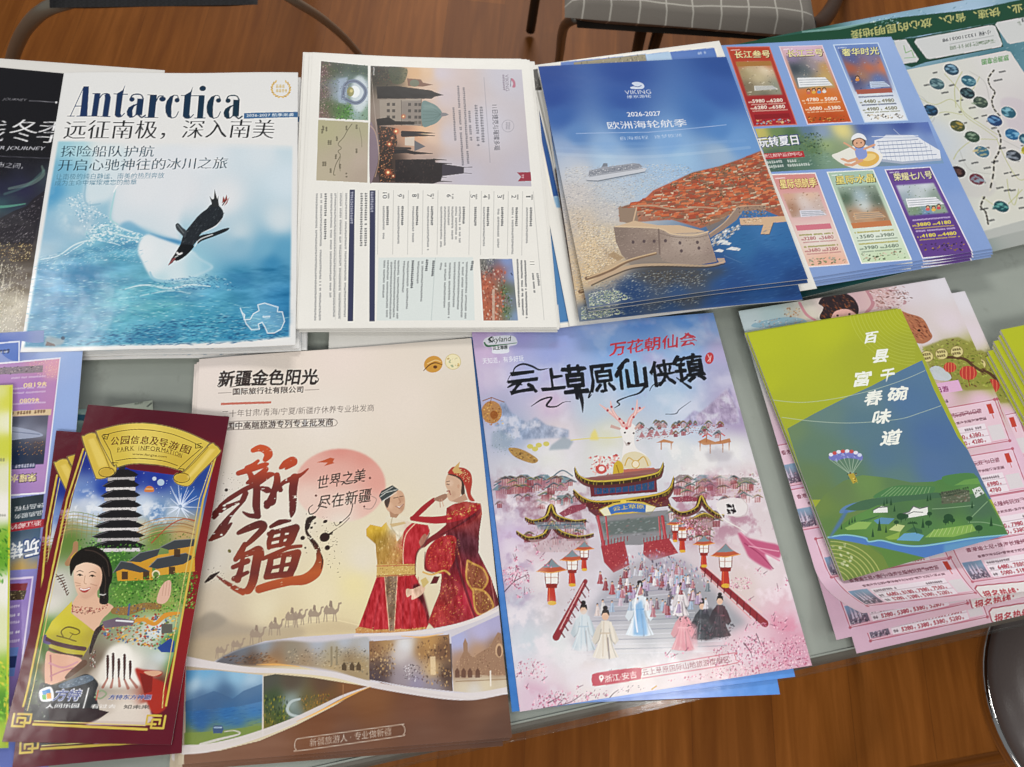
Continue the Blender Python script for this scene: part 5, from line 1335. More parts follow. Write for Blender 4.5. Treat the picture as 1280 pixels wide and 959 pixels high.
# ------------------------------------------------------------------ lilac flyers at the left, upside down
def art_lilac():
    A = Art([(-110, 440), (104, 434), (60, 965), (-190, 990)], 1.05, '#8ea6d8', 43)
    a = view(0, 400, 4.263); b = view(0, 620, 2.829)
    A.idw([(90, 440, '#9ab2e0'), (60, 440, '#a8b8de'), (95, 500, '#98b0e0'), (80, 560, '#92aadc'), (30, 445, '#8b9ad0'), (70, 640, '#8c90c8'), (40, 800, '#8474b8'), (20, 950, '#6c7cc4'), (10, 890, '#6c70bc'), (-60, 600, '#8a9cd4')])
    A.poly(a(-200, 245, 324, 202, 240, 950, -200, 985), '#e6e4f0'); q = a(-200, 255, 318, 210, 234, 942, -200, 975); M = A.mask(q)
    A.idw([(x, y, k) for (x, y), k in zip(a(280, 240, 200, 240, 60, 260, 290, 350, 200, 330, 100, 400, 260, 500, 100, 460, 250, 700, 240, 850, 220, 930, 100, 930, 280, 280), ['#d89cb4', '#c894b0', '#b48cc0', '#b484b8', '#a878b8', '#a47cc0', '#b884b4', '#a880c0', '#a888c4', '#b48cc0', '#a884bc', '#a080bc', '#e0a8b0'])], 1, M)
    A.specks(a(150, 225, 315, 215, 300, 330, 180, 300), 160, ['#f0c49c', '#f4dcc4', '#d88c9c', '#e8b4a8'], (.5, 1.4), 1.6, 0, 90, .6)
    A.poly(a(-100, 262, 230, 245, 228, 285, -100, 300), '#8c8088', .9); A.specks(a(0, 255, 230, 245, 228, 285, 0, 295), 70, ['#4c4448', '#c8b8b4', '#6c6c74'], (.8, 2), 1.5, 0, 50, .8)
    up = (-.02, 1)
    A.text('¥6180', a(250, 335)[0], a(125, 345)[0], 6.2, '#efd7a4', .01, up=up); A.text('¥6080', a(210, 425)[0], a(105, 432)[0], 6.2, '#efd7a4', .01, up=up)
    for y in (320, 380, 405, 465): A.tiny(a(60, y)[0], a(245, y - 10)[0], 2, '#e0d0e4', .7)
    A.poly(a(40, 500, 274, 488, 270, 522, 40, 530), '#d8c09c'); A.tiny(a(60, 520)[0], a(250, 508)[0], 4, '#5c3c2c', .9)
    q = a(40, 530, 258, 522, 232, 790, 40, 800)
    A.idw([(x, y, k) for (x, y), k in zip(a(80, 560, 230, 550, 100, 610, 210, 620, 80, 660, 200, 680, 100, 740, 200, 750), ['#4c5064', '#585868', '#a0a4b8', '#9498ac', '#2c3444', '#4c4448', '#1c2c48', '#2c3448'])], 1, A.mask(q))
    A.poly(a(40, 588, 150, 600, 222, 625, 215, 640, 120, 652, 40, 655), '#a4acc4', .9, True); A.line(a(60, 612, 210, 628), .7, '#5c6480')
    A.specks(a(100, 670, 235, 665, 225, 740, 90, 740), 60, ['#c8843c', '#6c4424', '#e8b060'], (.6, 1.6), .6, 0, 30, .6)
    A.poly(a(40, 800, 190, 788, 186, 812, 40, 822), '#3c4468'); A.tiny(a(80, 812)[0], a(185, 803)[0], 4, '#d8d8e8', .9)
    A.text('荣耀', a(194, 838)[0], a(100, 846)[0], 11, '#4c3c4c', .06, up=up); A.text('荣耀', a(190, 841)[0], a(104, 848)[0], 9.6, '#f2e2a8', .02, up=up)
    A.text('水', a(96, 846)[0], a(56, 850)[0], 9.6, '#f2e2a8', .03, up=up)
    q = b(-200, 60, 155, 10, 130, 275, -200, 300)
    A.idw([(x, y, k) for (x, y), k in zip(b(60, 40, 140, 30, 60, 90, 150, 80, 60, 140, 140, 160, 60, 220, 130, 230, 70, 265, 130, 265), ['#2f3a40', '#2c343c', '#34444c', '#3c4a54', '#3c5064', '#46607c', '#7c94c0', '#6c84b4', '#c8a050', '#b89860'])], 1, A.mask(q))
    A.poly(b(20, 118, 158, 98, 152, 128, 20, 148), '#a8303c'); A.text('浙江邮轮', b(146, 103)[0], b(36, 120)[0], 6.6, '#eed4d4', .01, up=up)
    A.text('臻品行程', b(155, 40)[0], b(52, 56)[0], 6, '#c8ccd0', .01, up=up); A.text('品质服务', b(150, 68)[0], b(50, 84)[0], 6, '#c8ccd0', .01, up=up)
    A.text('玩', b(140, 162)[0], b(84, 176)[0], 22, '#3c5484', .06, up=up); A.text('玩', b(137, 166)[0], b(87, 178)[0], 20, '#eef2f8', .02, up=up); A.text('转', b(80, 178)[0], b(38, 186)[0], 20, '#eef2f8', .02, up=up)
    A.poly(b(-100, 320, 118, 302, 60, 760, -100, 780), '#d8cce8'); A.poly(b(-100, 326, 112, 310, 55, 752, -100, 770), '#9078bc')
    A.poly(b(-100, 336, 98, 326, 92, 352, -100, 360), '#7c2c34'); A.poly(b(-100, 360, 94, 352, 84, 385, -100, 395), '#4c4030'); A.specks(b(30, 355, 90, 352, 84, 385, 28, 390), 30, ['#8c7c54', '#2c2820', '#b8a878'], (.8, 2), 1.4, 0, 40, .8)
    for y in (410, 440, 465, 500, 530): A.tiny(b(32, y + 6)[0], b(72, y)[0], 3, '#e4daf0' if y % 20 else '#fff', .85)
    A.poly(b(-60, 560, 66, 550, 50, 650, -60, 660), '#6884c8'); A.poly(b(-60, 590, 60, 580, 54, 620, -60, 630), '#2c3a6c')
    return A


lil = sheet('lilac_flyer', art_lilac(), (.0140, .0128, .004, .004), M_GLOSS, 'lilac cruise flyer lying upside down with gold prices, left of the maroon leaflets', 'flyer', 'lilac flyers at the left edge', bump=flat_wave(2))


def art_lilac_back():
    A = Art([(-150, 425), (55, 413), (45, 700), (-180, 720)], 1.0, '#7d8cc8', 44)
    a = view(0, 400, 4.263)
    A.idw([(50, 420, '#8f9cc6'), (20, 420, '#7486c4'), (5, 430, '#4c68b8'), (50, 433, '#98a8d0')])
    A.poly(a(-300, 145, 106, 112, 104, 170, 103, 400, -300, 400), '#e8ecf4'); A.poly(a(-300, 152, 99, 120, 97, 400, -300, 400), '#5f7cc4')
    A.tiny(a(-40, 188)[0], a(48, 178)[0], 5, '#1c2444', .95); A.tiny(a(-40, 184)[0], a(46, 174)[0], 2, '#f0f0f0', .7)
    return A


sheet('lilac_flyer', art_lilac_back(), (.0134, .0134, .0068, .0068), M_GLOSS, 'blue corner of another lilac flyer, over the foot of the black aurora magazine', 'flyer', 'lilac flyers at the left edge')

# ------------------------------------------------------------------ the cream desert tour brochure
def vgrad(A, x, stops):
    """ink that runs through colours down the page"""
    ys = [A.T([(x, s[0])])[0, 1] for s in stops]; K = np.array([hexc(s[1]) for s in stops])
    def f(y0, y1, x0, x1):
        r = np.arange(y0, y1)
        return np.stack([np.interp(r, ys, K[:, i]) for i in range(3)], 1)[:, None, :] * np.ones((1, x1 - x0, 1))
    return f


def art_desert():
    A = Art([(249, 449), (589, 423), (640, 922), (222, 956)], 1.15, '#e2d8d0', 51)
    a = view(230, 420, 3.2); c = view(230, 660, 3.048); d = view(255, 540, 4.567); e = view(430, 560, 3.995)
    A.idw([(260, 455, '#e4d8d1'), (420, 445, '#e6d8cf'), (580, 430, '#ded5c9'), (260, 530, '#e0d6cf'), (400, 520, '#e4dad0'), (500, 500, '#e2d6ca'), (590, 500, '#dbd0c2'), (270, 620, '#d9d2ca'), (350, 640, '#e0d8cc'), (450, 700, '#dfd6c4'), (600, 560, '#dcd2c4'),
           (260, 700, '#cfc9be'), (330, 760, '#ddd2b4'), (400, 740, '#e2d6b4'), (440, 730, '#e4d7a4'), (480, 760, '#ded0a2'), (270, 760, '#c9bca8'), (350, 775, '#d6c6a0'), (260, 790, '#b5a48c'), (300, 800, '#bca990'), (420, 790, '#d8c8a0'), (560, 780, '#d6c8ae'), (240, 820, '#a89a86'), (620, 730, '#dcd4c8'), (610, 680, '#dcd4c8')], pw=2.6)
    # head lettering
    A.text('新疆金色阳光', (272, 483.5), (393, 480.5), 19.5, '#2c2220', .026, .12)
    A.line(a(132, 198, 140, 204, 160, 190, 185, 168), [1, 2, 1.4], '#2c2220', 1, True); A.line(a(180, 206, 240, 196, 330, 178, 350, 160), [.6, 1.6, 1], '#2c2220', 1, True); A.line(a(500, 186, 520, 186, 528, 172, 515, 163), [2, 1.6, .8], '#2c2220', 1, True)
    A.text('国际旅行社有限公司', (290, 494), (376, 491), 8.2, '#3c3230', .014)
    A.line(a(135, 229, 185, 227), .6, '#6c605c'); A.line(a(475, 217, 530, 214), .6, '#6c605c')
    A.poly(a(145, 268, 342, 262, 342, 271, 145, 277), '#c06a58')
    A.text('二十年甘肃/青海/宁夏/新疆疗休养专业批发商', (276, 522), (464.5, 514), 9, '#6c625e', -.006)
    A.line(a(60, 346, 585, 330, 600, 338, 604, 348, 596, 358, 580, 362, 60, 380), .7, '#5c524e', .9)
    A.text('全国中高端旅游专列专业批发商', (272, 537.5), (413, 532), 9, '#3c302e', .018)
    A.ell(*a(992, 114)[0], 12, 10.4, '#c8923c', 1, -15); A.line(a(952, 140, 975, 118, 1000, 108, 1028, 116), [.8, 2, .8], '#5c3418', 1, True); A.line(a(968, 112, 1000, 98, 1022, 104), 1.2, '#e8c88c', .9, True); A.ell(*a(1000, 125)[0], 2.6, 2, '#5c3418')
    A.ell(*a(1073, 104)[0], 10, 9.6, '#e6dcb4', 1); A.line([(a(1073, 104)[0][0] + 10 * math.cos(t), a(1073, 104)[0][1] + 9.6 * math.sin(t)) for t in np.linspace(0, 6.28, 20)], .7, '#b8a45c', .8)
    A.specks(a(1048, 85, 1095, 78, 1098, 125, 1052, 130), 22, ['#b08c4c', '#8c9c7c', '#d8b86c', '#e8e0c8'], (1, 2.6), 1.6, 0, 90, .8)
    # the red sun
    P = a(615, 585)[0]; sun = [(P[0] + 57 * math.cos(t), P[1] + 46 * math.sin(t) + 4) for t in np.linspace(0, 6.28, 40)]
    M = A.mask(sun, .8)
    A.idw([(P[0], P[1] - 44, '#d3877c'), (P[0] + 30, P[1] - 36, '#d48c80'), (P[0] - 40, P[1] - 20, '#dba498'), (P[0], P[1] - 10, '#dba498'), (P[0] + 45, P[1], '#d9988c'), (P[0] - 40, P[1] + 20, '#e2c6ba'), (P[0], P[1] + 25, '#e2c8bc'), (P[0] + 40, P[1] + 30, '#e0b4a8'), (P[0], P[1] + 50, '#e2d6ca')], .92, M, 2.6)
    A.poly(a(522, 505, 550, 496, 575, 486, 592, 490, 585, 503, 592, 508, 575, 513, 550, 520, 565, 506), '#b8502c', .95)
    # brushed title
    ink = vgrad(A, 330, [(560, '#c4522a'), (585, '#b2452a'), (610, '#6c2a26'), (650, '#5c2422'), (655, '#5c2622'), (690, '#8a3a26'), (715, '#6c2c26'), (742, '#a84a28')])
    fire = vgrad(A, 330, [(640, '#241814'), (685, '#3c2018'), (700, '#8a4024'), (720, '#b4582c'), (740, '#a44828')])
    S = lambda p, w_, col=ink, r=.05: A.line(p, [k / 4.567 for k in w_], col, 1, True, r)
    S(d(272, 105, 310, 92, 345, 105, 358, 130, 340, 158), [30, 44, 50, 52, 30]); S(d(190, 235, 250, 215, 330, 190, 355, 182), [30, 40, 34, 14]); S(d(300, 165, 270, 190, 240, 205), [20, 30, 34])
    S(d(245, 225, 262, 255, 255, 290), [26, 36, 20]); S(d(345, 212, 310, 245, 270, 270, 240, 290), [30, 42, 36, 20]); S(d(85, 420, 140, 380, 220, 330, 300, 290, 350, 250, 385, 240), [14, 30, 30, 34, 44, 20])
    S(d(50, 480, 90, 440, 140, 420, 230, 380), [40, 46, 24, 8], ink, .3); S(d(290, 280, 292, 340, 290, 420, 300, 480), [40, 44, 46, 30]); S(d(215, 455, 250, 475, 300, 480), [10, 26, 34]); S(d(230, 350, 215, 385, 200, 400), [34, 34, 16]); S(d(320, 320, 350, 330, 370, 335), [26, 40, 20]); S(d(225, 390, 150, 470, 100, 540, 40, 610), [10, 24, 46, 24], ink, .25)
    S(d(30, 615, 100, 575, 150, 520), [16, 40, 14], ink, .3)
    S(d(425, 205, 455, 180, 490, 160, 500, 175, 455, 210), [20, 46, 44, 40, 14]); S(d(405, 245, 405, 290, 380, 360, 350, 420), [34, 44, 36, 40]); S(d(350, 405, 385, 400, 395, 340), [40, 30, 18]); S(d(395, 340, 440, 290, 500, 262, 545, 240, 580, 210), [20, 26, 40, 20, 10], ink, .15); S(d(505, 260, 495, 330, 495, 400, 492, 450, 485, 485), [52, 50, 44, 38, 8], ink, .15)
    S(d(410, 262, 425, 330), [10, 30])
    S(d(190, 575, 240, 550, 310, 525, 330, 545, 270, 610, 225, 650), [24, 40, 46, 40, 34, 22]); S(d(225, 640, 200, 690, 175, 725), [30, 40, 30]); S(d(180, 715, 250, 690, 300, 672, 310, 700), [26, 36, 50, 50]); S(d(300, 690, 285, 770, 270, 850, 245, 900, 215, 905), [54, 52, 50, 46, 20]); S(d(215, 912, 170, 890, 110, 850, 70, 820), [36, 30, 18, 6], ink, .4); S(d(160, 770, 240, 735), [26, 34]); S(d(215, 700, 205, 770, 185, 840), [24, 30, 40]); S(d(165, 835, 240, 800), [30, 22])
    S(d(370, 540, 420, 515, 480, 505), [20, 34, 14]); S(d(360, 580, 430, 562, 510, 548), [26, 30, 50]); S(d(380, 570, 362, 620, 360, 660), [34, 30, 24]); S(d(505, 555, 480, 620, 455, 640), [52, 46, 24]); S(d(440, 565, 425, 645), [28, 26]); S(d(375, 615, 490, 590), [20, 24]); S(d(365, 655, 470, 632), [24, 26])
    S(d(325, 722, 400, 690, 470, 660, 540, 650), [24, 26, 24, 20], ink, .1); S(d(370, 720, 440, 700, 520, 690), [22, 26, 46]); S(d(370, 725, 360, 780, 345, 820), [34, 40, 30]); S(d(515, 700, 495, 770, 470, 820), [50, 46, 40]); S(d(445, 705, 425, 810), [30, 26]); S(d(370, 775, 490, 750), [20, 24]); S(d(345, 825, 420, 815, 480, 810), [34, 36, 40])
    S(d(305, 895, 380, 872, 480, 850, 560, 840, 620, 800, 645, 740, 640, 690), [46, 50, 48, 60, 66, 46, 24], fire); S(d(640, 700, 625, 650, 590, 600, 570, 560, 580, 500), [22, 30, 20, 14, 26], fire, .3); S(d(575, 545, 590, 500, 620, 485), [26, 34, 14], '#2c1e1a', .2)
    S(d(655, 780, 662, 730, 645, 660), [4, 8, 4], '#3c2018', .3); S(d(5, 855, 40, 825, 85, 795), [8, 26, 4], '#2c1e1c', .3)
    for x, y, r, r2 in ((675, 600, 30, 26), (690, 660, 16, 14), (550, 604, 14, 12), (678, 510, 14, 9), (123, 330, 10, 9), (140, 678, 9, 11), (565, 660, 6, 6), (600, 545, 9, 7), (620, 520, 7, 5), (710, 580, 14, 5), (765, 515, 9, 5)):
        p = d(x, y)[0]; A.ell(p[0], p[1], r / 4.567, r2 / 4.567, '#2c1a16' if y != 678 else '#6c6430', 1, -30)
    A.line(d(660, 615, 690, 590, 730, 560, 775, 530, 815, 490), [4, 2.4, .6, .5, .6], '#2c1a16', 1, True, .2)
    A.specks(d(560, 460, 760, 480, 780, 620, 760, 860, 660, 700, 560, 700), 60, ['#3c2420', '#5c4c3c', '#2c1a16'], (.5, 1.5), 1.8, 30, 60, .9); A.specks(d(60, 230, 250, 220, 200, 340, 60, 420), 26, ['#5c5c30', '#5c2a24'], (.5, 1.4), 1.2, 0, 90, .9); A.specks(d(10, 760, 120, 760, 110, 860, 5, 870), 22, ['#3c2a28', '#5c4a44'], (.5, 1.2), 2, -30, 30, .9)
    A.text('世界之美', (394, 612), (454, 602), 17, '#2c2422', .008, .15); A.text('尽在新疆', (394, 637), (462, 627), 17.5, '#2c2422', .008, .15)
    A.line(a(545, 660, 520, 700, 495, 712, 490, 690, 505, 675), [1, 1.6, .8], '#2c2422', 1, True); A.line(a(665, 670, 655, 710, 625, 740, 600, 758, 590, 745), [1.4, .9, .7], '#3c3230', .95, True); A.line(a(740, 640, 760, 655, 740, 690, 710, 690), [.7, .6], '#6c625e', .8, True)
    for x, y, r in ((734, 568, 1.8), (518, 638, 1.8), (711, 682, 1.6)): p = a(x, y)[0]; A.poly([(p[0] - r, p[1]), (p[0], p[1] - r), (p[0] + r, p[1]), (p[0], p[1] + r)], '#5c2a24')
    # desert, camels
    A.poly(c(20, 380, 60, 340, 105, 318, 150, 340, 210, 368, 330, 378, 420, 370, 420, 420, 20, 500), '#9c9080', .6, True, 3); A.poly(c(60, 345, 105, 320, 155, 345, 140, 370, 60, 400), '#8c8478', .5, True, 2)
    A.poly(c(10, 430, 120, 415, 260, 400, 420, 372, 560, 352, 660, 372, 690, 395, 400, 420, 200, 470, 110, 505, 15, 490), '#bda988', .55, True, 3); A.line(c(380, 370, 480, 356, 560, 350, 660, 372), 1.2, '#e6d6ae', .7, True)
    cam = '#9a8878'
    for x, y, s in ((136, 470, .8), (195, 448, .85), (268, 410, 1), (338, 378, .95), (402, 345, 1.05), (428, 340, .9), (486, 332, .95), (548, 322, 1.1)):
        p = np.array(c(x, y)[0])
        m = lambda *q: [tuple(p + np.array([q[i], q[i + 1]]) * s) for i in range(0, len(q), 2)]
        A.poly(m(-8, -1, -7, -5, -4, -9, -1.5, -5, 1, -9, 3.6, -5, 5.5, -3, 8, -5, 9, -11, 12.5, -12, 13, -10, 10.5, -9, 9.5, -2, 6, 2, -6, 2), cam, .9)
        for lx, b_ in ((-6.5, -1), (-4.5, .6), (4, -.8), (5.8, 1)): A.line(m(lx, 1, lx + b_, 10), 1.1, cam, .9)
        if s > .93: A.poly(m(-2, -7, -.5, -14, 2, -13, 2.6, -6), '#8c7a6c', .9)
    # the dancers
    red, dred, gold, skin = '#b0262e', '#6c1a22', '#c49a44', '#c9a184'
    A.poly(e(155, 632, 345, 635, 372, 690, 415, 840, 412, 880, 395, 912, 240, 925, 48, 925, 95, 800), red, 1)
    for x0, x1 in ((130, 80), (170, 130), (300, 320), (330, 370), (270, 280)): A.line(e(x0 + 30, 645, (x0 + x1) / 2 + 10, 760, x1, 910), [1, 3, 2], '#8c1a24', .45, True)
    A.poly(e(330, 700, 372, 690, 415, 840, 410, 880, 390, 800), '#4c141c', .85, True, 1)
    A.poly(e(45, 905, 60, 893, 140, 908, 240, 905, 330, 905, 395, 893, 400, 915, 240, 930, 46, 930), '#c08c54'); A.specks(e(45, 905, 60, 893, 240, 905, 395, 893, 400, 915, 46, 930), 60, ['#e8c888', '#7c3a24', '#a86c3c'], (.6, 1.6), 1.3, 0, 90, .8)
    A.poly(e(190, 640, 255, 640, 238, 915, 214, 915), '#7c6450'); A.specks(e(195, 640, 250, 640, 236, 915, 216, 915), 90, ['#c8a878', '#4c2c24', '#9c5c44'], (.6, 1.6), 1.2, 0, 90, .85); A.line(e(190, 640, 214, 915), .8, '#e8c0a0'); A.line(e(255, 640, 238, 915), .8, '#e8c0a0')
    A.poly(e(145, 480, 100, 440, 98, 405, 120, 383, 175, 395, 215, 355, 280, 360, 345, 378, 400, 385, 415, 420, 385, 480, 355, 520, 345, 590, 155, 590), '#b4893c', 1)
    A.idw([(*e(x, y)[0], k) for x, y, k in ((120, 410, '#d4ac34'), (150, 440, '#a88428'), (180, 470, '#8c6c28'), (170, 400, '#dcb840'), (190, 530, '#b08840'), (230, 470, '#c09a60'), (240, 400, '#d8d0b8'), (270, 430, '#d4c4a4'), (260, 540, '#b88c4c'), (330, 400, '#b0262e'), (340, 480, '#a8242c'), (320, 560, '#a0262c'), (390, 430, '#b42a30'), (300, 480, '#a83a34'))], 1, A.mask(e(145, 480, 100, 440, 98, 405, 120, 383, 175, 395, 215, 355, 280, 360, 345, 378, 400, 385, 415, 420, 385, 480, 355, 520, 345, 590, 155, 590)), 4)
    A.poly(e(290, 385, 335, 375, 410, 385, 420, 415, 380, 485, 352, 525, 343, 590, 285, 590, 280, 480), red, .95); A.line(e(345, 378, 300, 430, 285, 500, 285, 590), 1.1, '#e8c8a8', .9, True); A.specks(e(150, 480, 280, 400, 285, 590, 158, 590), 120, ['#d8b060', '#7c5c24', '#e8cc8c', '#9c6c34'], (.6, 1.8), 2.2, 80, 30, .6)
    A.poly(e(195, 350, 230, 335, 295, 340, 335, 365, 300, 400, 255, 465, 245, 420, 215, 400), '#ddd4be', .9, True); A.line(e(230, 345, 225, 395, 260, 440), 1.4, '#b0a080', .7, True); A.poly(e(215, 380, 290, 368, 300, 378, 230, 395), '#c8ac7c', .9)
    A.poly(e(152, 582, 345, 580, 350, 635, 150, 645), '#c8a660'); A.specks(e(152, 582, 345, 580, 350, 635, 150, 645), 90, ['#f0dca0', '#8c5c2c', '#a87c3c', '#e8c880'], (.7, 1.8), 1.3, 0, 90, .8); A.line(e(150, 590, 346, 586), .8, '#a83434', .8); A.line(e(150, 640, 348, 632), .8, '#8c2a2c', .8)
    A.poly(e(190, 270, 205, 235, 240, 215, 275, 215, 292, 245, 293, 290, 275, 325, 245, 332, 215, 320, 198, 300), skin, 1, True); A.poly(e(190, 272, 200, 235, 215, 225, 218, 262, 205, 300), '#3c302c', .9, True)
    A.poly(e(162, 240, 175, 215, 230, 186, 262, 208, 245, 222, 178, 268), '#3c4444'); A.line(e(168, 245, 200, 222, 255, 208), .8, '#d8d8d0'); A.line(e(175, 228, 232, 196), .8, '#c8c8c0'); A.line(e(180, 265, 250, 222), .8, '#e8e8e0')
    A.line(e(238, 250, 258, 246), 1, '#4c3428'); A.line(e(268, 243, 284, 241), 1, '#4c3428'); A.line(e(262, 250, 272, 272, 262, 276), .7, '#9c6c54'); A.line(e(250, 292, 268, 296, 284, 282), [.8, 1.8, .8], '#f0e8e0'); A.line(e(248, 291, 266, 302, 286, 281), .7, '#7c3c34'); A.poly(e(215, 315, 240, 330, 265, 330, 250, 350, 220, 345), '#a87c60', .9)
    dress = e(505, 300, 540, 280, 600, 265, 680, 275, 688, 320, 672, 420, 668, 520, 730, 640, 772, 760, 775, 800, 640, 850, 600, 870, 440, 900, 410, 870, 440, 790, 470, 720, 480, 640, 470, 580, 500, 480)
    A.poly(dress, '#7a1c26')
    A.idw([(*e(x, y)[0], k) for x, y, k in ((600, 330, '#a4302e'), (650, 300, '#a44a3c'), (660, 400, '#74282e'), (640, 480, '#5c2430'), (600, 480, '#4c1c28'), (560, 560, '#6c1c28'), (600, 640, '#8c1c2c'), (680, 640, '#86202c'), (740, 760, '#5c141e'), (520, 740, '#8c3430'), (480, 820, '#a83030'), (560, 820, '#8c2428'), (630, 800, '#a01c30'), (580, 760, '#b01c34'), (700, 760, '#7c2a24'))], 1, A.mask(dress), 4)
    A.specks(e(480, 640, 560, 650, 590, 780, 600, 860, 440, 895, 420, 860, 470, 740), 260, ['#c8603c', '#d89858', '#8c1c24', '#6c141c', '#b8382c'], (.6, 1.8), 1.5, 0, 90, .7)
    A.poly(e(395, 560, 410, 500, 470, 445, 545, 440, 560, 500, 545, 560, 500, 625, 440, 620, 395, 610), '#a4262a', 1, True); A.specks(e(400, 560, 420, 500, 470, 450, 545, 445, 550, 560, 500, 620, 410, 605), 190, ['#c84a34', '#d88848', '#7c1a20', '#8c1c24'], (.6, 1.8), 1.4, 0, 90, .7)
    A.line(e(385, 620, 430, 632, 490, 612, 520, 630), 2.2, '#d0a458', .95, True); A.poly(e(440, 640, 470, 640, 455, 675, 420, 680), '#5c141c')
    for pts in (e(612, 560, 640, 575, 690, 600, 715, 650, 700, 690, 660, 720, 625, 690, 605, 640), e(640, 700, 700, 715, 740, 770, 735, 805, 680, 830, 650, 800)):
        A.poly(pts, '#8c5c34', .75, True); A.line(pts, 2.4, '#c49448', .9, True, closed=True); A.specks(pts, 60, ['#d8b060', '#5c2018', '#a87c3c'], (.7, 1.8), 1.4, 0, 90, .85)
    A.specks(e(510, 470, 570, 450, 580, 530, 520, 540), 50, ['#c89c58', '#8c5c3c', '#5c2424'], (.6, 1.6), 1.4, 0, 90, .8); A.line(e(540, 440, 575, 560, 590, 700, 640, 845), .9, '#c06050', .6, True); A.line(e(730, 640, 755, 800), .8, '#d89080', .7)
    A.line(e(660, 310, 620, 350, 540, 380, 470, 430, 420, 460, 390, 490), [11, 11, 10, 8, 6, 3.4], '#7c2228', 1, True); A.line(e(650, 330, 560, 388, 470, 436), [3, 2, 1], '#4c1820', .6, True); A.line(e(660, 290, 600, 330, 530, 350, 440, 360, 330, 352), [9, 9, 10, 9, 6], '#a4242c', 1, True); A.line(e(335, 352, 390, 300, 440, 258), [6, 7, 5], '#9c222a', 1, True)
    A.specks(e(500, 330, 600, 290, 680, 270, 670, 310, 560, 350, 510, 360), 90, ['#d8b068', '#b07c44', '#c83c34'], (.7, 2), 1.5, -20, 50, .85)
    A.poly(e(440, 256, 465, 240, 500, 228, 512, 240, 490, 262, 468, 268), '#9c7460', 1, True); A.line(e(480, 255, 490, 290), 1, '#c8a088'); A.line(e(470, 258, 474, 295), 1, '#b88c74'); A.poly(e(300, 705, 330, 705, 372, 688, 395, 695, 380, 730, 330, 758, 325, 735, 303, 745), '#d8b49c', 1, True); A.poly(e(372, 660, 398, 645, 415, 670, 385, 700), '#c8b070'); A.poly(e(365, 470, 390, 430, 405, 445, 385, 500), '#a47460', .9, True)
    A.poly(e(500, 160, 515, 130, 560, 130, 588, 165, 585, 215, 560, 255, 525, 265, 508, 240, 512, 215, 500, 185), '#cba88e', 1, True); A.poly(e(512, 130, 560, 118, 590, 150, 600, 240, 580, 225, 582, 170, 556, 145), '#3c2a24', .95, True)
    A.poly(e(530, 265, 560, 250, 600, 225, 615, 255, 570, 275), '#b8917a'); A.line(e(508, 180, 520, 182), 1, '#3c2820'); A.line(e(506, 168, 522, 165), .8, '#4c3428'); A.line(e(508, 215, 520, 213, 525, 232), 1.2, '#8c3c38'); A.ell(*e(566, 190)[0], 1.6, 2.6, '#c49a80')
    A.poly(e(512, 125, 535, 95, 560, 95, 600, 100, 630, 125, 637, 170, 630, 225, 650, 262, 620, 255, 600, 190, 580, 150, 545, 132), '#a8382c', 1, True); A.specks(e(515, 125, 560, 100, 605, 110, 630, 150, 615, 180, 570, 140), 60, ['#e8c898', '#d88c5c', '#c8b080'], (.6, 1.6), 1, 0, 90, .85); A.poly(e(535, 110, 550, 90, 575, 66, 568, 98, 590, 125, 545, 125), '#c8a468')
    for pts, am in ((e(155, 645, 345, 640, 372, 690, 415, 840, 395, 905, 240, 915, 60, 905, 95, 800), .16), (e(290, 390, 400, 390, 380, 480, 345, 590, 285, 590), .13), (e(110, 400, 180, 400, 280, 420, 280, 580, 160, 580, 140, 470), .12), (dress, .13), (e(400, 560, 420, 500, 470, 450, 545, 445, 550, 560, 500, 620, 410, 605), .12)):
        A.grain(am, 9, A.mask(pts, .6), 3, .35)
    A.line(e(418, 425, 392, 480, 352, 530, 344, 640), [1.5, 3, 1], '#4c1018', .55, True); A.line(e(395, 520, 398, 600, 440, 625), [1, 3, 1], '#4c1018', .5, True); A.line(e(560, 455, 555, 560, 600, 700, 650, 845), [2, 4, 2], '#34101a', .5, True)
    for x, y, k in ((275, 255, '#b08468'), (278, 300, '#a87c62'), (222, 290, '#dcb89c'), (245, 235, '#dab89c'), (540, 230, '#b8927a'), (528, 175, '#dcc0aa')): p = e(x, y)[0]; A.ell(p[0], p[1], 3.2, 4, k, .5, soft=1)
    # the flowing bands at the foot with their pictures
    A.poly(c(640, 402, 800, 400, 950, 382, 1080, 355, 1202, 302, 1232, 640, 1080, 640, 700, 590, 400, 520, 250, 520, 110, 508, 180, 470, 300, 430, 420, 415), '#c9c4cc')
    top = c(118, 508, 200, 462, 300, 436, 380, 428, 500, 435, 640, 420, 700, 430, 700, 580, 560, 545, 420, 525, 270, 525, 160, 520)
    A.idw([(*c(x, y)[0], k) for x, y, k in ((160, 490, '#5c5c64'), (220, 465, '#6c7480'), (300, 450, '#8c98a8'), (250, 500, '#5c4434'), (340, 490, '#7c6450'), (330, 515, '#c89050'), (400, 470, '#8c8474'), (450, 500, '#9c8468'), (560, 480, '#a4987c'), (620, 500, '#8c7454'), (500, 440, '#a8b0c0'), (600, 435, '#b0b8c8'), (660, 520, '#a48c64'), (560, 530, '#b49c74'), (680, 450, '#b0b4bc'))], 1, A.mask(top, .6, True))
    A.specks(c(380, 460, 690, 450, 690, 560, 540, 530, 380, 510), 260, ['#6c5c44', '#b8a484', '#7c7464', '#cbbfa4', '#4c4438'], (.6, 1.8), 1.8, 0, 50, .6); A.specks(c(140, 490, 300, 470, 360, 510, 200, 515), 120, ['#5c3c24', '#3c3430', '#8c5c34'], (.6, 1.8), 2.2, -5, 20, .6)
    for x in (552, 572): A.line(c(x, 455, x, 520), 2.4, '#8c8068', .9)
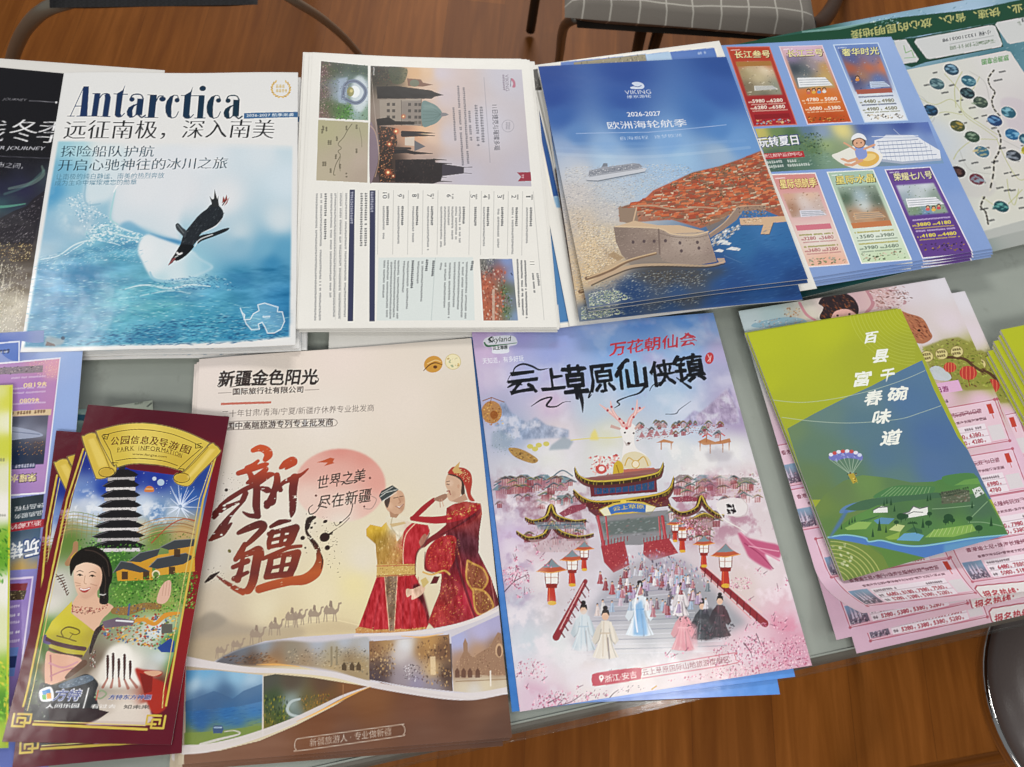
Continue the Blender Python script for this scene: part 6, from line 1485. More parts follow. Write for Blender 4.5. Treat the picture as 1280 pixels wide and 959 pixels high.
    for x in (600, 630, 655): A.poly(c(x - 9, 542, x - 9, 525, x, 510, x + 9, 525, x + 9, 545), '#4c3c2c', .85)
    A.poly(c(696, 432, 790, 428, 1003, 405, 1018, 622, 850, 605, 696, 578), '#8c7464')
    A.idw([(*c(x, y)[0], k) for x, y, k in ((720, 460, '#8c6848'), (760, 440, '#a88458'), (740, 540, '#5c4840'), (830, 450, '#d8dade'), (820, 480, '#c8c0c0'), (850, 530, '#a89ca0'), (820, 570, '#948890'), (900, 470, '#9c7448'), (930, 440, '#b88c54'), (970, 470, '#6c4c38'), (990, 560, '#4c3830'), (940, 540, '#c8a878'), (940, 600, '#8c8490'), (880, 590, '#9088a0'), (720, 575, '#4c4048'))], 1, A.mask(c(696, 432, 790, 428, 1003, 405, 1018, 622, 850, 605, 696, 578)), 4)
    A.specks(c(700, 440, 790, 440, 800, 560, 700, 575), 160, ['#4c3428', '#b08c5c', '#6c5040', '#d0b080'], (.7, 2.2), 1.6, 80, 40, .7); A.specks(c(880, 430, 1000, 415, 1015, 610, 900, 590), 190, ['#4c3428', '#b88c54', '#6c4c38', '#d8b47c', '#3c2c28'], (.7, 2.2), 1.6, 80, 40, .7); A.specks(c(830, 520, 890, 520, 890, 585, 820, 580), 70, ['#3c3438', '#e0dce0', '#6c6068'], (.7, 2), 1.3, 0, 90, .75)
    A.poly(c(930, 490, 950, 490, 952, 560, 932, 560), '#e0c8a0', .8); A.poly(c(1005, 440, 1015, 620, 1018, 440), '#3c2a24', .7)
    q = c(1012, 415, 1200, 330, 1212, 340, 1232, 630, 1120, 632, 1020, 622)
    A.idw([(*c(x, y)[0], k) for x, y, k in ((1040, 430, '#a8acd4'), (1130, 390, '#b0acd0'), (1180, 360, '#a8a4c8'), (1060, 500, '#a8846c'), (1120, 480, '#b08c70'), (1190, 460, '#8c6c54'), (1060, 550, '#94745c'), (1150, 540, '#a08068'), (1200, 540, '#8c6850'), (1060, 600, '#d0c4ac'), (1150, 590, '#d4c8ac'), (1210, 590, '#ccc0a8'), (1100, 620, '#cfcac4'))], 1, A.mask(q), 4)
    A.poly(c(1045, 500, 1060, 470, 1058, 440, 1066, 418, 1076, 440, 1076, 470, 1095, 492, 1130, 470, 1165, 450, 1180, 420, 1195, 395, 1208, 400, 1225, 560, 1045, 560), '#97755c', .95); A.specks(c(1030, 500, 1130, 470, 1200, 410, 1225, 560, 1030, 575), 200, ['#6c4c38', '#c4a080', '#8c6450', '#b08c6c'], (.6, 1.8), 1.3, 0, 90, .65)
    for x in (1035, 1060, 1085, 1115): A.poly(c(x - 9, 570, x - 9, 545, x, 532, x + 9, 545, x + 9, 570), '#5c3c30', .8)
    A.ell(*c(1200, 465)[0], 5, 9, '#c8a480', .9); A.ell(*c(1200, 468)[0], 3, 7, '#6c4c3c', .9); A.line(c(1030, 585, 1230, 575), .9, '#8c6c4c', .8); A.line(c(1165, 545, 1166, 600), 1.6, '#e4dcd0')
    # the pale ribbons and the brown foot
    foot = c(0, 862, 130, 850, 280, 812, 420, 752, 560, 680, 680, 612, 740, 590, 900, 628, 1080, 650, 1240, 632, 1260, 800, 700, 850, 0, 930)
    A.poly(foot, '#6c4634')
    A.idw([(*c(x, y)[0], k) for x, y, k in ((60, 890, '#7c5844'), (300, 860, '#7a5440'), (500, 760, '#74492f'), (700, 640, '#7c5030'), (900, 680, '#6c4430'), (1150, 680, '#6c4834'), (1200, 760, '#583a2c'), (900, 780, '#684636'), (600, 830, '#6e4c3c'), (1000, 660, '#5c3a2a'))], 1, A.mask(foot), 3)
    A.grain(.03, 14, A.mask(foot), 3, 5)
    q = c(8, 540, 110, 540, 294, 560, 290, 792, 180, 815, 60, 828, 4, 830)
    A.idw([(*c(x, y)[0], k) for x, y, k in ((20, 560, '#4c8cbc'), (80, 550, '#68a4cc'), (200, 560, '#8cb8d4'), (40, 590, '#b0c8d8'), (90, 585, '#88acc8'), (250, 580, '#a8c4d8'), (60, 640, '#4c6c90'), (150, 630, '#446488'), (250, 620, '#6c8cac'), (100, 670, '#385c88'), (260, 670, '#4c78a8'), (60, 710, '#1f5490'), (160, 700, '#2a64a0'), (260, 700, '#3470ac'), (60, 750, '#24589c'), (200, 745, '#2c64a4'), (30, 790, '#6c7c3c'), (100, 800, '#7c8c44'), (200, 780, '#849444'), (260, 765, '#7c8c48'), (60, 820, '#8c9450'))], 1, A.mask(q), 4)
    A.poly(c(4, 660, 60, 640, 110, 620, 140, 630, 180, 650, 220, 620, 291, 592, 291, 660, 200, 680, 100, 690, 4, 700), '#3a5c84', .6); A.specks(c(10, 690, 288, 670, 288, 750, 10, 770), 120, ['#3c78b4', '#1c4c88'], (.5, 1.2), 7, 0, 5, .4)
    A.poly(c(0, 780, 110, 775, 290, 752, 291, 795, 180, 818, 0, 832), '#75883e', .85); A.line(c(60, 825, 130, 805, 205, 785, 185, 772, 150, 776), [3, 2.6, 1.6, 1, .8], '#c8c4bc', .95, True); A.poly(c(106, 765, 110, 752, 140, 752, 146, 766, 140, 782, 108, 782), '#3c5478'); A.line(c(112, 760, 138, 760), 1.2, '#9cb4cc')
    q = c(295, 565, 340, 556, 480, 570, 600, 590, 700, 606, 640, 640, 520, 690, 420, 740, 296, 790)
    A.idw([(*c(x, y)[0], k) for x, y, k in ((310, 580, '#4c4c44'), (400, 580, '#54483c'), (520, 600, '#5c4434'), (620, 610, '#7c5030'), (330, 650, '#3c4c30'), (360, 720, '#3c4c24'), (320, 770, '#6c6424'), (400, 670, '#8c9c9c'), (460, 660, '#5c5434'), (540, 640, '#6c4c2c'), (420, 715, '#6c7c7c'), (480, 700, '#8c6c2c'))], 1, A.mask(q), 4)
    A.specks(c(297, 640, 380, 640, 400, 740, 297, 788), 220, ['#2c3c1c', '#6c7c2c', '#a8942c', '#4c5c24', '#1c2c18'], (.7, 2), 2.2, 88, 15, .75); A.specks(c(430, 640, 560, 630, 520, 690, 450, 700), 130, ['#3c4424', '#8c6c2c', '#5c5c2c', '#b8842c'], (.7, 1.8), 1.8, 85, 15, .7)
    A.line(c(432, 652, 400, 662, 385, 690, 400, 712, 450, 722), [2, 3, 3.4, 3, 2], '#b0bcbc', .95, True); A.line(c(293, 560, 290, 795), .8, '#d4ccc8')
    W = '#d6cfd0'
    A.line(c(5, 505, 110, 522, 250, 540, 400, 545, 560, 560, 700, 596, 850, 622, 1000, 640, 1110, 640, 1240, 616), [11, 8, 6, 5, 6, 6.5, 7, 8, 8, 7], W, .95, True)
    A.line(c(0, 845, 90, 838, 220, 806, 380, 748, 500, 690, 600, 640, 700, 604), [10, 9, 8, 7, 5, 3, 1], '#d3cbc9', .95, True)
    A.line(c(640, 410, 800, 404, 950, 392, 1100, 350, 1205, 300), [2, 4, 5, 4.5, 6], '#dcd4d2', .9, True)
    for pts, wd in ((c(420, 738, 520, 692, 620, 640, 700, 606), 2.4), (c(470, 720, 560, 672, 650, 628), 1.4), (c(820, 412, 900, 416, 980, 402), 2), (c(270, 520, 350, 520, 430, 528), 2.2)): A.line(pts, [.6, wd, .6], '#e8b060', .75, True)
    A.line(c(596, 598, 596, 650), .6, '#c89868', .7)
    pl = c(430, 803, 790, 754, 822, 752, 832, 770, 826, 788, 795, 798, 445, 848, 418, 846, 412, 828, 418, 808)
    A.line(pl, .8, '#c9b8a8', .85, closed=True, smooth=True)
    A.text('新疆旅游人 · 专业做新疆', (384, 934), (486, 919.5), 10, '#c4b4a6', -.008)
    return A


desert_bump = lambda u, v: .0018 * np.sin(u * 3.1) * np.sin(v * 2.2) + .0016 * u ** 3 * v ** 3 + .0005 * np.sin(u * 8 + v * 3)
des = sheet('tour_brochure', art_desert(), .0072, M_SEMI, 'cream brochure with red brushed characters and two dancers in red, topmost of its pile', 'brochure', 'cream tour brochures', pages=.0009, bump=desert_bump)

# ------------------------------------------------------------------ the palace festival flyer
def roof(A, pts, th, col, dark='#3c2c20', n=26):
    """an upswept tiled roof edge: thick dark curve, bright rim, little tile ends"""
    q = spline(pts, 8)
    A.line([(x, y + th * .4) for x, y in q], [th * .3, th * 1.5, th * 1.7, th * 1.5, th * .3], '#5c2a28', .9)
    A.line(q, [th * .35, th, th * 1.05, th, th * .35], dark, 1)
    A.line([(x, y - th * .34) for x, y in q], [.8, th * .42, .8], col, 1)
    for i in np.linspace(2, len(q) - 3, n).astype(int):
        A.line([q[i], (q[i][0], q[i][1] + th * .45)], .7, col, .8)


def lantern(A, p, s):
    m = lambda *k: [(p[0] + k[i] * s, p[1] + k[i + 1] * s) for i in range(0, len(k), 2)]
    A.poly(m(-6, 44, 6, 44, 4, 24, -5, 24), '#b8382c'); A.line(m(-3, 26, -3, 44), .8 * s, '#e0703c'); A.poly(m(-8, 20, 8, 20, 7, 26, -7, 26), '#8c2a24')
    A.poly(m(-9, 4, 9, 4, 8.5, 20, -8, 20), '#e8e4e0'); A.line(m(-9, 4, -8, 20), .8, '#6c2a24'); A.line(m(9, 4, 8.5, 20), .8, '#6c2a24'); A.line(m(-1, 4, -1, 20), .6, '#8c4438'); A.line(m(-9, 12, 9, 12), .5, '#a8705c')
    A.poly(m(-20, 4, -9, -4, 0, -13, 9, -4, 20, 2, 10, 5, -10, 6), '#b8583c'); A.poly(m(-13, -1, -5, -7, 0, -13, 5, -7, 12, -2, 0, -1), '#7c8c94'); A.line(m(-20, 4, 0, 6, 20, 2), 1, '#e0a050')
    A.ell(p[0] + .5 * s, p[1] + 46 * s, 6 * s, 3 * s, '#d8a838')


def robed(A, p, h, robe, hair='#241c1e', trim=None):
    """a tiny standing figure in a long robe, printed"""
    m = lambda *k: [(p[0] + k[i] * h, p[1] + k[i + 1] * h) for i in range(0, len(k), 2)]
    A.poly(m(-.08, -.75, .08, -.75, .13, -.5, .15, -.25, .27, -.02, .12, .01, -.1, .01, -.26, -.02, -.16, -.25, -.12, -.5), robe, .95)
    if h > 30:
        dk_ = hexc(robe) * .72
        for s_ in (-1, 1): A.poly(m(.07 * s_, -.74, .17 * s_, -.62, .27 * s_, -.36, .20 * s_, -.27, .11 * s_, -.36, .08 * s_, -.55), hexc(robe) * .93); A.line(m(.08 * s_, -.58, .12 * s_, -.38, .19 * s_, -.28), 1, dk_, .7, True)
        for q in (-.16, -.06, .07, .17): A.line(m(q * .5, -.46, q * .9, -.2, q * 1.3, -.02), 1, dk_ if q > 0 else hexc(robe) * .5 + .5, .6, True)
        A.line(m(-.1, -.5, .1, -.5), 1.6, trim or '#b07c7c', .9); A.line(m(.02, -.5, .05, -.15), 1.2, trim or '#c8a0a0', .8); A.ell(p[0], p[1] - h * 1.0, h * .05, h * .045, hair)
    A.line(m(-.03, -.72, -.05, -.05), max(h * .03, .5), trim or '#ffffff', .5)
    A.line(m(.1, -.7, .18, -.35), h * .05, robe); A.line(m(.05, -.4, .08, 0), h * .03, '#5c4c54', .4)
    A.ell(p[0], p[1] - h * .84, h * .07, h * .085, '#d9b49c'); A.poly(m(-.08, -.84, -.06, -.95, 0, -.99, .07, -.95, .08, -.84, .03, -.9, -.04, -.9), hair)


def art_palace():
    A = Art([(589.4, 414.4), (891.5, 391), (1014.8, 832), (650, 889.7)], 1.2, '#c8c0d4', 61)
    a = view(580, 380, 3.2); b = view(600, 620, 2.977); d = view(600, 410, 4)
    A.idw([(595, 420, '#b8a0cc'), (650, 420, '#9a98d0'), (700, 415, '#8c9cd4'), (740, 405, '#7c9cd8'), (800, 400, '#5c8cd0'), (860, 396, '#5c90d4'), (890, 398, '#6c98d4'), (610, 440, '#c8b0d0'), (690, 440, '#98a4d8'), (760, 430, '#7ca4dc'), (860, 430, '#8cb0dc'), (900, 440, '#b0a8cc'),
           (610, 470, '#c8bcd4'), (660, 465, '#a8b0d8'), (720, 470, '#a4b4dc'), (780, 470, '#90b8dc'), (850, 470, '#a0bcdc'), (905, 470, '#a8a8c8'), (620, 510, '#a8a8c4'), (690, 505, '#d0bcd0'), (740, 510, '#b8c8d8'), (840, 500, '#b4c8dc'), (920, 500, '#b0a0c4'),
           (640, 540, '#9cacc8'), (700, 540, '#d4c8cc'), (760, 545, '#d4d4c0'), (860, 530, '#c0cce0'), (920, 520, '#a494b8'), (690, 570, '#dcdcd8'), (760, 570, '#dadcd8'), (850, 560, '#d8dcde'), (920, 560, '#dcdcdc'), (640, 590, '#c8c8d0'), (700, 590, '#dedcdc'), (870, 585, '#e2e0de'), (940, 590, '#e0d8da'),
           (630, 640, '#b8a8bc'), (640, 670, '#c0a8cc'), (690, 640, '#c4b0b8'), (930, 610, '#d0b8c0'), (950, 640, '#d8ccd0'), (660, 690, '#d8c4cc'), (630, 720, '#cbb8c8'), (680, 720, '#e0d8da'), (640, 760, '#b8bccc'), (660, 800, '#c8d0d8'), (700, 760, '#c4bcc0'), (950, 680, '#ddd0d4'), (960, 720, '#e2d4d8'), (930, 730, '#d8c8c4'), (990, 790, '#d49cb0'), (980, 760, '#dcb8c4'), (1000, 820, '#d0a0b4'),
           (700, 810, '#dcdee0'), (680, 840, '#dcccd4'), (740, 850, '#e4dada'), (670, 870, '#d4bccc'), (800, 850, '#e2d6d4'), (900, 840, '#e0c8cc'), (940, 800, '#e0c0cc'), (800, 780, '#b8b8c0'), (850, 780, '#b8b8bc'), (780, 820, '#d0d0d4'), (900, 790, '#d4bcc4')], pw=2.8)
    A.cloud('#e4e0ec', 34, .52, .8, .4); A.cloud('#a890c0', 30, .58, .8, .35, A.mask([(590, 415), (890, 392), (920, 500), (605, 520)], 6))
    # mountains
    for pts, col in ((a(140, 400, 160, 385, 190, 430, 220, 450, 250, 470, 290, 450, 330, 480, 420, 500, 420, 530, 160, 540, 110, 470), '#8c9cb8'), (a(870, 470, 920, 420, 950, 430, 985, 420, 1020, 370, 1060, 330, 1090, 400, 1105, 470, 900, 485), '#9c94b8'), (a(930, 440, 980, 400, 1050, 335, 1085, 400, 1100, 470, 930, 475), '#a898b4')):
        A.poly(pts, col, .75, soft=1)
        A.grain(.16, 9, A.mask(pts, 1.5), 4, .5); A.cloud('#d4d4e0', 10, .48, .7, .75, A.mask(pts, 2), 4)
    A.poly(a(110, 510, 150, 500, 200, 540, 170, 580, 110, 570), '#8c9cac', .6, soft=1.5); A.poly(a(350, 560, 400, 525, 440, 545, 420, 575, 340, 580), '#8c9ca8', .7, soft=1.2); A.specks(a(110, 500, 210, 520, 180, 600, 110, 590), 70, ['#5c6c70', '#8c9ca0', '#b8c4c8'], (.6, 1.6), 1.5, 0, 90, .6)
    A.line(a(430, 540, 520, 532, 600, 530, 680, 520), 1.6, '#d8cc7c', .8, True); A.poly(a(505, 540, 510, 515, 525, 495, 535, 515, 540, 540), '#e0d070', .8, soft=.6)
    A.specks(a(690, 490, 800, 485, 960, 470, 1050, 480, 1050, 500, 800, 530, 690, 545), 300, ['#8c3c44', '#c89498', '#6c3038', '#b08088', '#e0d0d0'], (.6, 1.7), 2.2, -5, 20, .75)
    for k in range(5): A.poly(a(700 + k * 30, 530 - k * 3, 712 + k * 30, 505 - k * 3, 726 + k * 30, 528 - k * 3), '#a04c50', .6)
    # flying pieces
    A.ell(*a(110, 430)[0], 13, 14, '#b0783c', .85); A.specks(a(75, 390, 150, 395, 155, 480, 80, 480), 80, ['#d8a048', '#7c4c20', '#e8c070', '#a8682c'], (.7, 2), 1.5, 0, 90, .85); A.line(a(75, 385, 110, 372, 160, 390), 1.2, '#8c5c30'); A.line(a(110, 372, 100, 410), .8, '#8c5c30'); A.ell(*a(120, 440)[0], 5, 5, '#8c4c20', .8)
    A.poly(a(178, 572, 215, 572, 260, 590, 297, 618, 275, 632, 220, 615, 190, 595), '#a8844c', 1, True); A.specks(a(180, 572, 215, 572, 295, 618, 275, 630, 200, 605), 50, ['#d8b868', '#7c5c34', '#c89850', '#5c4428'], (.7, 1.8), 2, 25, 20, .85)
    for x, y in ((265, 565), (300, 560), (285, 575), (330, 555)): A.ell(*a(x, y)[0], 4, 3, '#c8bc4c', .8)
    for pts in (a(770, 550, 800, 535, 840, 545, 835, 552, 805, 548), a(935, 545, 965, 530, 1005, 545, 1062, 530, 1068, 545, 1040, 552, 960, 558)): A.poly(pts, '#b87c50', .95)
    for x, y0, y1 in ((790, 548, 575), (830, 550, 575), (945, 545, 580), (1060, 545, 578), (970, 515, 545), (1025, 515, 545), (985, 555, 590), (1035, 555, 585)): A.line(a(x, y0, x, y1), 1.6, '#a86c4c', .9)
    A.line(a(955, 525, 975, 512, 990, 522), 1.6, '#c84840'); A.line(a(1010, 520, 1025, 508, 1042, 520), 1.6, '#c84840'); A.cloud('#e8e6e6', 14, .45, .65, .8, A.mask(a(780, 560, 1100, 560, 1130, 680, 800, 660), 4)); A.poly(a(960, 590, 1010, 570, 1080, 585, 1060, 620, 980, 625), '#b0acb4', .5, soft=2)
    # side halls behind
    for (x, y, sx) in ((165, 700, 60), (240, 690, 50), (320, 690, 50), (390, 700, 60), (880, 690, 60), (960, 690, 60), (1050, 690, 70), (1130, 700, 60), (150, 730, 50), (1010, 720, 50)):
        A.poly(a(x - sx * .8, y + 8, x - sx * .3, y - 14, x + sx * .3, y - 14, x + sx * .8, y + 6, x, y + 12), A.rng.choice(['#5c7c88', '#7c6c6c', '#8c5c60', '#6c7468']), .75); A.poly(a(x - sx * .5, y + 10, x + sx * .5, y + 8, x + sx * .45, y + 40, x - sx * .45, y + 42), '#a0505c', .55)
    A.specks(a(130, 690, 420, 680, 430, 790, 300, 800, 150, 760), 360, ['#7c3440', '#b07078', '#c8b0b4', '#5c4c50', '#d8ccd0', '#4c6474'], (.7, 2), 2, -5, 30, .6); A.specks(a(850, 680, 1180, 670, 1190, 760, 1000, 780, 850, 740), 340, ['#8c4450', '#c08890', '#e0d0d4', '#6c4c54', '#b8a870'], (.7, 2), 2, -5, 30, .55); A.cloud('#e8e2e6', 18, .5, .7, .7, A.mask(a(120, 740, 480, 770, 470, 830, 120, 860), 5)); A.poly(a(370, 760, 430, 755, 440, 790, 390, 800), '#4c6c74', .7)
    for (x, y, w_) in ((180, 705, 60), (390, 695, 60), (395, 672, 40)): A.line(a(x - w_, y + 14, x, y - 12, x + w_, y + 10), 1.6, '#3c5c6c', .8, True)
    # crowded halls at both sides
    R0 = random.Random(8)
    for (x0, y0, x1, y1, n) in ((130, 690, 450, 800, 46), (250, 860, 500, 960, 20), (850, 690, 1180, 780, 44), (830, 830, 1010, 930, 18), (690, 470, 1060, 520, 30)):
        for _ in range(n):
            x, y = R0.uniform(x0, x1), R0.uniform(y0, y1); y = y0 + (y1 - y0) * R0.random() ** 1.3; w_ = R0.uniform(12, 30) * (1 if y0 > 500 else .55)
            A.poly(a(x - w_ * .6, y, x + w_ * .6, y - 2, x + w_ * .55, y + w_ * .9, x - w_ * .55, y + w_ * .95), R0.choice(['#a4585c', '#c8a4a4', '#8c4048', '#d8c4c4', '#b87c7c']), .7)
            for q in (-.4, 0, .4): A.line(a(x + w_ * q, y, x + w_ * q, y + w_ * .85), .7, R0.choice(['#6c2830', '#8c3c40']), .75)
            A.line(a(x - w_, y + 3, x - w_ * .45, y - 5, x, y - 9, x + w_ * .45, y - 6, x + w_, y + 1), [.6, 2.2, 2.6, 2.2, .6], R0.choice(['#3c4850', '#5c4440', '#40383c', '#4c5c5c']), .85, True); A.line(a(x - w_, y + 1, x - w_ * .4, y - 8, x, y - 12, x + w_ * .4, y - 9, x + w_, y - 1), .6, R0.choice(['#c8b468', '#b0b4b8']), .8, True)
    for m_ in (a(120, 760, 480, 790, 470, 840, 120, 880), a(850, 660, 1190, 650, 1200, 700, 860, 705), a(1000, 770, 1200, 760, 1210, 860, 1030, 850)): A.cloud('#ece4e8', 14, .42, .66, .8, A.mask(m_, 5))
    for m_, k in ((a(110, 680, 500, 690, 520, 960, 200, 980), '#8c5c70'), (a(820, 680, 1190, 670, 1240, 900, 1000, 960, 840, 940), '#a0647c'), (a(110, 960, 260, 960, 300, 1200, 150, 1200), '#a890b0')): A.cloud(k, 12, .5, .72, .6, A.mask(m_, 8))
    # deer head over the gate
    W = '#e6e2e0'
    A.poly(a(625, 490, 645, 470, 670, 472, 688, 490, 682, 530, 690, 570, 730, 600, 740, 640, 640, 650, 635, 590, 640, 550, 632, 520), W, 1, True); A.poly(a(640, 540, 655, 556, 672, 545, 664, 560, 650, 562), '#b8aca8', .9); A.ell(*a(660, 552)[0], 2, 1.6, '#5c4440')
    A.poly(a(630, 492, 590, 478, 586, 490, 625, 500), '#c8a49c', 1); A.poly(a(682, 492, 705, 470, 704, 484, 688, 500), '#c8a49c', 1); A.ell(*a(645, 510)[0], 1.4, 1.2, '#3c2c2c'); A.ell(*a(680, 512)[0], 1.2, 1.2, '#3c2c2c'); A.ell(*a(652, 492)[0], 2, 2, '#c04048')
    for pts, wd in ((d(720, 480, 700, 455, 650, 415, 600, 378), [7, 5.6, 4, 1]), (d(690, 448, 662, 400, 655, 362), [4, 3, 1]), (d(660, 420, 640, 395), [2.6, 1]), (d(745, 480, 755, 450, 780, 420, 825, 390), [7, 5.6, 4, 1]), (d(775, 428, 785, 395, 788, 355), [4, 3, 1]), (d(795, 412, 815, 400), [2, 1])):
        A.line(pts, wd, '#dca8a4', 1, True); A.line(pts, [1.6, 1, .5], '#f0dcd8', .7, True)
    for x, y in ((660, 390), (700, 450), (640, 408), (770, 440), (800, 395), (765, 400), (720, 470)): A.ell(*d(x, y)[0], 1.5, 1.5, '#a83c44')
    A.poly(a(640, 600, 690, 585, 738, 610, 742, 645, 640, 650), '#d8cca8', .9, True); A.line(a(645, 640, 660, 610, 690, 625, 720, 605, 738, 640), 1.4, '#c8a03c', .95, True); A.ell(*a(688, 635)[0], 4.5, 4.5, '#e8dcc0'); A.line([(a(688, 635)[0][0] + 4.6 * math.cos(t), a(688, 635)[0][1] + 4.6 * math.sin(t)) for t in np.linspace(0, 6.3, 14)], 1, '#c8a03c')
    A.specks(a(505, 605, 620, 600, 640, 670, 510, 680), 130, ['#c84c48', '#e8dcd8', '#b0383c', '#e0a49c', '#f0e8e4'], (1, 3), 1.6, 0, 90, .9); A.ell(*a(550, 655)[0], 7, 6, '#c04038', .85); A.ell(*a(552, 653)[0], 3.6, 3, '#e8dcd8'); A.poly(a(598, 660, 602, 635, 620, 620, 638, 640, 636, 675, 600, 678), '#c8a838', 1, True); A.line(a(612, 640, 622, 670), 1, '#8c6c20')
    A.poly(a(640, 655, 760, 648, 780, 662, 640, 680), '#b8604c', .9)
    # the gate: upper storey, lower roof, sign, columns
    A.poly(a(500, 690, 770, 670, 775, 745, 510, 765), '#6c2a30'); A.poly(a(520, 715, 765, 695, 765, 735, 525, 755), '#2c4c74'); A.specks(a(520, 715, 765, 695, 765, 735, 525, 755), 80, ['#4c6c98', '#1c2c4c', '#6c5c3c'], (.7, 1.6), 2, 88, 10, .7)
    for x in range(530, 770, 26): A.line(a(x, 716 - (x - 520) * .08, x, 755 - (x - 520) * .08), .9, '#8c3438', .8)
    A.poly(a(480, 690, 640, 668, 790, 650, 805, 640, 790, 675, 640, 700, 520, 712, 460, 690), '#8c5c58', .9); roof(A, a(445, 652, 462, 685, 520, 708, 640, 702, 760, 680, 788, 660, 798, 632), 5.6, '#c8b048'); roof(A, a(440, 742, 480, 775, 540, 790, 660, 780, 780, 760, 825, 735, 840, 690), 6.6, '#c8ac44', n=34)
    A.poly(a(490, 785, 560, 795, 680, 785, 815, 760, 830, 800, 700, 815, 540, 850, 500, 820), '#5c2428', .9); A.specks(a(500, 795, 820, 768, 825, 800, 540, 845), 120, ['#a8803c', '#8c3434', '#3c5c5c', '#c8a050'], (.7, 1.8), 1.6, -4, 20, .7)
    A.poly(a(540, 815, 600, 790, 660, 780, 720, 785, 770, 805, 745, 838, 680, 832, 610, 838, 570, 850), '#c8b04c', 1); A.poly(a(556, 818, 606, 797, 660, 788, 715, 792, 752, 806, 735, 828, 680, 824, 610, 828, 575, 840), '#3c6cb0'); A.poly(a(545, 818, 575, 803, 592, 838, 570, 846), '#e0dcc0'); A.poly(a(730, 795, 768, 805, 745, 834, 728, 828), '#e0dcc0')
    A.text('云上草原', a(600, 822)[0], a(724, 812)[0], 5.4, '#d8c070', .01, arc=1.4); A.ell(*a(640, 783)[0], 4, 2.2, '#e0c858')
    for pts in (a(380, 830, 430, 800, 490, 790, 490, 810, 400, 845), a(830, 765, 900, 760, 940, 770, 940, 782, 850, 785)): A.poly(pts, '#8c3c4c', .9); A.specks(pts, 30, ['#d8a0a4', '#5c2430'], (.6, 1.4), 1.2, 0, 90, .8)
    for pts in (a(245, 850, 280, 862, 330, 845, 350, 800, 370, 840, 440, 862, 490, 858), a(210, 905, 260, 930, 320, 915, 350, 870, 390, 905, 460, 925, 520, 915), a(820, 800, 870, 830, 930, 810, 950, 765, 970, 800, 1010, 835, 1040, 840), a(850, 850, 900, 860, 960, 835, 1000, 850)):
        roof(A, pts, 4.6, '#c0a848', n=20)
    A.poly(a(280, 865, 480, 865, 490, 890, 300, 895), '#7c8c94', .7); A.poly(a(260, 935, 500, 930, 500, 985, 290, 985), '#c0a8ac', .6); A.poly(a(840, 840, 1000, 850, 990, 900, 850, 900), '#946c70', .6); A.line(a(300, 880, 480, 872), 1, '#3c5c74'); A.specks(a(280, 860, 490, 865, 500, 980, 290, 985), 150, ['#7c4c54', '#d8ccd0', '#a8606c', '#5c747c'], (.7, 1.8), 2.4, 88, 12, .6); A.specks(a(840, 840, 1010, 840, 1000, 940, 850, 930), 110, ['#7c3c44', '#d8b8bc', '#5c5c3c', '#b89050'], (.7, 1.8), 2.2, 88, 14, .6)
    A.poly(b(430, 70, 700, 45, 720, 150, 600, 175, 470, 175), '#7c7c80', .85); A.poly(b(450, 90, 690, 66, 695, 120, 470, 140), '#5c6864', .8, soft=1); A.specks(b(450, 90, 690, 66, 700, 150, 470, 165), 100, ['#8c9c9c', '#a4a8ac', '#4c5854', '#9c6c6c'], (.8, 2.2), 2.4, -5, 20, .5)
    for x0, x1, wd in ((440, 462, 3.8), (470, 482, 2), (680, 696, 4), (668, 676, 1.6)): A.line(b(x0, 70, x1, 178), wd, '#a83c44', 1); A.line(b(x0 - 2, 72, x1 - 2, 176), .8, '#d88488', .7)
    A.poly(b(452, 180, 540, 160, 560, 250, 500, 278, 465, 240), '#a03840'); A.poly(b(612, 165, 705, 150, 740, 205, 640, 235, 610, 210), '#a03840'); A.specks(b(455, 182, 540, 162, 556, 248, 500, 272), 60, ['#d8746c', '#7c2028', '#c05c58'], (.7, 1.8), 1.4, 0, 90, .7); A.specks(b(615, 168, 700, 152, 735, 205, 640, 230), 60, ['#d8746c', '#7c2028', '#c05c58'], (.7, 1.8), 1.4, 0, 90, .7)
    for x in range(455, 560, 12): A.line(b(x, 178 - (x - 455) * .2, x, 160 - (x - 455) * .18), 1, '#8c2c34')
    for x in range(612, 710, 12): A.line(b(x, 165 - (x - 612) * .14, x, 150 - (x - 612) * .14), 1, '#8c2c34')
    # the steps and the crowd
    st = b(500, 280, 640, 210, 760, 230, 1000, 470, 860, 540, 640, 610, 430, 600, 330, 540)
    A.idw([(*b(x, y)[0], k) for x, y, k in ((560, 300, '#a8a4ac'), (680, 300, '#a8a0b0'), (480, 400, '#a4a4b0'), (650, 420, '#9ca0a8'), (800, 420, '#8c9098'), (930, 470, '#9498a0'), (430, 520, '#c8c4cc'), (640, 520, '#b8bac0'), (560, 590, '#dcdadc'), (700, 580, '#d0ced2'), (840, 520, '#a4a4ac'))], .85, A.mask(st, 4))
    for k in range(15):
        y = 330 + k * 18
        A.line(b(500 - k * 12, y + 4, 640, y - 2, 700 + k * 17, y - 10), .9, '#74788a' if k % 2 else '#dcdce4', .55)
    A.line(b(395, 310, 285, 520), [5, 8], '#8c2c34'); A.line(b(388, 318, 300, 490), 1.2, '#e0b0b0', .9)
    for k in range(8): A.line(b(392 - k * 13, 322 + k * 25, 408 - k * 13, 345 + k * 25), 1.6, '#6c1c28')
    A.line(b(830, 260, 1060, 470), [6, 9], '#8c2a32'); A.line(b(850, 262, 1050, 430), 1.4, '#e4c0c0', .95); A.line(b(826, 272, 1010, 452), 1.2, '#d88c8c', .9)
    for k in range(9): A.line(b(840 + k * 24, 268 + k * 21, 838 + k * 24, 292 + k * 21), 1.4, '#6c1c28')
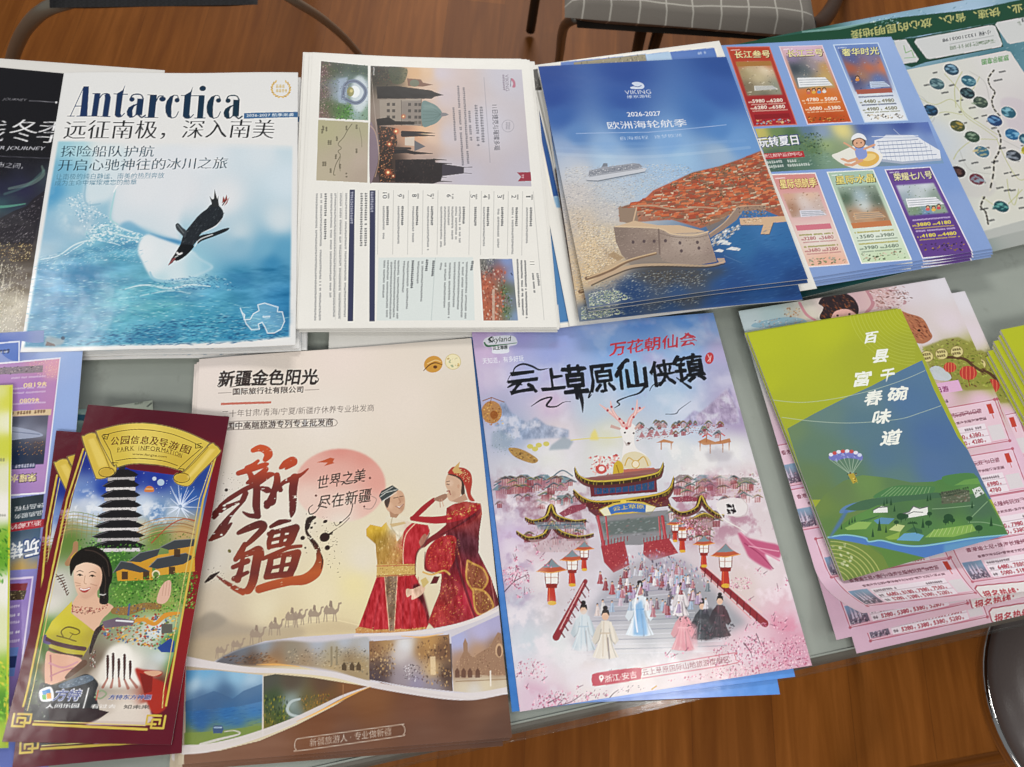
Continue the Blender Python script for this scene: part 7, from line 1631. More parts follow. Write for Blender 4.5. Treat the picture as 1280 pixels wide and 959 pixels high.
    A.specks(b(330, 340, 420, 320, 400, 420, 300, 520), 60, ['#b8545c', '#7c2430', '#e0c0c4'], (.7, 1.8), 1.6, 60, 30, .6)
    for x, y, s in ((268, 262, .95), (345, 222, .75), (390, 185, .6), (915, 205, .9), (835, 165, .65), (755, 110, .65), (728, 92, .5)): p = b(x, y)[0]; lantern(A, p, s)
    A.specks(b(520, 215, 650, 190, 820, 260, 860, 330, 700, 340, 640, 300, 540, 290), 240, ['#c8c4d4', '#8c7c9c', '#4c4454', '#b86c7c', '#e4dce0', '#a894b8', '#7c9cb4'], (.9, 2.4), 1.9, 88, 12, .8)
    R = random.Random(4)
    crowd = [(540, 300, 28, '#7c4450'), (555, 290, 26, '#5c4c5c'), (580, 290, 26, '#c4c4d0'), (600, 290, 26, '#cfd4da'), (625, 295, 28, '#8c8494'), (650, 300, 30, '#b4a4c4'), (670, 310, 32, '#a890b8'), (690, 330, 34, '#b8a0c4'), (712, 330, 34, '#d8d0d8'), (735, 320, 32, '#8cb0c8'), (755, 320, 30, '#c8b8c8'), (775, 330, 32, '#7c6c7c'), (450, 320, 36, '#a04048'), (470, 345, 36, '#8c343c'), (495, 360, 38, '#a83c44'), (545, 352, 30, '#944048'), (460, 430, 40, '#ccc8c8'), (440, 440, 36, '#d8c8c4'), (625, 430, 44, '#9c3c50'), (610, 350, 34, '#7c8ca0'), (740, 430, 42, '#e4dee2'), (720, 420, 40, '#d8d4e0'), (800, 370, 36, '#6c6470'), (815, 400, 36, '#8c7078'), (850, 350, 32, '#6c7880'), (780, 400, 34, '#c0a0b0')]
    for x, y, h, k in crowd: p = b(x, y)[0]; robed(A, p, h / 2.2, k)
    for x, y, h, k, t in ((388, 570, 180, '#c4d0d8', '#8ca8bc'), (470, 600, 190, '#e0d8cc', '#c8b8a4'), (598, 515, 200, '#dce4ec', '#5c94cc'), (760, 570, 170, '#dca0a8', '#f0d8d8'), (830, 530, 150, '#3c4048', '#6c747c'), (895, 520, 160, '#4c343c', '#7c4c58'), (750, 440, 120, '#e0d8dc', '#b8a8b4')):
        p = b(x, y)[0]; robed(A, p, h / 2.977, k, trim=t)
    for k in range(90):
        t = R.random() ** .7; y = 235 + 190 * t; x = R.uniform(545 - 60 * t, 740 + 130 * t)
        robed(A, b(x, y + 22)[0], (22 + 16 * t) / 2.977 * 1.25, R.choice(['#d8d4dc', '#c0a8c8', '#8c343c', '#b06c78', '#9cb0c8', '#5c5464', '#e4dee0', '#a890b4', '#7c5c6c', '#c8b4c4']))
    A.poly(b(580, 400, 605, 380, 625, 470, 628, 512, 605, 515, 575, 512), '#74a8d8', .8, soft=.5); A.line(b(600, 320, 580, 400, 590, 500), 2, '#eef0f4', .8, True); A.poly(b(735, 470, 770, 440, 810, 480, 815, 570, 770, 575, 735, 550), '#d88c98', .6, soft=1.2); A.poly(b(820, 440, 860, 410, 900, 440, 910, 520, 840, 535), '#34343c', .7, soft=1); A.poly(b(355, 430, 400, 415, 425, 520, 415, 570, 370, 580, 358, 500), '#dce2e6', .5, soft=1)
    A.specks(b(720, 430, 950, 470, 930, 530, 820, 535), 160, ['#2c2c34', '#4c4450', '#6c4c58', '#1c1c24'], (.8, 2.2), 1.6, 0, 90, .7); A.cloud('#e6e2e6', 16, .42, .62, .8, A.mask(b(320, 520, 480, 590, 800, 540, 860, 580, 700, 640, 300, 640), 5)); A.cloud('#e6dee4', 16, .45, .65, .8, A.mask(b(80, 400, 260, 380, 300, 600, 120, 700), 6)); A.cloud('#ecdce4', 16, .48, .66, .75, A.mask(b(1000, 100, 1140, 260, 1180, 440, 1060, 420, 960, 240), 6)); A.cloud('#e2d8e0', 16, .45, .65, .6, A.mask(b(80, 120, 220, 180, 250, 260, 100, 330), 5))
    # blossom, ribbon, pouch
    for cx, cy, r, n in ((130, 290, 46, 200), (800, 110, 38, 150), (970, 320, 34, 120), (760, 90, 22, 70), (1110, 590, 70, 260), (960, 610, 90, 300), (1010, 560, 60, 190), (300, 790, 90, 150), (190, 640, 50, 100), (1190, 560, 60, 160)):
        p = b(cx, cy)[0]; r /= 2.977
        A.specks([(p[0] + r * 1.25 * math.cos(t), p[1] + r * .8 * math.sin(t)) for t in np.linspace(0, 6.2, 14)], n, ['#d88ca8', '#f0c4d4', '#e4a8bc', '#b85c7c', '#f4dce4', '#8c4460'], (.7, 2.2), 1.1, 0, 90, .8)
    for pts in (b(90, 350, 130, 310, 180, 285), b(125, 315, 140, 280), b(985, 545, 1010, 580, 1015, 600), b(1030, 510, 1050, 560), b(1000, 520, 1040, 545), b(480, 760, 500, 735, 520, 720), b(240, 790, 330, 770, 380, 740), b(255, 770, 300, 745)): A.line(pts, [1.2, .4], '#4c3440', .9, True)
    A.poly(b(960, 130, 1000, 150, 1060, 165, 1110, 180, 1112, 225, 1060, 210, 1085, 270, 1010, 230, 985, 190), '#b84870', .85, True, .6); A.line(b(970, 130, 1020, 180, 1085, 220, 1112, 235), 2, '#d888a4', .8, True); A.line(b(985, 170, 1040, 210, 1090, 265), 1.4, '#8c2c50', .7, True); A.line(b(1000, 180, 1080, 195, 1110, 200), 1.2, '#e8b0c4', .8, True)
    A.poly(b(880, 20, 930, 0, 985, 10, 990, 50, 960, 70, 900, 55), '#e2dcdc', .95, True); A.line(b(885, 40, 910, 80, 960, 110, 990, 130), [2.2, 1.4, .8], '#e8e4e0', .9, True); A.line(b(970, 0, 995, 30, 985, 65, 950, 72), 1, '#c8bcbc', .9, True); A.specks(b(918, 25, 945, 22, 952, 55, 922, 60), 40, ['#1c1418', '#2c2024', '#0c080c'], (1.6, 3), 1.2, 0, 90, .95)
    A.cloud('#d88ca4', 18, .5, .68, .7, A.mask(b(1050, 440, 1180, 440, 1230, 630, 1080, 640), 6)); A.cloud('#cc9cb4', 20, .5, .7, .5, A.mask(b(130, 680, 330, 720, 350, 790, 150, 800), 5)); A.specks(b(240, 770, 620, 720, 620, 700, 240, 740), 60, ['#4c3440', '#b88ca0', '#6c4c5c', '#d8b0c0'], (.5, 1.5), 2, -20, 40, .8); A.specks(b(640, 690, 1220, 600, 1230, 632, 900, 680), 220, ['#b85070', '#d88ca4', '#8c3450', '#f0d0d8'], (.6, 2), 1.5, -20, 50, .75)
    for k in range(70):
        x, y = R.choice(((R.uniform(90, 260), R.uniform(180, 420)), (R.uniform(960, 1180), R.uniform(260, 560)), (R.uniform(700, 1220), R.uniform(560, 680)), (R.uniform(60, 500), R.uniform(650, 790))))
        p = b(x, y)[0]; A.line([p, (p[0] + R.uniform(-7, 7), p[1] - R.uniform(2, 9))], [1, .4], '#5c3c4c', .7); r = R.uniform(2, 6); A.specks([(p[0] - r, p[1] - r), (p[0] + r, p[1] - r), (p[0] + r, p[1] + r), (p[0] - r, p[1] + r)], 8, ['#d88ca8', '#f0c8d8', '#b8587c', '#e4a4bc'], (.8, 2.2), 1.2, 0, 90, .85)
    # lettering
    red = '#c4404c'
    A.text('万花朝仙会', d(652, 140)[0], d(1090, 82)[0], 16, red, .022, .2, rough=.35, arc=.6); A.line(d(650, 138, 672, 125, 690, 95), [.6, 2.6, 1], red, 1, True); A.line(d(1030, 28, 1085, 62), [3, 1], red, .8)
    blk = '#17191e'
    for ch, x0, y0, x1, y1, h in (('云', 150, 335, 300, 318, 27), ('上', 312, 310, 430, 300, 26), ('草', 432, 355, 555, 345, 42), ('原', 558, 325, 690, 310, 34), ('仙', 690, 308, 850, 290, 33), ('侠', 868, 290, 985, 272, 31), ('镇', 990, 270, 1135, 252, 34)):
        A.text(ch, d(x0, y0)[0], d(x1, y1)[0], h, blk, .026, .06, rough=.45)
    for pts, wd in ((d(165, 240, 175, 200, 215, 180, 260, 190, 300, 208, 345, 200), [.6, 2.4, 3.4, 3, .6]), (d(135, 270, 150, 240, 170, 215), [.6, 1, .5]), (d(140, 295, 180, 275, 210, 282), [2, 5, 2]), (d(258, 388, 310, 355, 360, 345, 335, 385, 380, 390, 420, 368, 455, 365), [.5, 2.4, 2.4, 3, 2, 1, .5]), (d(495, 300, 512, 360, 516, 418), [7, 5, .6]), (d(560, 305, 545, 345, 560, 330), [3, 1]), (d(830, 285, 800, 320, 740, 340, 690, 362, 700, 378, 675, 395), [4, 2.6, 1.6, 2.4, 2, .5]), (d(690, 200, 735, 160, 745, 165), [2, 6, 3]), (d(985, 245, 1020, 270, 1052, 292), [2, 3, 5]), (d(850, 310, 870, 280, 930, 260), [.6, 1.4, 2]), (d(1000, 180, 1020, 145, 1030, 150), [2, 4, 2])):
        A.line(pts, wd, blk, .95, True)
    A.line(d(930, 425, 980, 422, 1000, 400, 1055, 360), [.8, 1.4, 1, .4], '#3c4450', .8, True)
    A.ell(*d(1147, 147)[0], 5.4, 7.4, '#b83c40', 1, 12); A.line(d(1140, 130, 1150, 150, 1140, 162), 1, '#e8c0c0'); A.line(d(1155, 135, 1150, 165), .9, '#e8c0c0')
    A.poly(d(20, 62, 60, 45, 160, 40, 186, 62, 184, 84, 148, 95, 142, 124, 66, 128, 60, 100, 22, 92), '#dfe4ea', .9, True)
    A.text('Skyland', d(46, 84)[0], d(162, 74)[0], 8.4, '#24342c', 0, .25); A.line(d(22, 76, 38, 92, 90, 88, 184, 76), [2, 3, 1.6, .6], '#2c6c44', 1, True); A.line(d(60, 48, 44, 60, 62, 72), 2, '#24342c', 1, True)
    A.text('云上草原', d(66, 112)[0], d(140, 106)[0], 4.6, '#1c2420', .012); A.text('天知道，有多好玩', d(14, 182)[0], d(222, 166)[0], 7.4, '#e8ecf2', .0)
    P_ = b(420, 672, 440, 655, 590, 636, 606, 650, 604, 670, 590, 682, 440, 705, 422, 695); A.poly(P_, '#c05060', 1, True); A.line(b(600, 640, 930, 584, 950, 590, 955, 606, 938, 624, 610, 676), .9, '#c05868', .95, True)
    A.ell(*b(456, 672)[0], 3, 3, '#f0e4e0'); A.poly(b(447, 676, 465, 674, 456, 692), '#f0e4e0'); A.ell(*b(456, 672)[0], 1.2, 1.2, '#c05060')
    A.text('浙江·安吉', b(470, 692)[0], b(590, 674)[0], 9, '#f2e6e2', .006); A.text('云上草原国际山地旅游度假区', b(612, 667)[0], b(935, 617)[0], 8.4, '#8c4c54', -.002)
    A.line(b(645, 718, 662, 706), 1.4, '#c8a040')
    return A


palace_bump = lambda u, v: .0012 * np.sin(u * 3.1 + .4) * np.sin(v * 5) + .0015 * (1 - u) ** 3 * (1 - v) ** 3
pal = sheet('festival_flyer', art_palace(), .0048, M_GLOSS, 'pink and blue festival flyer with a red palace gate under a white deer head', 'flyer', bump=palace_bump)


def art_blue(c, seed):
    A = Art(c, .6, '#5c92d8', seed)
    A.idw([(c[0][0], c[0][1], '#3c6fb0'), (c[1][0], c[1][1], '#6c98d8'), (c[2][0], c[2][1], '#5c94e0'), (c[3][0], c[3][1], '#3f78c0'), ((c[2][0] + c[3][0]) / 2, (c[2][1] + c[3][1]) / 2, '#8ca8ea')])
    A.grain(.03, 10)
    return A


for k, (c, z, lab) in enumerate((([(586.5, 417), (888, 392), (994, 846), (640, 890)], .0035, 'plain blue back of a flyer peeking out under the palace gate flyer, the upper one'), ([(590, 418), (890, 400), (975, 868), (648, 882)], .0022, 'plain blue flyer under the palace gate flyer, nearest the table edge'))):
    sheet('blue_flyer', art_blue(c, 62 + k), z, M_GLOSS, lab, 'flyer', 'blue backed flyers')

# ------------------------------------------------------------------ the maroon park leaflets
def fret(A, P, ex, ey, s, col, w_):
    """a squared scroll at a corner of the gold frame"""
    m = lambda *k: [(P[0] + ex[0] * k[i] * s + ey[0] * k[i + 1] * s, P[1] + ex[1] * k[i] * s + ey[1] * k[i + 1] * s) for i in range(0, len(k), 2)]
    A.line(m(0, 1.6, 0, 0, 1.6, 0, 1.6, 1.1, .6, 1.1, .6, .55), w_, col)
    A.line(m(.55, 1.6, 2.3, 1.6, 2.3, .5, 1.1, .5), w_, col)


def art_park():
    A = Art([(109.8, 505.5), (286.6, 520.8), (213.8, 931), (3.5, 927.5)], 1.35, '#5a1422', 71)
    a = view(0, 400, 4.263); b = view(0, 620, 2.829); d = view(40, 640, 3.688)
    A.idw([(120, 512, '#541222'), (200, 518, '#4e1020'), (280, 525, '#561424'), (250, 700, '#7c1a20'), (235, 800, '#841c20'), (60, 700, '#6c1620'), (20, 900, '#581420'), (110, 930, '#561222'), (205, 925, '#5c1424'), (90, 560, '#5c1422'), (268, 600, '#741820')])
    # picture field
    fld = a(448, 700, 520, 720, 700, 800, 930, 830, 1140, 770) + b(640, 470, 590, 660, 515, 800, 90, 790, 100, 700, 190, 300)
    Mf = A.mask(fld)
    P = [(*p, k) for p, k in zip(a(480, 740, 560, 900, 700, 830, 850, 850, 1050, 860, 1120, 800, 450, 940, 1000, 950), ['#1a2c84', '#1c3c9c', '#16288c', '#1c3494', '#24408c', '#24408c', '#4c70b8', '#2c58a4'])]
    P += [(*p, k) for p, k in zip(b(300, 20, 340, 40, 510, 40, 560, 60, 620, 60, 230, 110, 260, 60, 500, 120, 650, 130, 240, 160, 420, 230, 560, 150, 620, 250, 470, 300, 650, 300, 450, 350, 580, 380, 200, 330, 180, 380, 160, 480, 150, 560, 560, 480, 600, 520, 570, 570, 540, 620, 330, 600, 360, 660, 470, 600, 550, 700, 130, 640, 120, 700, 250, 740, 450, 760, 350, 760, 560, 660, 620, 600, 170, 620), ['#d8dce4', '#c8d4e4', '#c8d4e4', '#5c84b8', '#b8c4d0', '#8c8450', '#c8cdd4', '#c8c4b0', '#b89c68', '#5c7c34', '#3c6c2c', '#6c843c', '#4c7c34', '#3c6c28', '#6c8c40', '#5c8838', '#8c9c4c', '#c8c4bc', '#d8d4cc', '#5c8c34', '#4c6c2c', '#d8dce0', '#4c8434', '#c8d0d4', '#c8c8c4', '#6c5c4c', '#a89c90', '#e8e4dc', '#a83020', '#385c2c', '#34402c', '#30282c', '#ddd4c8', '#c8bcb0', '#5c2c20', '#4c8434', '#a87c6c'])]
    A.idw(P, 1, Mf, 3.4)
    A.cloud('#e4e8ee', 9, .5, .68, .8, A.mask(b(220, 20, 370, 30, 370, 110, 220, 110), 4)); A.cloud('#e4e8ee', 9, .5, .68, .8, A.mask(b(480, 30, 600, 20, 620, 100, 480, 100), 4)); A.cloud('#e4e8ee', 8, .5, .68, .7, A.mask(a(390, 920, 480, 910, 520, 955, 400, 958), 2))
    A.specks(a(470, 730, 700, 800, 900, 850, 1100, 800, 1100, 955, 430, 950), 50, ['#c8d8f4', '#8cb0e8', '#ffffff'], (.5, 1.4), 1, 0, 90, .9)
    for x, y, r in ((700, 822, 3), (655, 856, 3), (685, 870, 2)): p = a(x, y)[0]; A.line([(p[0] - r, p[1]), (p[0] + r, p[1])], .7, '#e8f0ff'); A.line([(p[0], p[1] - r), (p[0], p[1] + r)], .7, '#e8f0ff')
    p0 = b(640, 40)[0]
    for k in range(34):
        t = A.rng.uniform(0, 6.28); L = A.rng.uniform(6, 26); A.line([(p0[0] + 3 * math.cos(t), p0[1] + 3 * math.sin(t)), (p0[0] + L * math.cos(t), p0[1] + L * math.sin(t) - 3)], [1.3, .5], '#dce6f8', .85)
    for x, y, r, k in ((862, 870, 4.4, '#b0c4d8'), (828, 850, 2.6, '#c0ccdc')): A.ell(*a(x, y)[0], r, r * .95, k)
    p = a(800, 910)[0]; A.poly([(p[0] - 6, p[1] + 2), (p[0] - 4, p[1] - 3), (p[0], p[1] - 5), (p[0] + 5, p[1] - 3), (p[0] + 6, p[1] + 2), (p[0], p[1] + 3)], '#c8783c', 1, True); A.line([(p[0] - 4, p[1] - 1), (p[0] + 5, p[1] - 1)], 1, '#e8c890')
    # coasters and hills behind
    for k in range(7): A.line(b(215, 70 + k * 12, 260, 60 + k * 12, 310, 66 + k * 12, 360, 80 + k * 10), 1.0, '#b0985c' if k % 2 else '#7c8c4c', .8, True)
    for k in range(8): x = 225 + k * 18; A.line(b(x, 65, x - 6, 150), .7, '#8c7c4c', .7)
    for k in range(6): A.line(b(490, 110 + k * 11, 560, 85 + k * 11, 640, 80 + k * 10, 690, 95 + k * 9), 1.2, ['#a87c4c', '#c8a878', '#8c5c3c'][k % 3], .8, True)
    for k in range(12): x = 500 + k * 16; A.line(b(x, 150 - k * 5, x + 18, 90), .6, '#9c8460', .7)
    A.line(b(540, 170, 600, 110, 650, 85, 690, 90), 1.6, '#a84c34', .9, True); A.specks(b(480, 140, 690, 130, 690, 200, 480, 200), 120, ['#6c8c34', '#3c5c1c', '#a8a84c'], (.8, 2), 1.2, 0, 90, .7)
    # pagoda
    A.poly(b(385, -70, 480, -72, 490, 190, 370, 196), '#211f22'); A.line(b(435, -150, 434, -90), 1.6, '#1c1c20'); A.ell(*b(434, -105)[0], 5, 7, '#26242a')
    for k in range(8):
        y = -82 + k * 36; wd = 60 + k * 5.5; cx = 432 - k * 1.6
        A.poly(b(cx - wd, y + 14, cx - wd * .75, y + 2, cx - wd * .4, y - 8, cx + wd * .4, y - 10, cx + wd * .8, y, cx + wd * 1.02, y + 10, cx + wd * .8, y + 18, cx - wd * .8, y + 20), '#1a181b')
        A.poly(b(cx - wd * .8, y + 20, cx + wd * .8, y + 18, cx + wd * .8, y + 30, cx - wd * .8, y + 32), '#d0cccc' if k % 2 else '#b0acac')
        A.line(b(cx - wd, y + 14, cx - wd * .4, y - 4), .8, '#5c5a60'); A.specks(b(cx - wd * .7, y + 20, cx + wd * .7, y + 18, cx + wd * .7, y + 27, cx - wd * .7, y + 29), 14, ['#3c383a', '#d8d4d0'], (.6, 1.3), 1.4, 90, 10, .8)
    # green and ochre houses
    grn = ['#3c7c24', '#6cac3c', '#285c1c', '#8cc05c', '#4c8c30', '#1c4414']
    A.specks(b(330, 180, 500, 170, 560, 210, 700, 270, 690, 400, 600, 420, 400, 400, 390, 300), 700, grn, (.8, 2.6), 1.3, 0, 90, .75); A.specks(b(270, 160, 360, 150, 380, 200, 290, 200), 90, grn, (.8, 2.2), 1.3, 0, 90, .8)
    A.poly(b(415, 262, 455, 235, 540, 240, 545, 300, 420, 305), '#c8922c'); A.poly(b(540, 215, 690, 195, 690, 270, 560, 285), '#cc9a34'); A.poly(b(500, 215, 560, 195, 560, 240, 505, 240), '#c8962c'); A.poly(b(600, 185, 690, 170, 690, 210, 600, 215), '#c89434')
    for pts in (b(405, 275, 432, 235, 470, 240, 535, 270, 500, 275, 440, 262), b(460, 235, 500, 205, 570, 190, 560, 215, 500, 238), b(530, 255, 560, 225, 660, 205, 690, 220, 650, 245, 560, 262), b(570, 185, 620, 160, 690, 155, 690, 180, 600, 195)):
        A.poly(pts, '#3c4044'); A.line(pts[:3], 1, '#7c8084', .8)
    for x, y in ((445, 285), (520, 285), (610, 268), (628, 205)): A.poly(b(x - 10, y - 14, x + 12, y - 14, x + 12, y + 14, x - 10, y + 14), '#3c2c24', .9)
    A.ell(*b(555, 280)[0], 5, 5, '#e0d4b0'); A.ell(*b(555, 282)[0], 3.6, 4, '#5c7c3c')
    A.specks(b(400, 300, 690, 270, 680, 400, 400, 400), 380, grn + ['#a8c86c'], (.8, 2.4), 1.3, 0, 90, .8); A.specks(b(470, 280, 700, 260, 690, 320), 30, ['#d8d070', '#c87c3c'], (.8, 1.6), 1, 0, 90, .8)
    for k in range(8): A.line(b(200 + k * 6, 290 + k * 9, 225 + k * 3, 283 + k * 9), 1.4, '#4c2c20', .9)
    A.line(b(200, 280, 225, 310, 240, 355), 1, '#5c3424', .9, True)
    # the woman of the leaflet
    sk, hair = '#d9b095', '#17120f'
    A.line(d(170, 240, 200, 190, 205, 150), [8, 7, 6], '#a47c58', 1, True); A.line(d(185, 215, 205, 195), 2, '#c8a040')
    A.poly(d(180, 235, 200, 200, 240, 172, 290, 165, 340, 190, 370, 250, 372, 300, 355, 350, 350, 420, 322, 420, 318, 380, 300, 260, 210, 260, 185, 300, 178, 270), hair, 1, True)
    A.poly(d(225, 380, 300, 360, 312, 400, 380, 440, 360, 470, 330, 500, 295, 560, 250, 540, 190, 470, 185, 440), sk, 1, True)
    face = d(200, 260, 225, 235, 290, 235, 325, 260, 328, 310, 318, 350, 290, 390, 255, 408, 225, 395, 208, 360, 198, 310)
    A.poly(face, '#e2bda4', 1, True); A.idw([(*d(x, y)[0], k) for x, y, k in ((225, 270, '#ecd0ba'), (260, 260, '#e8c8b0'), (310, 300, '#d0a488'), (215, 340, '#dcb498'), (300, 360, '#c89880'), (255, 330, '#ecccb4'), (250, 395, '#c89c84'))], .8, A.mask(face, .4, True))
    A.poly(d(195, 262, 215, 225, 300, 215, 345, 260, 352, 320, 335, 330, 320, 262, 260, 238, 215, 250), hair, 1, True)
    A.poly(d(300, 200, 345, 200, 372, 250, 376, 310, 360, 360, 356, 425, 318, 425, 322, 380, 332, 340, 326, 270), hair, 1, True); A.poly(d(200, 235, 235, 180, 300, 172, 345, 200, 330, 232, 260, 225, 215, 245, 196, 275), hair, 1, True); A.line(d(250, 180, 300, 190, 350, 230, 362, 300), 1.2, '#4c3c34', .7, True); A.line(d(330, 260, 345, 320, 338, 400), 1, '#4c3c34', .7, True)
    for x, y in ((226, 296), (284, 300)): A.line(d(x - 13, y + 1, x - 2, y - 4, x + 13, y + 2), [.6, 1.6, .6], '#1c1210', 1, True); A.ell(*d(x, y)[0], 1.6, 1.4, '#1c1210'); A.line(d(x - 15, y - 15, x, y - 21, x + 16, y - 14), [.5, 1.1, .5], '#3c2820', .9, True)
    A.line(d(250, 300, 246, 330, 256, 337), .7, '#a87c64', .9, True); A.poly(d(222, 355, 245, 360, 275, 352, 262, 372, 245, 377, 230, 370), '#a8403c', 1, True); A.line(d(228, 359, 246, 364, 270, 357), 1.4, '#f4ece8', 1, True); A.line(d(205, 330, 228, 336), .5, '#8c5c48', .8); A.line(d(275, 336, 305, 345), .5, '#8c5c48', .8); A.line(d(210, 345, 228, 344), .5, '#8c5c48', .8)
    A.specks(d(190, 430, 240, 440, 300, 450, 355, 430, 355, 450, 290, 475, 215, 475, 185, 460), 90, ['#8c2c2c', '#5c1c1c', '#a84440'], (.8, 2), 1.5, 0, 60, .85); A.line(d(318, 385, 335, 388, 345, 384), 1, '#d8d4cc')
    top = d(190, 415, 185, 470, 250, 520, 300, 560, 270, 620, 240, 672, 90, 640, 65, 570, 95, 510, 150, 455)
    A.poly(top, '#bdb030', 1); A.idw([(*d(x, y)[0], k) for x, y, k in ((110, 530, '#d4c840'), (170, 500, '#ccc038'), (230, 540, '#c4b634'), (270, 580, '#a89828'), (120, 590, '#a89c28'), (200, 590, '#b4a82c'), (180, 440, '#d0c040'))], .9, A.mask(top)); A.line(d(150, 580, 140, 555, 170, 535, 215, 545, 225, 560, 205, 570, 180, 560), [1, 2, 1.4, .8], '#5c4c18', .95, True); A.line(d(120, 575, 160, 585, 210, 600, 180, 590, 195, 565), [1.6, .8], '#5c4c18', .9, True)
    A.line(d(58, 582, 100, 605, 180, 625, 248, 635), 5, '#4c2c34', 1, True); A.line(d(65, 575, 60, 600, 85, 610), 3, '#5c4c7c', 1, True); A.line(d(85, 635, 160, 660, 235, 668), 3, '#4c2c28', 1, True)
    A.poly(d(70, 655, 110, 655, 230, 680, 215, 740, 160, 775, 90, 800, 65, 790), '#d9a890', 1, True); A.line(d(90, 665, 95, 780), 2, '#a8606c', .8); A.line(d(85, 700, 150, 720, 215, 695), 2.4, '#c88c98', .8, True); A.line(d(90, 760, 150, 735, 210, 720), 2, '#b87884', .8, True)
    A.line(d(355, 520, 310, 550, 285, 610, 275, 650), [4, 7, 5, 3], '#2c1c1c', 1, True); A.line(d(365, 510, 345, 535), 3, '#7c3c4c'); A.line(d(245, 700, 190, 745, 165, 765), [8, 7, 4], '#5c3c28', 1, True); A.specks(d(270, 640, 300, 640, 300, 720, 272, 720), 40, ['#e0dcd4', '#7c2c2c', '#3c2c2c'], (.6, 1.6), 2, 80, 20, .85)
    A.line(d(385, 460, 450, 460, 520, 440, 590, 440), [8, 11, 9, 7], '#8c6c3c', 1, True); A.specks(d(385, 440, 600, 420, 600, 460, 390, 485), 90, ['#5c6c7c', '#c8a858', '#5c3c24', '#a88c4c', '#3c4c5c'], (.8, 2.2), 1.3, 60, 30, .85); A.line(d(455, 430, 450, 480), 2, '#4c5c84')
    A.poly(d(580, 420, 590, 370, 610, 335, 630, 320, 645, 330, 640, 390, 615, 425), '#d8b09c', 1, True)
    for x in (605, 618, 632): A.line(d(x, 390, x + 8, 325), .6, '#b08470', .8)
    # the dragon gate and the glowing door
    A.specks(d(330, 510, 480, 480, 640, 470, 680, 480, 660, 570, 580, 640, 460, 610, 330, 590), 420, ['#c8882c', '#b83c28', '#e0b048', '#3c5c8c', '#7c3c24', '#d8d0c0', '#5c7c3c', '#8c2c24'], (1, 2.8), 1.5, 0, 60, .85)
    A.line(d(470, 510, 520, 500, 570, 520, 620, 480, 680, 470), [4, 5, 5, 6, 3], '#d09034', 1, True); A.poly(d(330, 510, 400, 490, 480, 505, 470, 525, 340, 540), '#6c5c6c'); A.line(d(395, 505, 470, 510), 2, '#d8d8dc'); A.poly(d(600, 520, 650, 520, 650, 560, 600, 565), '#5c5c54'); A.poly(d(580, 630, 640, 585, 660, 600, 655, 650, 600, 650), '#24408c', .95)
    A.poly(d(310, 790, 345, 660, 380, 620, 430, 610, 465, 640, 480, 720, 520, 790, 420, 810), '#ece8e0', .95, True, 2.2); A.poly(d(265, 750, 340, 680, 350, 780, 300, 790), '#dcd4c8', .6, soft=2)
    for x, y0, y1 in ((355, 665, 770), (380, 655, 770), (406, 680, 765), (432, 660, 775), (458, 690, 770)):
        A.line(d(x, y0 + 14, x, (y0 + y1) / 2, x - 2, y1), [3.4, 3, 1.6], '#42201c', 1); A.ell(*d(x, y0 + 4)[0], 1.7, 1.9, '#42201c'); A.line(d(x - 1, y1, x + (x - 400) * .5, y1 + 40), [2, 3.4], '#8c3c2c', .6)
    A.poly(d(480, 730, 520, 730, 600, 740, 590, 760, 560, 765, 620, 800, 620, 900, 560, 930, 520, 830), '#a42c20', 1, True, .6); A.poly(d(520, 740, 580, 735, 600, 745, 560, 760), '#d8b090', .9, True); A.poly(d(500, 745, 560, 760, 555, 830, 520, 840), '#6c1c18', .7)
    A.poly(d(40, 800, 110, 800, 200, 770, 260, 750, 310, 790, 300, 840, 300, 959, 60, 959), '#1f2226', .95, True); A.poly(d(130, 800, 200, 770, 270, 755, 290, 775, 230, 800, 150, 815), '#5c6c7c', .95, True); A.specks(d(130, 800, 270, 755, 290, 775, 150, 815), 40, ['#8c9cac', '#3c4854'], (.6, 1.6), 2, -15, 20, .7)
    A.poly(b(90, 740, 170, 735, 180, 795, 85, 795), '#23262a', .9); A.specks(b(95, 660, 160, 650, 170, 790, 90, 790), 70, ['#5c6c4c', '#a8b0a4', '#3c5c2c', '#15181c'], (.7, 2), 1.3, 0, 90, .7); A.poly(b(175, 750, 330, 752, 390, 765, 340, 800, 180, 798), '#2c1c20', .95)
    A.poly(b(400, 770, 520, 730, 545, 790, 520, 812, 300, 812), '#d6cbc0', .9, soft=1)
    # logos at the foot
    A.poly(b(145, 690, 185, 678, 192, 722, 150, 726), '#dfe2ea', 1, True); A.poly(b(152, 692, 180, 684, 184, 700, 156, 706), '#3c8cc8'); A.poly(b(168, 700, 184, 698, 186, 718, 170, 720), '#e0a030'); A.poly(b(152, 706, 166, 704, 168, 722, 154, 722), '#5cb04c')
    A.text('方特', b(188, 726)[0], b(288, 726)[0], 15, '#d8dcec', .034, .2); A.text('方特', b(190, 725)[0], b(286, 725)[0], 14, '#48548c', .012, .2)
    A.text('人间乐园', b(165, 752)[0], b(282, 750)[0], 5.4, '#e0e0e4', .014); A.line(b(318, 682, 300, 750), 1.4, '#e0e0e0')
    A.line(b(345, 700, 365, 690, 380, 702, 360, 718, 340, 712), 2, '#8c9c7c', 1, True); A.line(b(352, 690, 345, 722), 1.2, '#c8503c')
    A.text('方特东方神画', b(385, 722)[0], b(536, 722)[0], 6.4, '#d8dcec', .034, .1); A.text('方特东方神画', b(386, 721)[0], b(535, 721)[0], 5.8, '#38447c', .012, .1)
    A.text('看过去', b(325, 752)[0], b(412, 752)[0], 5, '#e4e0dc', .012); A.text('知未来', b(440, 754)[0], b(530, 754)[0], 5, '#5c5854', .012)
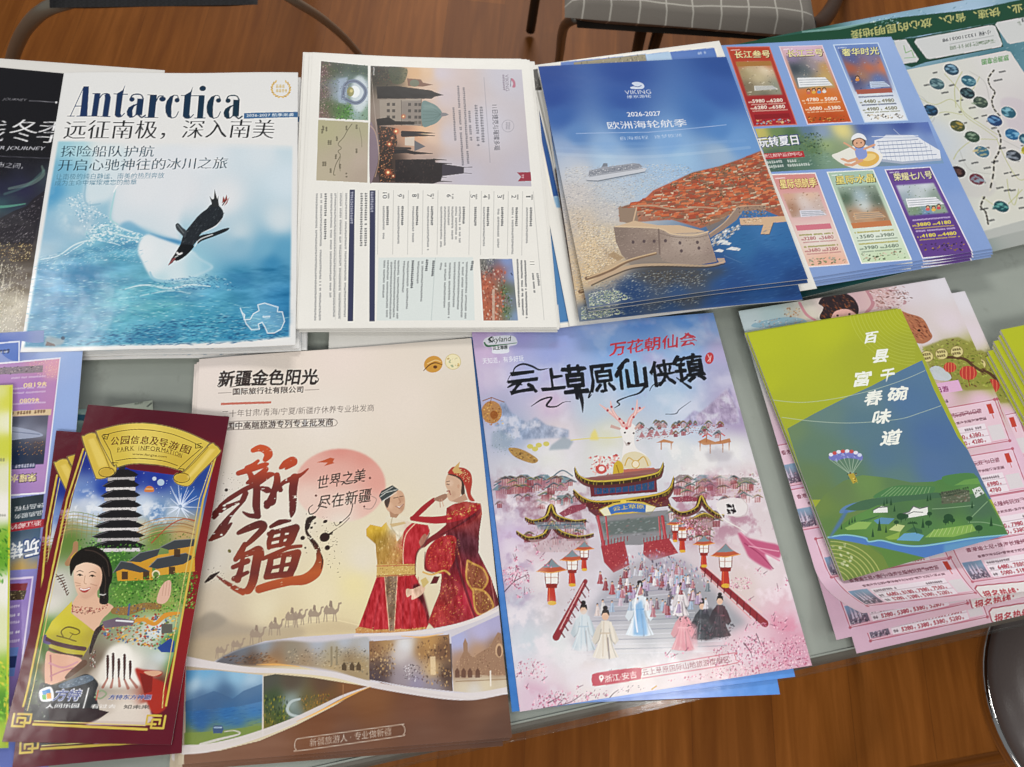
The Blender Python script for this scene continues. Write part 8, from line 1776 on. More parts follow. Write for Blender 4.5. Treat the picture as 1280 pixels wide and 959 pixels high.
    # gold frame
    G = '#c9ad4c'
    A.line(a(445, 690, 360, 958) + b(100, 690, 85, 745), 2.4, G, 1); A.line(a(462, 700, 380, 958) + b(118, 690, 100, 760), .9, '#d8c478', 1)
    A.line(a(1150, 730, 1085, 958) + b(598, 690, 588, 742), 2.4, G, 1); A.line(a(1132, 760, 1065, 958) + b(580, 690, 575, 750), .9, '#d8c478', 1)
    A.line(b(122, 808, 520, 826), 2.8, G, 1); A.line(b(125, 797, 515, 812), 1, '#d8c478', 1)
    fret(A, b(45, 815)[0], (1, .03), (.18, -1), 9.5, G, 2.4); fret(A, b(578, 822)[0], (-1, -.03), (.18, -1), 9.5, G, 2.4)
    # the scroll
    Y, E_ = '#d2b950', '#33230e'
    sc = a(512, 590, 640, 560, 760, 550, 880, 565, 1000, 600, 1118, 655, 1060, 720, 985, 808, 880, 780, 760, 770, 680, 775, 600, 800, 550, 700)
    sc = spline(a(512, 592, 640, 560, 760, 551, 880, 565, 1000, 600, 1120, 656), 8).tolist() + a(1050, 740, 985, 812) + spline(a(985, 812, 880, 782, 760, 770, 680, 775, 595, 802), 8).tolist()
    A.poly(sc, Y); A.idw([(*a(x, y)[0], k) for x, y, k in ((560, 620, '#c8ac3c'), (760, 570, '#e0c860'), (760, 700, '#dcc868'), (1000, 640, '#d4bc50'), (960, 760, '#c8ac40'), (640, 760, '#d0b848'))], .9, A.mask(sc))
    A.line(sc, 1.4, '#e4d48c', 1, closed=True); A.line(sc, .9, E_, 1, closed=True)
    A.line(spline(a(545, 620, 640, 595, 760, 585, 900, 605, 1000, 640, 1082, 680), 8).tolist() + a(1020, 735, 960, 790), .9, E_, .95); A.line(a(545, 620, 590, 700, 612, 782), .9, E_, .95); A.line(a(620, 755, 700, 742, 790, 744, 880, 756, 950, 780), .9, E_, .95, True)
    for x, y, ex, ey in ((552, 612, 1, .0), (1075, 660, -1, .4), (632, 765, -1, -.1), (955, 795, 1, .3)):
        p = a(x, y)[0]; A.line([(p[0], p[1]), (p[0] + 7 * ex, p[1] + ey * 3), (p[0] + 6 * ex - 1, p[1] + 6), (p[0] + 1 * ex, p[1] + 5), (p[0] + 2 * ex, p[1] + 2.4), (p[0] + 4.4 * ex, p[1] + 3.4)], 1.1, E_)
    for roll, hole in ((a(440, 640, 450, 618, 480, 604, 510, 606, 520, 625, 600, 770, 626, 790, 612, 825, 560, 848, 520, 850, 508, 830), a(572, 815)[0]), (a(1115, 668, 1150, 670, 1170, 690, 1168, 715, 1060, 830, 1020, 880, 990, 890, 945, 875, 930, 845, 945, 822, 980, 812), a(972, 845)[0])):
        A.poly(roll, '#d0b448', 1, True); A.line(spline(roll, 8, True), 1.3, '#e8d890', 1, closed=True); A.line(spline(roll, 8, True), .9, E_, 1, closed=True)
        A.ell(*hole, 10, 6, '#c4a43c', 1, -20); A.line([(hole[0] + 10 * math.cos(t), hole[1] + 6 * math.sin(t)) for t in np.linspace(0, 6.3, 18)], .8, E_)
    A.poly(a(470, 640, 500, 630, 560, 740, 575, 780, 530, 790), '#e4cc6c', .7, soft=1); A.line(a(515, 625, 560, 720, 592, 800), 1.4, '#8c7424', .8); A.line(a(1110, 680, 1040, 760, 980, 820), 1.4, '#8c7424', .8); A.poly(a(1120, 690, 1150, 690, 1060, 800, 1010, 850, 1000, 840), '#e8d078', .7, soft=1)
    # its lettering follows the bend
    path = spline(a(595, 672, 680, 664, 760, 664, 840, 672, 920, 692, 1018, 722), 16)
    for k, ch in enumerate('公园信息及导游图'):
        i = int((len(path) - 1) * (k + .08) / 8); j = int((len(path) - 1) * (k + .9) / 8)
        t_ = (k - 3.2) / 8; A.text(ch, path[i], path[j], 10.4, '#5c2414', .004, .12, up=(.12 + t_ * .3, -1), song=.02)
    path = spline(a(630, 708, 700, 699, 780, 698, 860, 706, 920, 720, 972, 738), 16)
    s_ = 'PARK INFORMATION'; ws = [.9, 1, 1, 1, .5, .5, 1.05, .9, 1.1, 1, 1.15, 1, .9, .5, 1.1, 1.05]; cum = np.cumsum([0] + ws) / sum(ws)
    for k, ch in enumerate(s_):
        if ch == ' ': continue
        i = int((len(path) - 1) * (cum[k] + .004)); j = int((len(path) - 1) * (cum[k + 1] - .008)); q0, q1 = np.array(path[i]), np.array(path[j])
        if ch == 'I': m_ = (q0 + q1) / 2; q0, q1 = m_ - (q1 - q0) * .12, m_ + (q1 - q0) * .12
        A.text(ch, q0, q1, 5.6, '#4c2c10', .003, up=(.1 + (k - 8) / 16 * .3, -1)); A.line([q0 - (.5, 0), q1 + (.5, 0)], .4, '#4c2c10', .6)
    A.text('www.fangte.com', a(708, 726)[0], a(892, 742)[0], 3.6, '#4c3414', .006, arc=.5)
    return A


leaf_bump = lambda u, v: .0012 * np.sin(v * 3.1) + .0016 * (1 - u) ** 2 * v ** 3 - .0012 * np.abs(u - .5) ** 1.5
PARK = art_park()
prk = sheet('park_leaflet', PARK, .0175, M_GLOSS, 'maroon park leaflet with a gold scroll heading and a smiling woman, uppermost', 'leaflet', 'maroon park leaflets', thick=.0008, bump=leaf_bump)
PARK.q = np.array([(70, 538), (247, 552), (227, 941.5), (16, 962)], float)
sheet('park_leaflet', PARK, .0150, M_GLOSS, 'maroon park leaflet half hidden under the uppermost one, its gold corner showing below', 'leaflet', 'maroon park leaflets', thick=.0008, bump=leaf_bump)


# ------------------------------------------------------------------ the yellow-green leaflet cut by the left edge
def art_leafy():
    A = Art([(-80, 485), (16, 481), (10, 935), (-100, 938)], 1.0, '#e4e4d8', 72)
    A.idw([(14, 490, '#c9cc30'), (14, 500, '#d0d040'), (5, 490, '#d8d890'), (12, 530, '#e4e4c4'), (10, 560, '#c8cc40'), (13, 600, '#dcdcc0'), (8, 640, '#eae6e0'), (12, 680, '#7cac2c'), (5, 700, '#5c9c20'), (10, 740, '#e8e6dc'), (5, 790, '#d8dcb0'), (10, 850, '#8cb82c'), (5, 880, '#4c8c1c'), (10, 920, '#a8c040'), (-40, 600, '#e8e4dc'), (-40, 800, '#dcd8c8')], pw=4)
    A.line([(13, 485), (12, 700), (8, 930)], 2.6, '#c4c828', .9)
    A.specks([(-10, 665), (16, 660), (14, 735), (-10, 735)], 70, ['#3c8c1c', '#8cc83c', '#2c6c14'], (1, 3), 2.4, 60, 40, .8); A.specks([(-10, 830), (12, 830), (10, 925), (-10, 925)], 80, ['#3c7c1c', '#8cc83c', '#d8d040'], (1, 3), 2.4, 60, 40, .8)
    A.tiny((0, 580), (9, 580), 4, '#5c5c54', .6); A.tiny((-5, 650), (8, 650), 3, '#5c5c54', .5)
    return A


sheet('leafy_leaflet', art_leafy(), .0165, M_SEMI, 'white leaflet with lime green edge and leaves, cut by the left edge', 'leaflet', bump=lambda u, v: .001 * np.sin(v * 4))


# ------------------------------------------------------------------ the green food booklets
def art_booklet():
    A = Art([(934, 416.6), (1125.8, 386), (1259, 669), (1054.6, 726.5)], 1.5, '#aab324', 73)
    a = view(900, 340, 3.366); b = view(980, 560, 4.263)
    A.idw([(945, 425, '#b4bc28'), (1030, 410, '#b4bc2a'), (1110, 395, '#acb42c'), (980, 500, '#a8b02c'), (1080, 450, '#a4ac30'), (1140, 440, '#a0a834'), (960, 480, '#b0b828'), (1000, 560, '#8c9c3c'), (985, 530, '#a4ac30')])
    for k in range(16):
        cx, cy = a(760 + 60, 140)[0]; r = 14 + k * 4.4
        A.line([(cx + r * 1.02 * math.cos(t), cy + r * .95 * math.sin(t)) for t in np.linspace(math.pi * .5, math.pi * 1.15, 16)], .9, '#c0c85c', .5)
    hill = a(285, 662, 400, 600, 520, 540, 640, 485, 760, 420, 850, 375, 900, 500, 1000, 700, 1200, 960, 380, 960)
    A.poly(hill, '#5c7c78'); A.idw([(*a(x, y)[0], k) for x, y, k in ((300, 670, '#6c8460'), (450, 600, '#64807c'), (600, 520, '#62808c'), (840, 390, '#56789c'), (800, 550, '#52749c'), (600, 650, '#587888'), (400, 750, '#607c68'), (900, 700, '#4c6c9c'), (700, 780, '#54748c'), (900, 830, '#52709c'), (550, 850, '#5c7c64'), (380, 860, '#647c54'), (420, 940, '#647c48'), (750, 880, '#5c7c7c'))], .95, A.mask(hill))
    for pts in (a(215, 540, 350, 552, 500, 535, 650, 500, 780, 455, 862, 418), a(262, 614, 400, 632, 560, 640, 750, 625, 850, 595, 930, 566)): A.line(pts, .8, '#b8c8b4', .75, True)
    low = b(160, 330, 220, 250, 320, 180, 420, 150, 560, 165, 680, 190, 800, 185, 860, 165, 940, 140, 1010, 140, 1200, 470, 1180, 500, 320, 720)
    A.poly(low, '#5f7d48'); A.idw([(*b(x, y)[0], k) for x, y, k in ((200, 320, '#6c8444'), (300, 220, '#647c50'), (450, 190, '#6c8c50'), (600, 190, '#5c7c54'), (240, 420, '#5c7c44'), (900, 170, '#4c7c44'), (980, 190, '#5c8c4c'), (360, 600, '#7c8c3c'), (480, 640, '#5c7c3c'), (650, 600, '#5c7c44'))], .9, A.mask(low))
    A.poly(b(480, 270, 540, 225, 620, 205, 720, 208, 800, 212, 780, 250, 640, 265), '#4c7c4c', 1, True)
    for k in range(12): A.line(b(520 + k * 22, 262, 580 + k * 18, 215), .7, '#8cac7c', .8)
    A.poly(b(840, 165, 900, 145, 1000, 140, 1030, 185, 900, 210), '#4f8048', 1, True); A.poly(b(905, 205, 960, 175, 1028, 165, 1045, 195), '#6c9c50', .9)
    A.poly(b(300, 350, 335, 310, 480, 275, 560, 270, 480, 300, 380, 340), '#5c80ac', .95, True); A.poly(b(335, 325, 420, 285, 560, 265, 700, 255, 830, 245, 830, 300, 600, 300, 430, 335, 345, 335), '#44684c', 1, True)
    land = b(250, 470, 300, 420, 370, 370, 500, 310, 640, 290, 840, 270, 1000, 250, 1060, 240, 1185, 465, 1000, 480, 800, 520, 700, 522, 600, 515, 500, 490, 450, 500, 440, 475, 330, 465)
    A.poly(land, '#4c7448', 1); A.idw([(*b(x, y)[0], k) for x, y, k in ((330, 440, '#54803c'), (450, 380, '#5c8c48'), (600, 350, '#4c7048'), (560, 450, '#64883c'), (850, 340, '#4c6c4c'), (900, 430, '#5c8c44'), (1050, 330, '#4c6c54'), (1100, 430, '#4c7c48'), (750, 420, '#507c48'))], .9, A.mask(land))
    for pts, k in ((b(325, 430, 400, 395, 470, 400, 440, 435, 340, 440), '#8cb05c'), (b(560, 440, 600, 410, 645, 418, 620, 450), '#c0cc8c'), (b(540, 480, 620, 450, 610, 490, 560, 492), '#88a84c'), (b(750, 480, 800, 440, 1000, 410, 1020, 445, 900, 478), '#84ac54'), (b(480, 390, 520, 375, 590, 380, 560, 410, 500, 408), '#5c8cb0'), (b(600, 495, 640, 460, 700, 455, 745, 470, 720, 500), '#68a0c8'), (b(650, 450, 690, 425, 735, 440, 738, 460), '#3c6444')): A.poly(pts, k, .95)
    for k in range(10): A.line(b(775 + k * 24, 478 - k * 3, 800 + k * 22, 438 - k * 2), .6, '#b4cc84', .8)
    for k in range(4): A.line(b(470 + k * 12, 378 - k * 4, 400 + k * 14, 395), .9, '#3c6440', .7)
    riv = b(236, 480, 330, 465, 440, 480, 450, 500, 520, 495, 620, 515, 720, 522, 850, 505, 1000, 480, 1185, 465, 1190, 480, 1000, 530, 850, 580, 760, 590, 640, 565, 520, 540, 400, 510, 290, 490)
    A.poly(riv, '#4c78b8', 1, True); A.line(b(236, 478, 330, 466, 430, 482, 455, 502, 520, 496, 620, 520, 720, 527, 850, 510, 1000, 485, 1180, 466), 1.6, '#8cc4cc', .9, True); A.poly(b(850, 520, 1000, 490, 1185, 472, 1000, 525, 850, 570), '#6ca4c0', .6, soft=1); A.poly(b(240, 480, 280, 410, 330, 330, 345, 340, 300, 420, 250, 480), '#4c70a8', .8, soft=.6)
    A.poly(b(245, 510, 330, 500, 440, 520, 530, 580, 560, 640, 320, 712, 300, 640), '#6c843c', .9); A.poly(b(560, 640, 520, 560, 440, 515, 640, 560, 760, 590, 850, 580), '#58803c', .9)
    for k in range(11): r = 30 + k * 21; cx, cy = 250, 740; A.line([b(cx + r * 1.15 * math.cos(t), cy + r * math.sin(t))[0] for t in np.linspace(-math.pi * .5, -.15, 14)], 1.0, '#b8bc70', .8)
    A.specks(b(250, 520, 330, 510, 380, 620, 310, 640), 26, ['#d8dcb8', '#a8b088'], (.8, 3), 1.4, 60, 40, .6)
    for pts in (b(478, 350, 480, 335, 505, 325, 520, 315, 552, 318, 555, 348), b(640, 380, 640, 352, 665, 345, 690, 315, 720, 325, 765, 318, 768, 360, 700, 372)): A.poly(pts, '#e2e4e0')
    A.line(b(475, 337, 505, 322, 555, 318), 1.2, '#5c6060'); A.line(b(636, 355, 668, 345, 690, 316, 722, 328, 768, 318), 1.2, '#5c6060'); A.line(b(645, 365, 690, 345, 740, 348), 1, '#5c6060')
    A.poly(b(835, 240, 930, 225, 985, 230, 990, 290, 840, 305), '#5c6450'); A.specks(b(835, 240, 985, 228, 988, 290, 840, 303), 60, ['#3c4438', '#8c8c7c', '#6c5c4c'], (.7, 2), 2, -5, 15, .8); A.poly(b(1000, 225, 1040, 210, 1065, 245, 1020, 270), '#d8dcd8'); A.specks(b(1000, 225, 1040, 212, 1060, 245, 1020, 265), 14, ['#3c4c3c'], (.8, 2), 1.6, 0, 60, .8)
    for pts in (b(790, 330, 870, 325, 1010, 310), b(1000, 370, 1080, 290), b(980, 400, 1060, 400, 1160, 420)): A.line(pts, .9, '#8cac84', .8, True)
    dk = '#24482c'
    for x, y, s in ((535, 300, 1), (550, 290, 1), (572, 295, 1.2), (350, 400, .9), (365, 390, .9), (380, 385, .9), (308, 425, .9), (510, 420, 2), (545, 440, 1.2), (475, 460, 1.4), (765, 275, 1.1), (780, 270, 1.1), (740, 410, 1.6), (1000, 310, 1.2), (1100, 400, 1.6), (590, 330, 1.1)): p = b(x, y)[0]; A.poly([(p[0] - 1.3 * s, p[1] + 3 * s), (p[0], p[1] - 5 * s), (p[0] + 1.3 * s, p[1] + 3 * s)], dk, .95)
    for x, y, s in ((625, 370, 1.4), (648, 368, 1), (875, 375, 1.5), (895, 390, .9), (860, 395, .9), (770, 405, 1.1), (985, 380, 1), (1035, 430, 1.2), (775, 355, .8), (600, 400, .8)): p = b(x, y)[0]; A.ell(p[0], p[1], 4 * s, 3 * s, dk, .95); A.line([(p[0], p[1]), (p[0], p[1] + 5 * s)], .8, dk)
    p = b(685, 405)[0]
    for t in range(7): A.line([p, (p[0] + 6 * math.cos(t * .52), p[1] - 3 * math.sin(t * .52) + 1)], 1, dk)
    A.line(b(685, 405, 708, 460), .8, dk)
    # parachute
    can = a(462, 790, 466, 770, 500, 757, 540, 755, 580, 762, 602, 778, 598, 797, 570, 790, 530, 788, 490, 798)
    A.poly(can, '#7478bc', 1, True); A.specks(can, 20, ['#a8b0dc', '#5c60a8'], (1, 2.4), 2, 80, 20, .8)
    for x, y, k in ((470, 772, '#dcdce8'), (485, 766, '#c0504c'), (502, 761, '#dcdce8'), (520, 759, '#c0504c'), (538, 758, '#dcdce8'), (556, 760, '#c0504c'), (574, 765, '#dcdce8'), (590, 775, '#c8d0e8')): A.ell(*a(x, y)[0], 2.8, 2.2, k)
    for x, y in ((465, 793), (485, 798), (505, 794), (525, 790), (545, 790), (565, 791), (585, 794), (600, 795)): A.line(a(x, y, 555, 858), .5, '#b8c8b4', .9)
    A.poly(a(540, 855, 565, 850, 582, 885, 562, 895), '#b09c3c'); A.specks(a(535, 850, 575, 848, 585, 895, 550, 890), 14, ['#3c2c1c', '#d8c060', '#5c3c24'], (.8, 2), 1.3, 0, 90, .9)
    # brushed white title, in two columns
    W = '#ecefe6'
    for ch, x, y, w_, h in (('百', 612, 305, 52, 13.5), ('县', 645, 388, 62, 16), ('千', 676, 468, 58, 16), ('碗', 708, 550, 80, 17.5), ('富', 568, 488, 66, 18), ('春', 610, 568, 70, 18), ('味', 642, 648, 74, 17.5), ('道', 676, 736, 84, 18.5)):
        A.text(ch, a(x, y)[0], a(x + w_, y - 8)[0], h, W, .030, .1, rough=.4, up=(.12, -1))
    A.tiny(a(925, 945)[0], a(1050, 915)[0], 3, '#2c3c2c', .8); A.tiny(a(930, 955)[0], a(1060, 925)[0], 2.4, '#2c3c2c', .7)
    return A


book_bump = lambda u, v: .0022 * np.sin(u * 3.1) * (.6 + .4 * v) + .0012 * u * v
bk = sheet('food_booklet', art_booklet(), .0128, M_SEMI, 'green and blue booklet with white brushed title and parachute, on the pink sheets', 'booklet', pages=.0022, bump=book_bump)


# ------------------------------------------------------------------ the pink price sheets
def art_prices():
    A = Art([(924, 389), (1181, 347), (1350, 730), (1046, 800)], 1.15, '#e0bfd0', 74)
    a = view(900, 340, 3.366); b = view(980, 560, 4.263)
    A.idw([(935, 400, '#c8d8dc'), (970, 395, '#b8d0d4'), (1000, 400, '#d0c8b8'), (1060, 370, '#c8a8ac'), (1100, 365, '#d0b0b0'), (1140, 360, '#d8d0d8'), (1180, 355, '#dcd8e0'), (1190, 400, '#dcd0d8'), (1160, 420, '#d8ccd0'), (1180, 450, '#a8a464'), (1220, 440, '#a8a858'), (1240, 470, '#98a83c'), (1200, 470, '#8c8c50'), (1180, 490, '#dcb8cc'), (1230, 500, '#e0bcd0'), (1250, 600, '#e0bfd2'), (1050, 780, '#dcb8cc'), (1300, 740, '#e0bccc'), (1000, 600, '#d8b4cc'), (1280, 560, '#dfbcd0')], pw=3.2)
    # the painted heads across the top (plain figures)
    A.poly(a(430, 200, 440, 150, 420, 130, 450, 95, 520, 85, 570, 110, 590, 160, 560, 200), '#2c2024', 1, True); A.specks(a(430, 190, 440, 110, 520, 85, 580, 120, 585, 180), 120, ['#5c3428', '#8c4c2c', '#1c1418', '#a8643c'], (.7, 2), 3.5, 60, 25, .7); A.poly(a(470, 200, 490, 165, 540, 155, 580, 178, 580, 205, 470, 215), '#d8a8a0', 1, True); A.ell(*a(500, 182)[0], 1.6, 1.4, '#3c2420'); A.ell(*a(550, 176)[0], 1.6, 1.4, '#3c2420')
    A.line(a(340, 130, 370, 180, 420, 210), [4, 4, 3], '#c88c94', 1, True); A.line(a(625, 75, 650, 130, 620, 170), [5, 5, 4], '#b8848c', 1, True); A.poly(a(150, 215, 280, 190, 360, 200, 350, 225, 160, 235), '#8cb4c8', .8, True); A.specks(a(150, 205, 350, 185, 350, 220, 160, 240), 60, ['#5c7c94', '#dce4e8', '#c8a48c'], (.7, 2), 2, -5, 30, .8); A.specks(a(270, 150, 340, 150, 340, 190, 280, 190), 30, ['#b8804c', '#e0c8a0', '#7c5438'], (.8, 2.4), 1.5, 0, 60, .8)
    A.specks(a(640, 80, 780, 55, 820, 110, 740, 160, 660, 150), 200, ['#8c5c50', '#d8ccd0', '#b08c8c', '#5c3c34', '#e4dce0', '#a8747c'], (.8, 2.4), 2.4, 30, 50, .8); A.poly(a(760, 160, 800, 170, 860, 190, 890, 240, 900, 270, 860, 295, 810, 280, 790, 220), '#a86848', .95, True); A.specks(a(765, 160, 860, 195, 895, 265, 820, 285), 130, ['#7c4430', '#c8845c', '#5c2c20', '#b87050'], (.8, 2.2), 3, 50, 25, .75); A.ell(*a(845, 240)[0], 2, 1.6, '#2c1814'); A.poly(a(810, 280, 850, 300, 840, 340, 815, 300), '#d8d4d8', .9)
    A.poly(a(860, 310, 950, 275, 1010, 265, 1090, 300, 1150, 400, 1180, 480, 1040, 490, 960, 440, 890, 400), '#8c8c3c', .85, soft=1); A.specks(a(850, 300, 1000, 270, 1090, 310, 1170, 470, 1050, 480, 880, 400), 260, ['#5c6c20', '#a8b44c', '#5c3424', '#c8cc6c', '#7c8c2c', '#3c2c1c'], (.9, 2.6), 1.8, 20, 50, .65); A.line(a(930, 350, 1030, 355, 1080, 390, 1150, 430), [4, 5, 3], '#4c2c20', .85, True); A.poly(a(890, 400, 930, 390, 980, 430, 960, 450, 900, 440), '#c4ccd8', .9, True)
    for x, y in ((878, 349), (940, 337), (1005, 326)): p = a(x, y)[0]; A.ell(p[0], p[1], 8, 7, '#d4c888'); A.line([(p[0] + 8 * math.cos(t), p[1] + 7 * math.sin(t)) for t in np.linspace(0, 6.3, 16)], .7, '#7c6c3c'); A.tiny((p[0] - 5, p[1] - .5), (p[0] + 5, p[1] - 2), 3, '#3c2c14', .9); A.tiny((p[0] - 5, p[1] + 4.5), (p[0] + 5, p[1] + 3), 3, '#3c2c14', .9)
    for x, y, r in ((975, 393, 8), (1052, 415, 11)):
        p = a(x, y)[0]; A.ell(p[0], p[1], r, r * .8, '#b83c34')
        for k in (-.6, -.2, .2, .6): A.line([(p[0] + r * k, p[1] - r * .7), (p[0] + r * k * 1.15, p[1]), (p[0] + r * k, p[1] + r * .7)], .8, '#e0885c', .9, True)
        A.line([(p[0], p[1] + r * .8), (p[0] + 2, p[1] + r * 1.5)], 1, '#8c2c24')
    A.poly(a(880, 470, 1010, 445, 1028, 490, 900, 512), '#dcaed0'); A.text('纯玩双飞6日游', a(800, 525)[0], a(972, 494)[0], 7.4, '#7c2c5c', .012); A.tiny(a(900, 555)[0], a(978, 540)[0], 4, '#3c2c3c', .9)
    red = '#a83c50'
    def row(x, y, sc=1.0, castle=True, title='澳门+珠海长隆纯玩双飞6日游', n1=('6680', '8180', '7980', '7580'), n2=('5280', '5380', '5380', '5280')):
        # one framed offer; x, y its lower left corner in the picture, rising to the right
        dx, dy = np.array([1, -.205]), np.array([-.36, -1])
        o = np.array([x, y], float); W_, H_ = 146 * sc, 52 * sc
        q = [o, o + dx * W_, o + dx * W_ - dy * -H_, o - dy * -H_]
        q = [o, o + dx * W_, o + dx * W_ + dy * H_, o + dy * H_]
        A.poly(q, '#e6c8d6', .8); A.line(q, .9, red, .95, closed=True); A.line([o + dx * 2 + dy * 2, o + dx * (W_ - 2) + dy * 2], .5, red, .7)
        for c_ in q: A.ell(c_[0], c_[1], 2, 2, '#b86474')
        T = lambda u, v: tuple(o + dx * u * sc + dy * v * sc)
        A.text('香港迪士尼+' + title, T(14, 39), T(126, 39), 6.2 * sc, '#6c2c3c', .006, up=dy); A.text('香港海洋公园+香港迪士尼乐园+珠海长隆海洋王国', T(24, 30), T(128, 30), 3.8 * sc, '#4c2430', .008, up=dy)
        if castle:
            A.idw([(*T(5, 24), '#7ca4c8'), (*T(22, 24), '#8cb0cc'), (*T(12, 14), '#8c8494'), (*T(6, 6), '#5c4c5c'), (*T(22, 6), '#6c5464')], 1, A.mask([T(2, 3), T(26, 3), T(26, 27), T(2, 27)])); A.specks([T(3, 3), T(25, 3), T(22, 16), T(6, 16)], 80, ['#4c3c4c', '#b894a8', '#3c3440', '#d8c8d4', '#7c6478'], (.8, 2), 1.4, 0, 90, .8)
            for k in (8, 12, 17): A.poly([T(k - 1.5, 10), T(k + 1.5, 10), T(k + .5, 20), T(k, 25), T(k - .5, 20)], '#c8bcd0', .9)
        A.poly([T(29, 2), T(124, 2), T(124, 26), T(29, 26)], '#e8dce4')
        A.tiny(T(31, 20.5), T(60, 20.5), 3 * sc, '#4c3c44', .8); A.tiny(T(98, 20.5), T(118, 20.5), 3 * sc, '#4c3c44', .8)
        for yy, ns in ((11.5, n1), (3.5, n2)):
            A.tiny(T(31, yy + .6), T(38, yy + .6), 3.4 * sc, '#4c3c44', .85); A.line([T(29, yy + 7.4), T(124, yy + 7.4)], .4, '#8c6c7c', .8)
            for k, n_ in enumerate(ns): A.text(n_, T(41 + k * 20, yy), T(55 + k * 20, yy), 5.4 * sc, '#a02c3c', .014, up=dy); A.tiny(T(56.5 + k * 20, yy), T(58.5 + k * 20, yy), 2 * sc, '#a02c3c', .8)
        A.poly([T(126, 4), T(143, 4), T(143, 22), T(126, 22)], '#d9d2d6'); A.poly([T(134, 36), T(140, 36), T(140, 48), T(134, 48)], '#c04434'); A.line([T(137, 36), T(137, 30)], .8, '#c04434')
    row(1063, 784); row(1042, 734, title='珠海长隆双飞6日游', n1=('7280', '6980', '6780', '6680'), n2=('6680', '4780', '4780', '4680'))
    row(1211, 737, title='珠海长隆纯玩双飞6日游', n1=('6480', '7880', '7580', '7480'), n2=('5080', '5180', '5180', '5080')); row(1190, 687, title='珠海长隆纯玩双飞6日游'); row(1140, 640, n1=('6680', '7080', '7280', '6980'), n2=('4680', '4580', '4780', '4780')); row(1118, 578, n1=('6280', '6480', '6680', '6380'), n2=('4180', '4080', '4280', '4280')); row(1000, 672); row(980, 615)
    A.poly(b(984, 800, 1000, 780, 1280, 735, 1500, 700, 1500, 800, 1280, 855, 1060, 888, 1025, 875, 1000, 850), '#e4dcdc', 1); A.line(b(984, 800, 1000, 780, 1280, 735, 1500, 700, 1500, 800, 1280, 855, 1060, 888, 1025, 875, 1000, 850), 1.4, red, .95, closed=True, smooth=False)
    A.text('报名热线：', b(1018, 862)[0], b(1225, 822)[0], 11, '#b0303c', .022, up=(-.1, -1))
    return A


def price_bump(u, v):
    return .052 * np.clip((v - .83) / .17, 0, 1) ** 2 * np.clip(1 - .95 * u, 0, 1) ** 1.4 + .0008 * np.sin(u * 5) * np.sin(v * 4)


PR = art_prices()
pr_low = sheet('price_sheet', PR, .0026, M_SEMI, 'pink tour price sheet at the bottom of its pile, with its lower left corner flat', 'printed sheet', 'pink tour price sheets', bump=flat_wave(1))
Q0 = PR.q.copy()
PR.q = Q0 + np.array([(-1, 0), (-3, 1), (-2, -1), (-6, -16)], float)
sheet('price_sheet', PR, .0052, M_SEMI, 'pink tour price sheet with its lower edge curling up, directly under the green booklet', 'printed sheet', 'pink tour price sheets', bump=price_bump)
PR.q = Q0 + np.array([(25, 17)] * 4, float)
sheet('price_sheet', PR, .0014, M_SEMI, 'pink tour price sheet shifted to the right, its edge showing beside the lanterns', 'printed sheet', 'pink tour price sheets')
PR.q = Q0

# ------------------------------------------------------------------ the lower copies of each pile
def lower(src, px, off, z, rot, label, group=None):
    """a copy lying at height z, moved by a picture offset measured at px"""
    d = at(px[0] + off[0], px[1] + off[1], z) - at(px[0], px[1], z)
    return copy_thing(src, d[0], d[1], z, rot, label, group)


def ztop(src): return src.location[2]


G_ = 'polar magazines in the back left stack'; zp = ztop(pol)
for k, (off, z, rot, lab) in enumerate((((3, 0), .0072, .1, 'polar magazine second from the top, a thin white edge right of the penguin cover'), ((5, 1), .0055, -.1, 'polar magazine third from the top, its white foot edge just below the penguin cover'), ((10, 0), .0038, .25, 'polar magazine fourth in its stack, a blue banner end peeking out at the right'), ((13, 3), .0021, -.5, 'polar magazine at the bottom, its lower right corner showing by the tour sheets'))):
    lower(pol, (230, 260), off, z - zp, rot, lab, G_)
zt = ztop(tour)
for k, (off, rot) in enumerate((((-3, -1), .25), ((3, 1), -.3), ((-8, -2), .8), ((5, -1), -.6), ((-12, -4), .3), ((2, 2), -.4), ((-6, -3), .9), ((6, -4), -.4))):
    lower(tour, (530, 240), off, -.0006 * (k + 1), rot, 'tour sheet lower in the pile, only its white edges showing round the evening city sheet', 'printed tour sheets in the pile')


def part_sheet(name, c, z, draw, label, cat, group=None, pages=0.0, res=.8, base='#e6e4de', seed=9, mat=None):
    A = Art(c, res, base, seed); A.grain(.012, 40)
    if draw: draw(A)
    return sheet(name, A, z, mat or M_SEMI, label, cat, group, pages=pages, bump=lambda u, v: .0007 * np.sin(u * 4) * np.sin(v * 5))


def d_mono(A):
    A.poly([(419, 330), (524, 326), (522, 412), (420, 420)], '#3c3c40'); A.specks([(419, 400), (524, 396), (522, 412), (420, 420)], 90, ['#8c8c90', '#1c1c20', '#5c5c60'], (.8, 2.4), 1.5, 0, 50, .8); A.poly([(524, 326), (590, 320), (588, 402), (526, 410)], '#24262c')


part_sheet('photo_magazine', [(423, 112), (648, 100), (591, 421.5), (410.5, 440)], .0034, d_mono, 'white magazine with a dark photo, its foot showing below the tour sheets', 'magazine', pages=.0008)


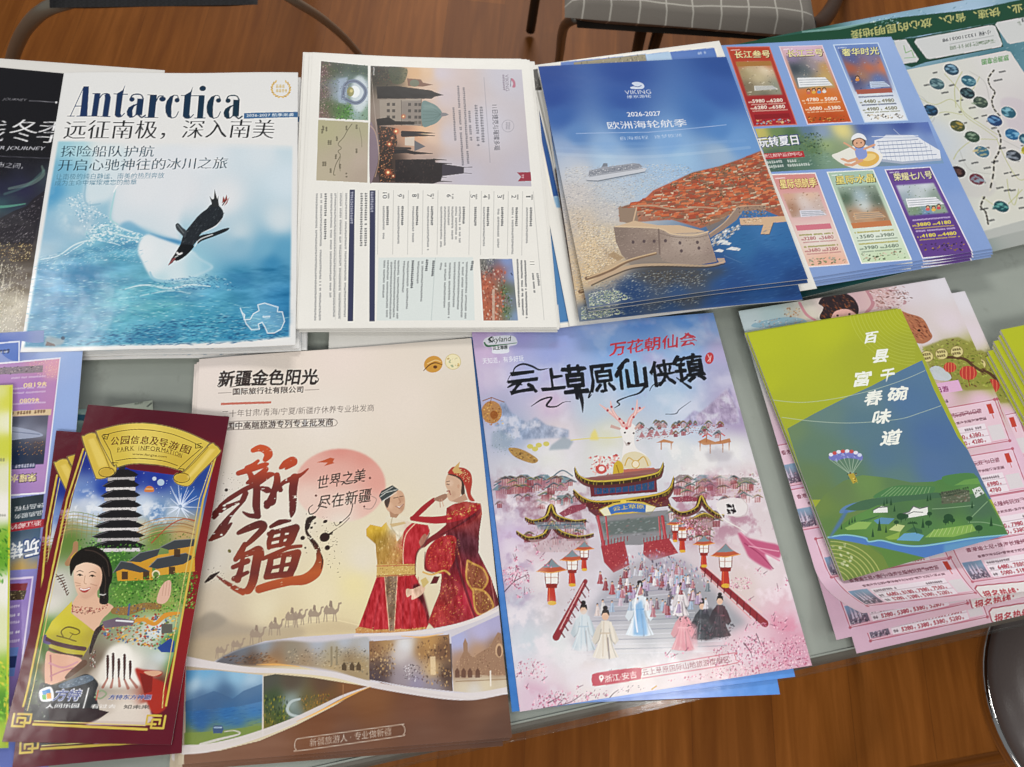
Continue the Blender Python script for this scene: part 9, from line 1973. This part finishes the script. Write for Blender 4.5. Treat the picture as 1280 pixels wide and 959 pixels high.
def d_b(A):
    A.poly([(700, 78), (892.5, 59.5), (903, 95), (700, 120)], '#4c74bc'); A.poly([(716, 78), (805, 68), (812, 100), (716, 110)], '#8c8468')
    A.specks([(716, 76), (805, 68), (808, 92), (716, 100)], 160, ['#4c4438', '#c8bca0', '#6c6450', '#a89c80', '#2c2c2c'], (.8, 2.4), 1.5, 85, 20, .85); A.poly([(805, 68), (836, 65), (845, 95), (812, 98)], '#a8c4e0'); A.tiny((872, 68), (884, 66.5), 3, '#c8d4ec', .9); A.poly([(664, 87), (671.5, 86), (677, 112), (669, 112)], '#3c3834'); A.specks([(664, 87), (671.5, 86), (677, 112), (669, 112)], 20, ['#8c8880', '#1c1a18'], (.7, 1.6), 2, 80, 20, .8)
    A.line([(671, 112), (700, 235), (722, 340)], .9, '#5c5850', .9)


def d_c(A): A.poly([(664.5, 116), (669.5, 115.5), (697, 238), (690, 238)], '#2c5c9c'); A.poly([(690, 238), (697, 238), (700, 252), (694, 252)], '#8cb4d4')


def d_d(A): A.poly([(676, 250), (690, 250), (716, 401), (690, 404)], '#4c80b4')


def d_city(A):
    A.idw([(690, 200, '#4c4c50'), (700, 240, '#4a4648'), (710, 290, '#5c5454'), (716, 330, '#7c6454'), (722, 370, '#6c5040'), (726, 390, '#2c2420'), (800, 250, '#6c6460'), (900, 350, '#3c4c6c'), (800, 380, '#2c3444')], 1, A.mask([(688, 205), (700, 198), (960, 180), (985, 362), (724, 396)], 1))
    A.specks([(690, 205), (705, 200), (740, 385), (724, 392)], 420, ['#2c2a2c', '#8c8480', '#a8826a', '#1c1816', '#6c5c54'], (.7, 2.2), 2.2, 75, 25, .7)


zs = ztop(seab)
part_sheet('blue_trim_magazine', [(640, 88), (866, 74), (986, 374), (690, 411)], .0086, d_d, 'white magazine whose blue trim shows as a wedge right of the tour sheets', 'magazine', pages=.0006)
part_sheet('blue_trim_magazine', [(650, 92), (880, 72), (1000, 367), (712, 408)], .0099, d_c, 'white magazine with a narrow blue strip, left of the cruise brochures', 'magazine', pages=.0006)
part_sheet('city_sheet', [(661, 82.5), (899, 51), (1021, 361), (737, 404)], .0113, d_b, 'white sheet with blue heading and small city picture, above the top cruise brochure', 'printed sheet', pages=.0006)
part_sheet('dark_brochure', [(674, 90), (880, 78), (985, 362), (722, 396)], .0145, d_city, 'dark photo brochure, a brown strip along the left of the cruise brochures', 'brochure', pages=.0014)
lower(seab, (850, 230), (1, 14), .0172 - zs, -2.3, 'sea cruise brochure second from the top, its blue foot showing below', 'sea cruise brochures in the pile')
lower(seab, (850, 230), (2, 2), .0200 - zs, -.2, 'sea cruise brochure directly under the topmost one, seen as a thin edge', 'sea cruise brochures in the pile')
for k, (off, rot, lab) in enumerate((((1, 3), .1, 'blue river cruise flyer second from the top, a thin strip below'), ((2, 5), -.1, 'blue river cruise flyer third from the top, its lower right corner showing'), ((0, 8), .15, 'lowest blue river cruise flyer, resting on the green map sheet'))):
    lower(fly, (1060, 190), off, -.0009 * (k + 1), rot, lab, 'blue river cruise flyers')
for k, (off, rot, lab) in enumerate((((-3, 3), .15, 'cream tour brochure second from the top, its left edge just visible'), ((-6, 4), .3, 'cream tour brochure third from the top, left edge beside the grey table'), ((-9, 7), -.35, 'lowest cream tour brochure, its brown foot reaching furthest left'))):
    lower(des, (430, 690), off, -.0016 * (k + 1), rot, lab, 'cream tour brochures')
lower(bk, (1090, 560), (-2, -3), -.0028, .1, 'green food booklet under the one with the parachute, only a green edge showing')
zb = ztop(bk)
for k in range(6):
    lower(bk, (1090, 560), (322 - k * 2.5 + (k % 2) * 2, -8 + k * 5), .0170 - .0028 * k - zb, 1.2 + .3 * (k % 3), ['green booklet topmost of the fanned pile at the right edge', 'green booklet second in the fanned pile at the right edge', 'green booklet third in the fanned pile at the right edge', 'green booklet fourth in the fanned pile at the right edge', 'green booklet fifth in the fanned pile at the right edge', 'green booklet lowest of the fanned pile at the right edge'][k], 'green food booklets at the right edge')
# slips of paper under the glass
part_sheet('paper_slip', [(138, 508), (190.5, 500.5), (193, 545), (138, 552)], -.0051, lambda A: (A.tiny((168, 506), (180, 504), 2.4, '#5c6458', .7), A.line([(184, 508), (189, 504)], 1.2, '#3c443c')), 'pale slip of paper under the glass above the maroon leaflets', 'paper slip', base='#cfd4c4')
part_sheet('paper_slip', [(90, 512), (110, 511), (106, 545), (88, 546)], -.0051, lambda A: A.rect(90, 519, 108, 527, '#2f5c74'), 'teal printed slip under the glass beside the lilac flyer', 'paper slip', base='#8fa8a4')
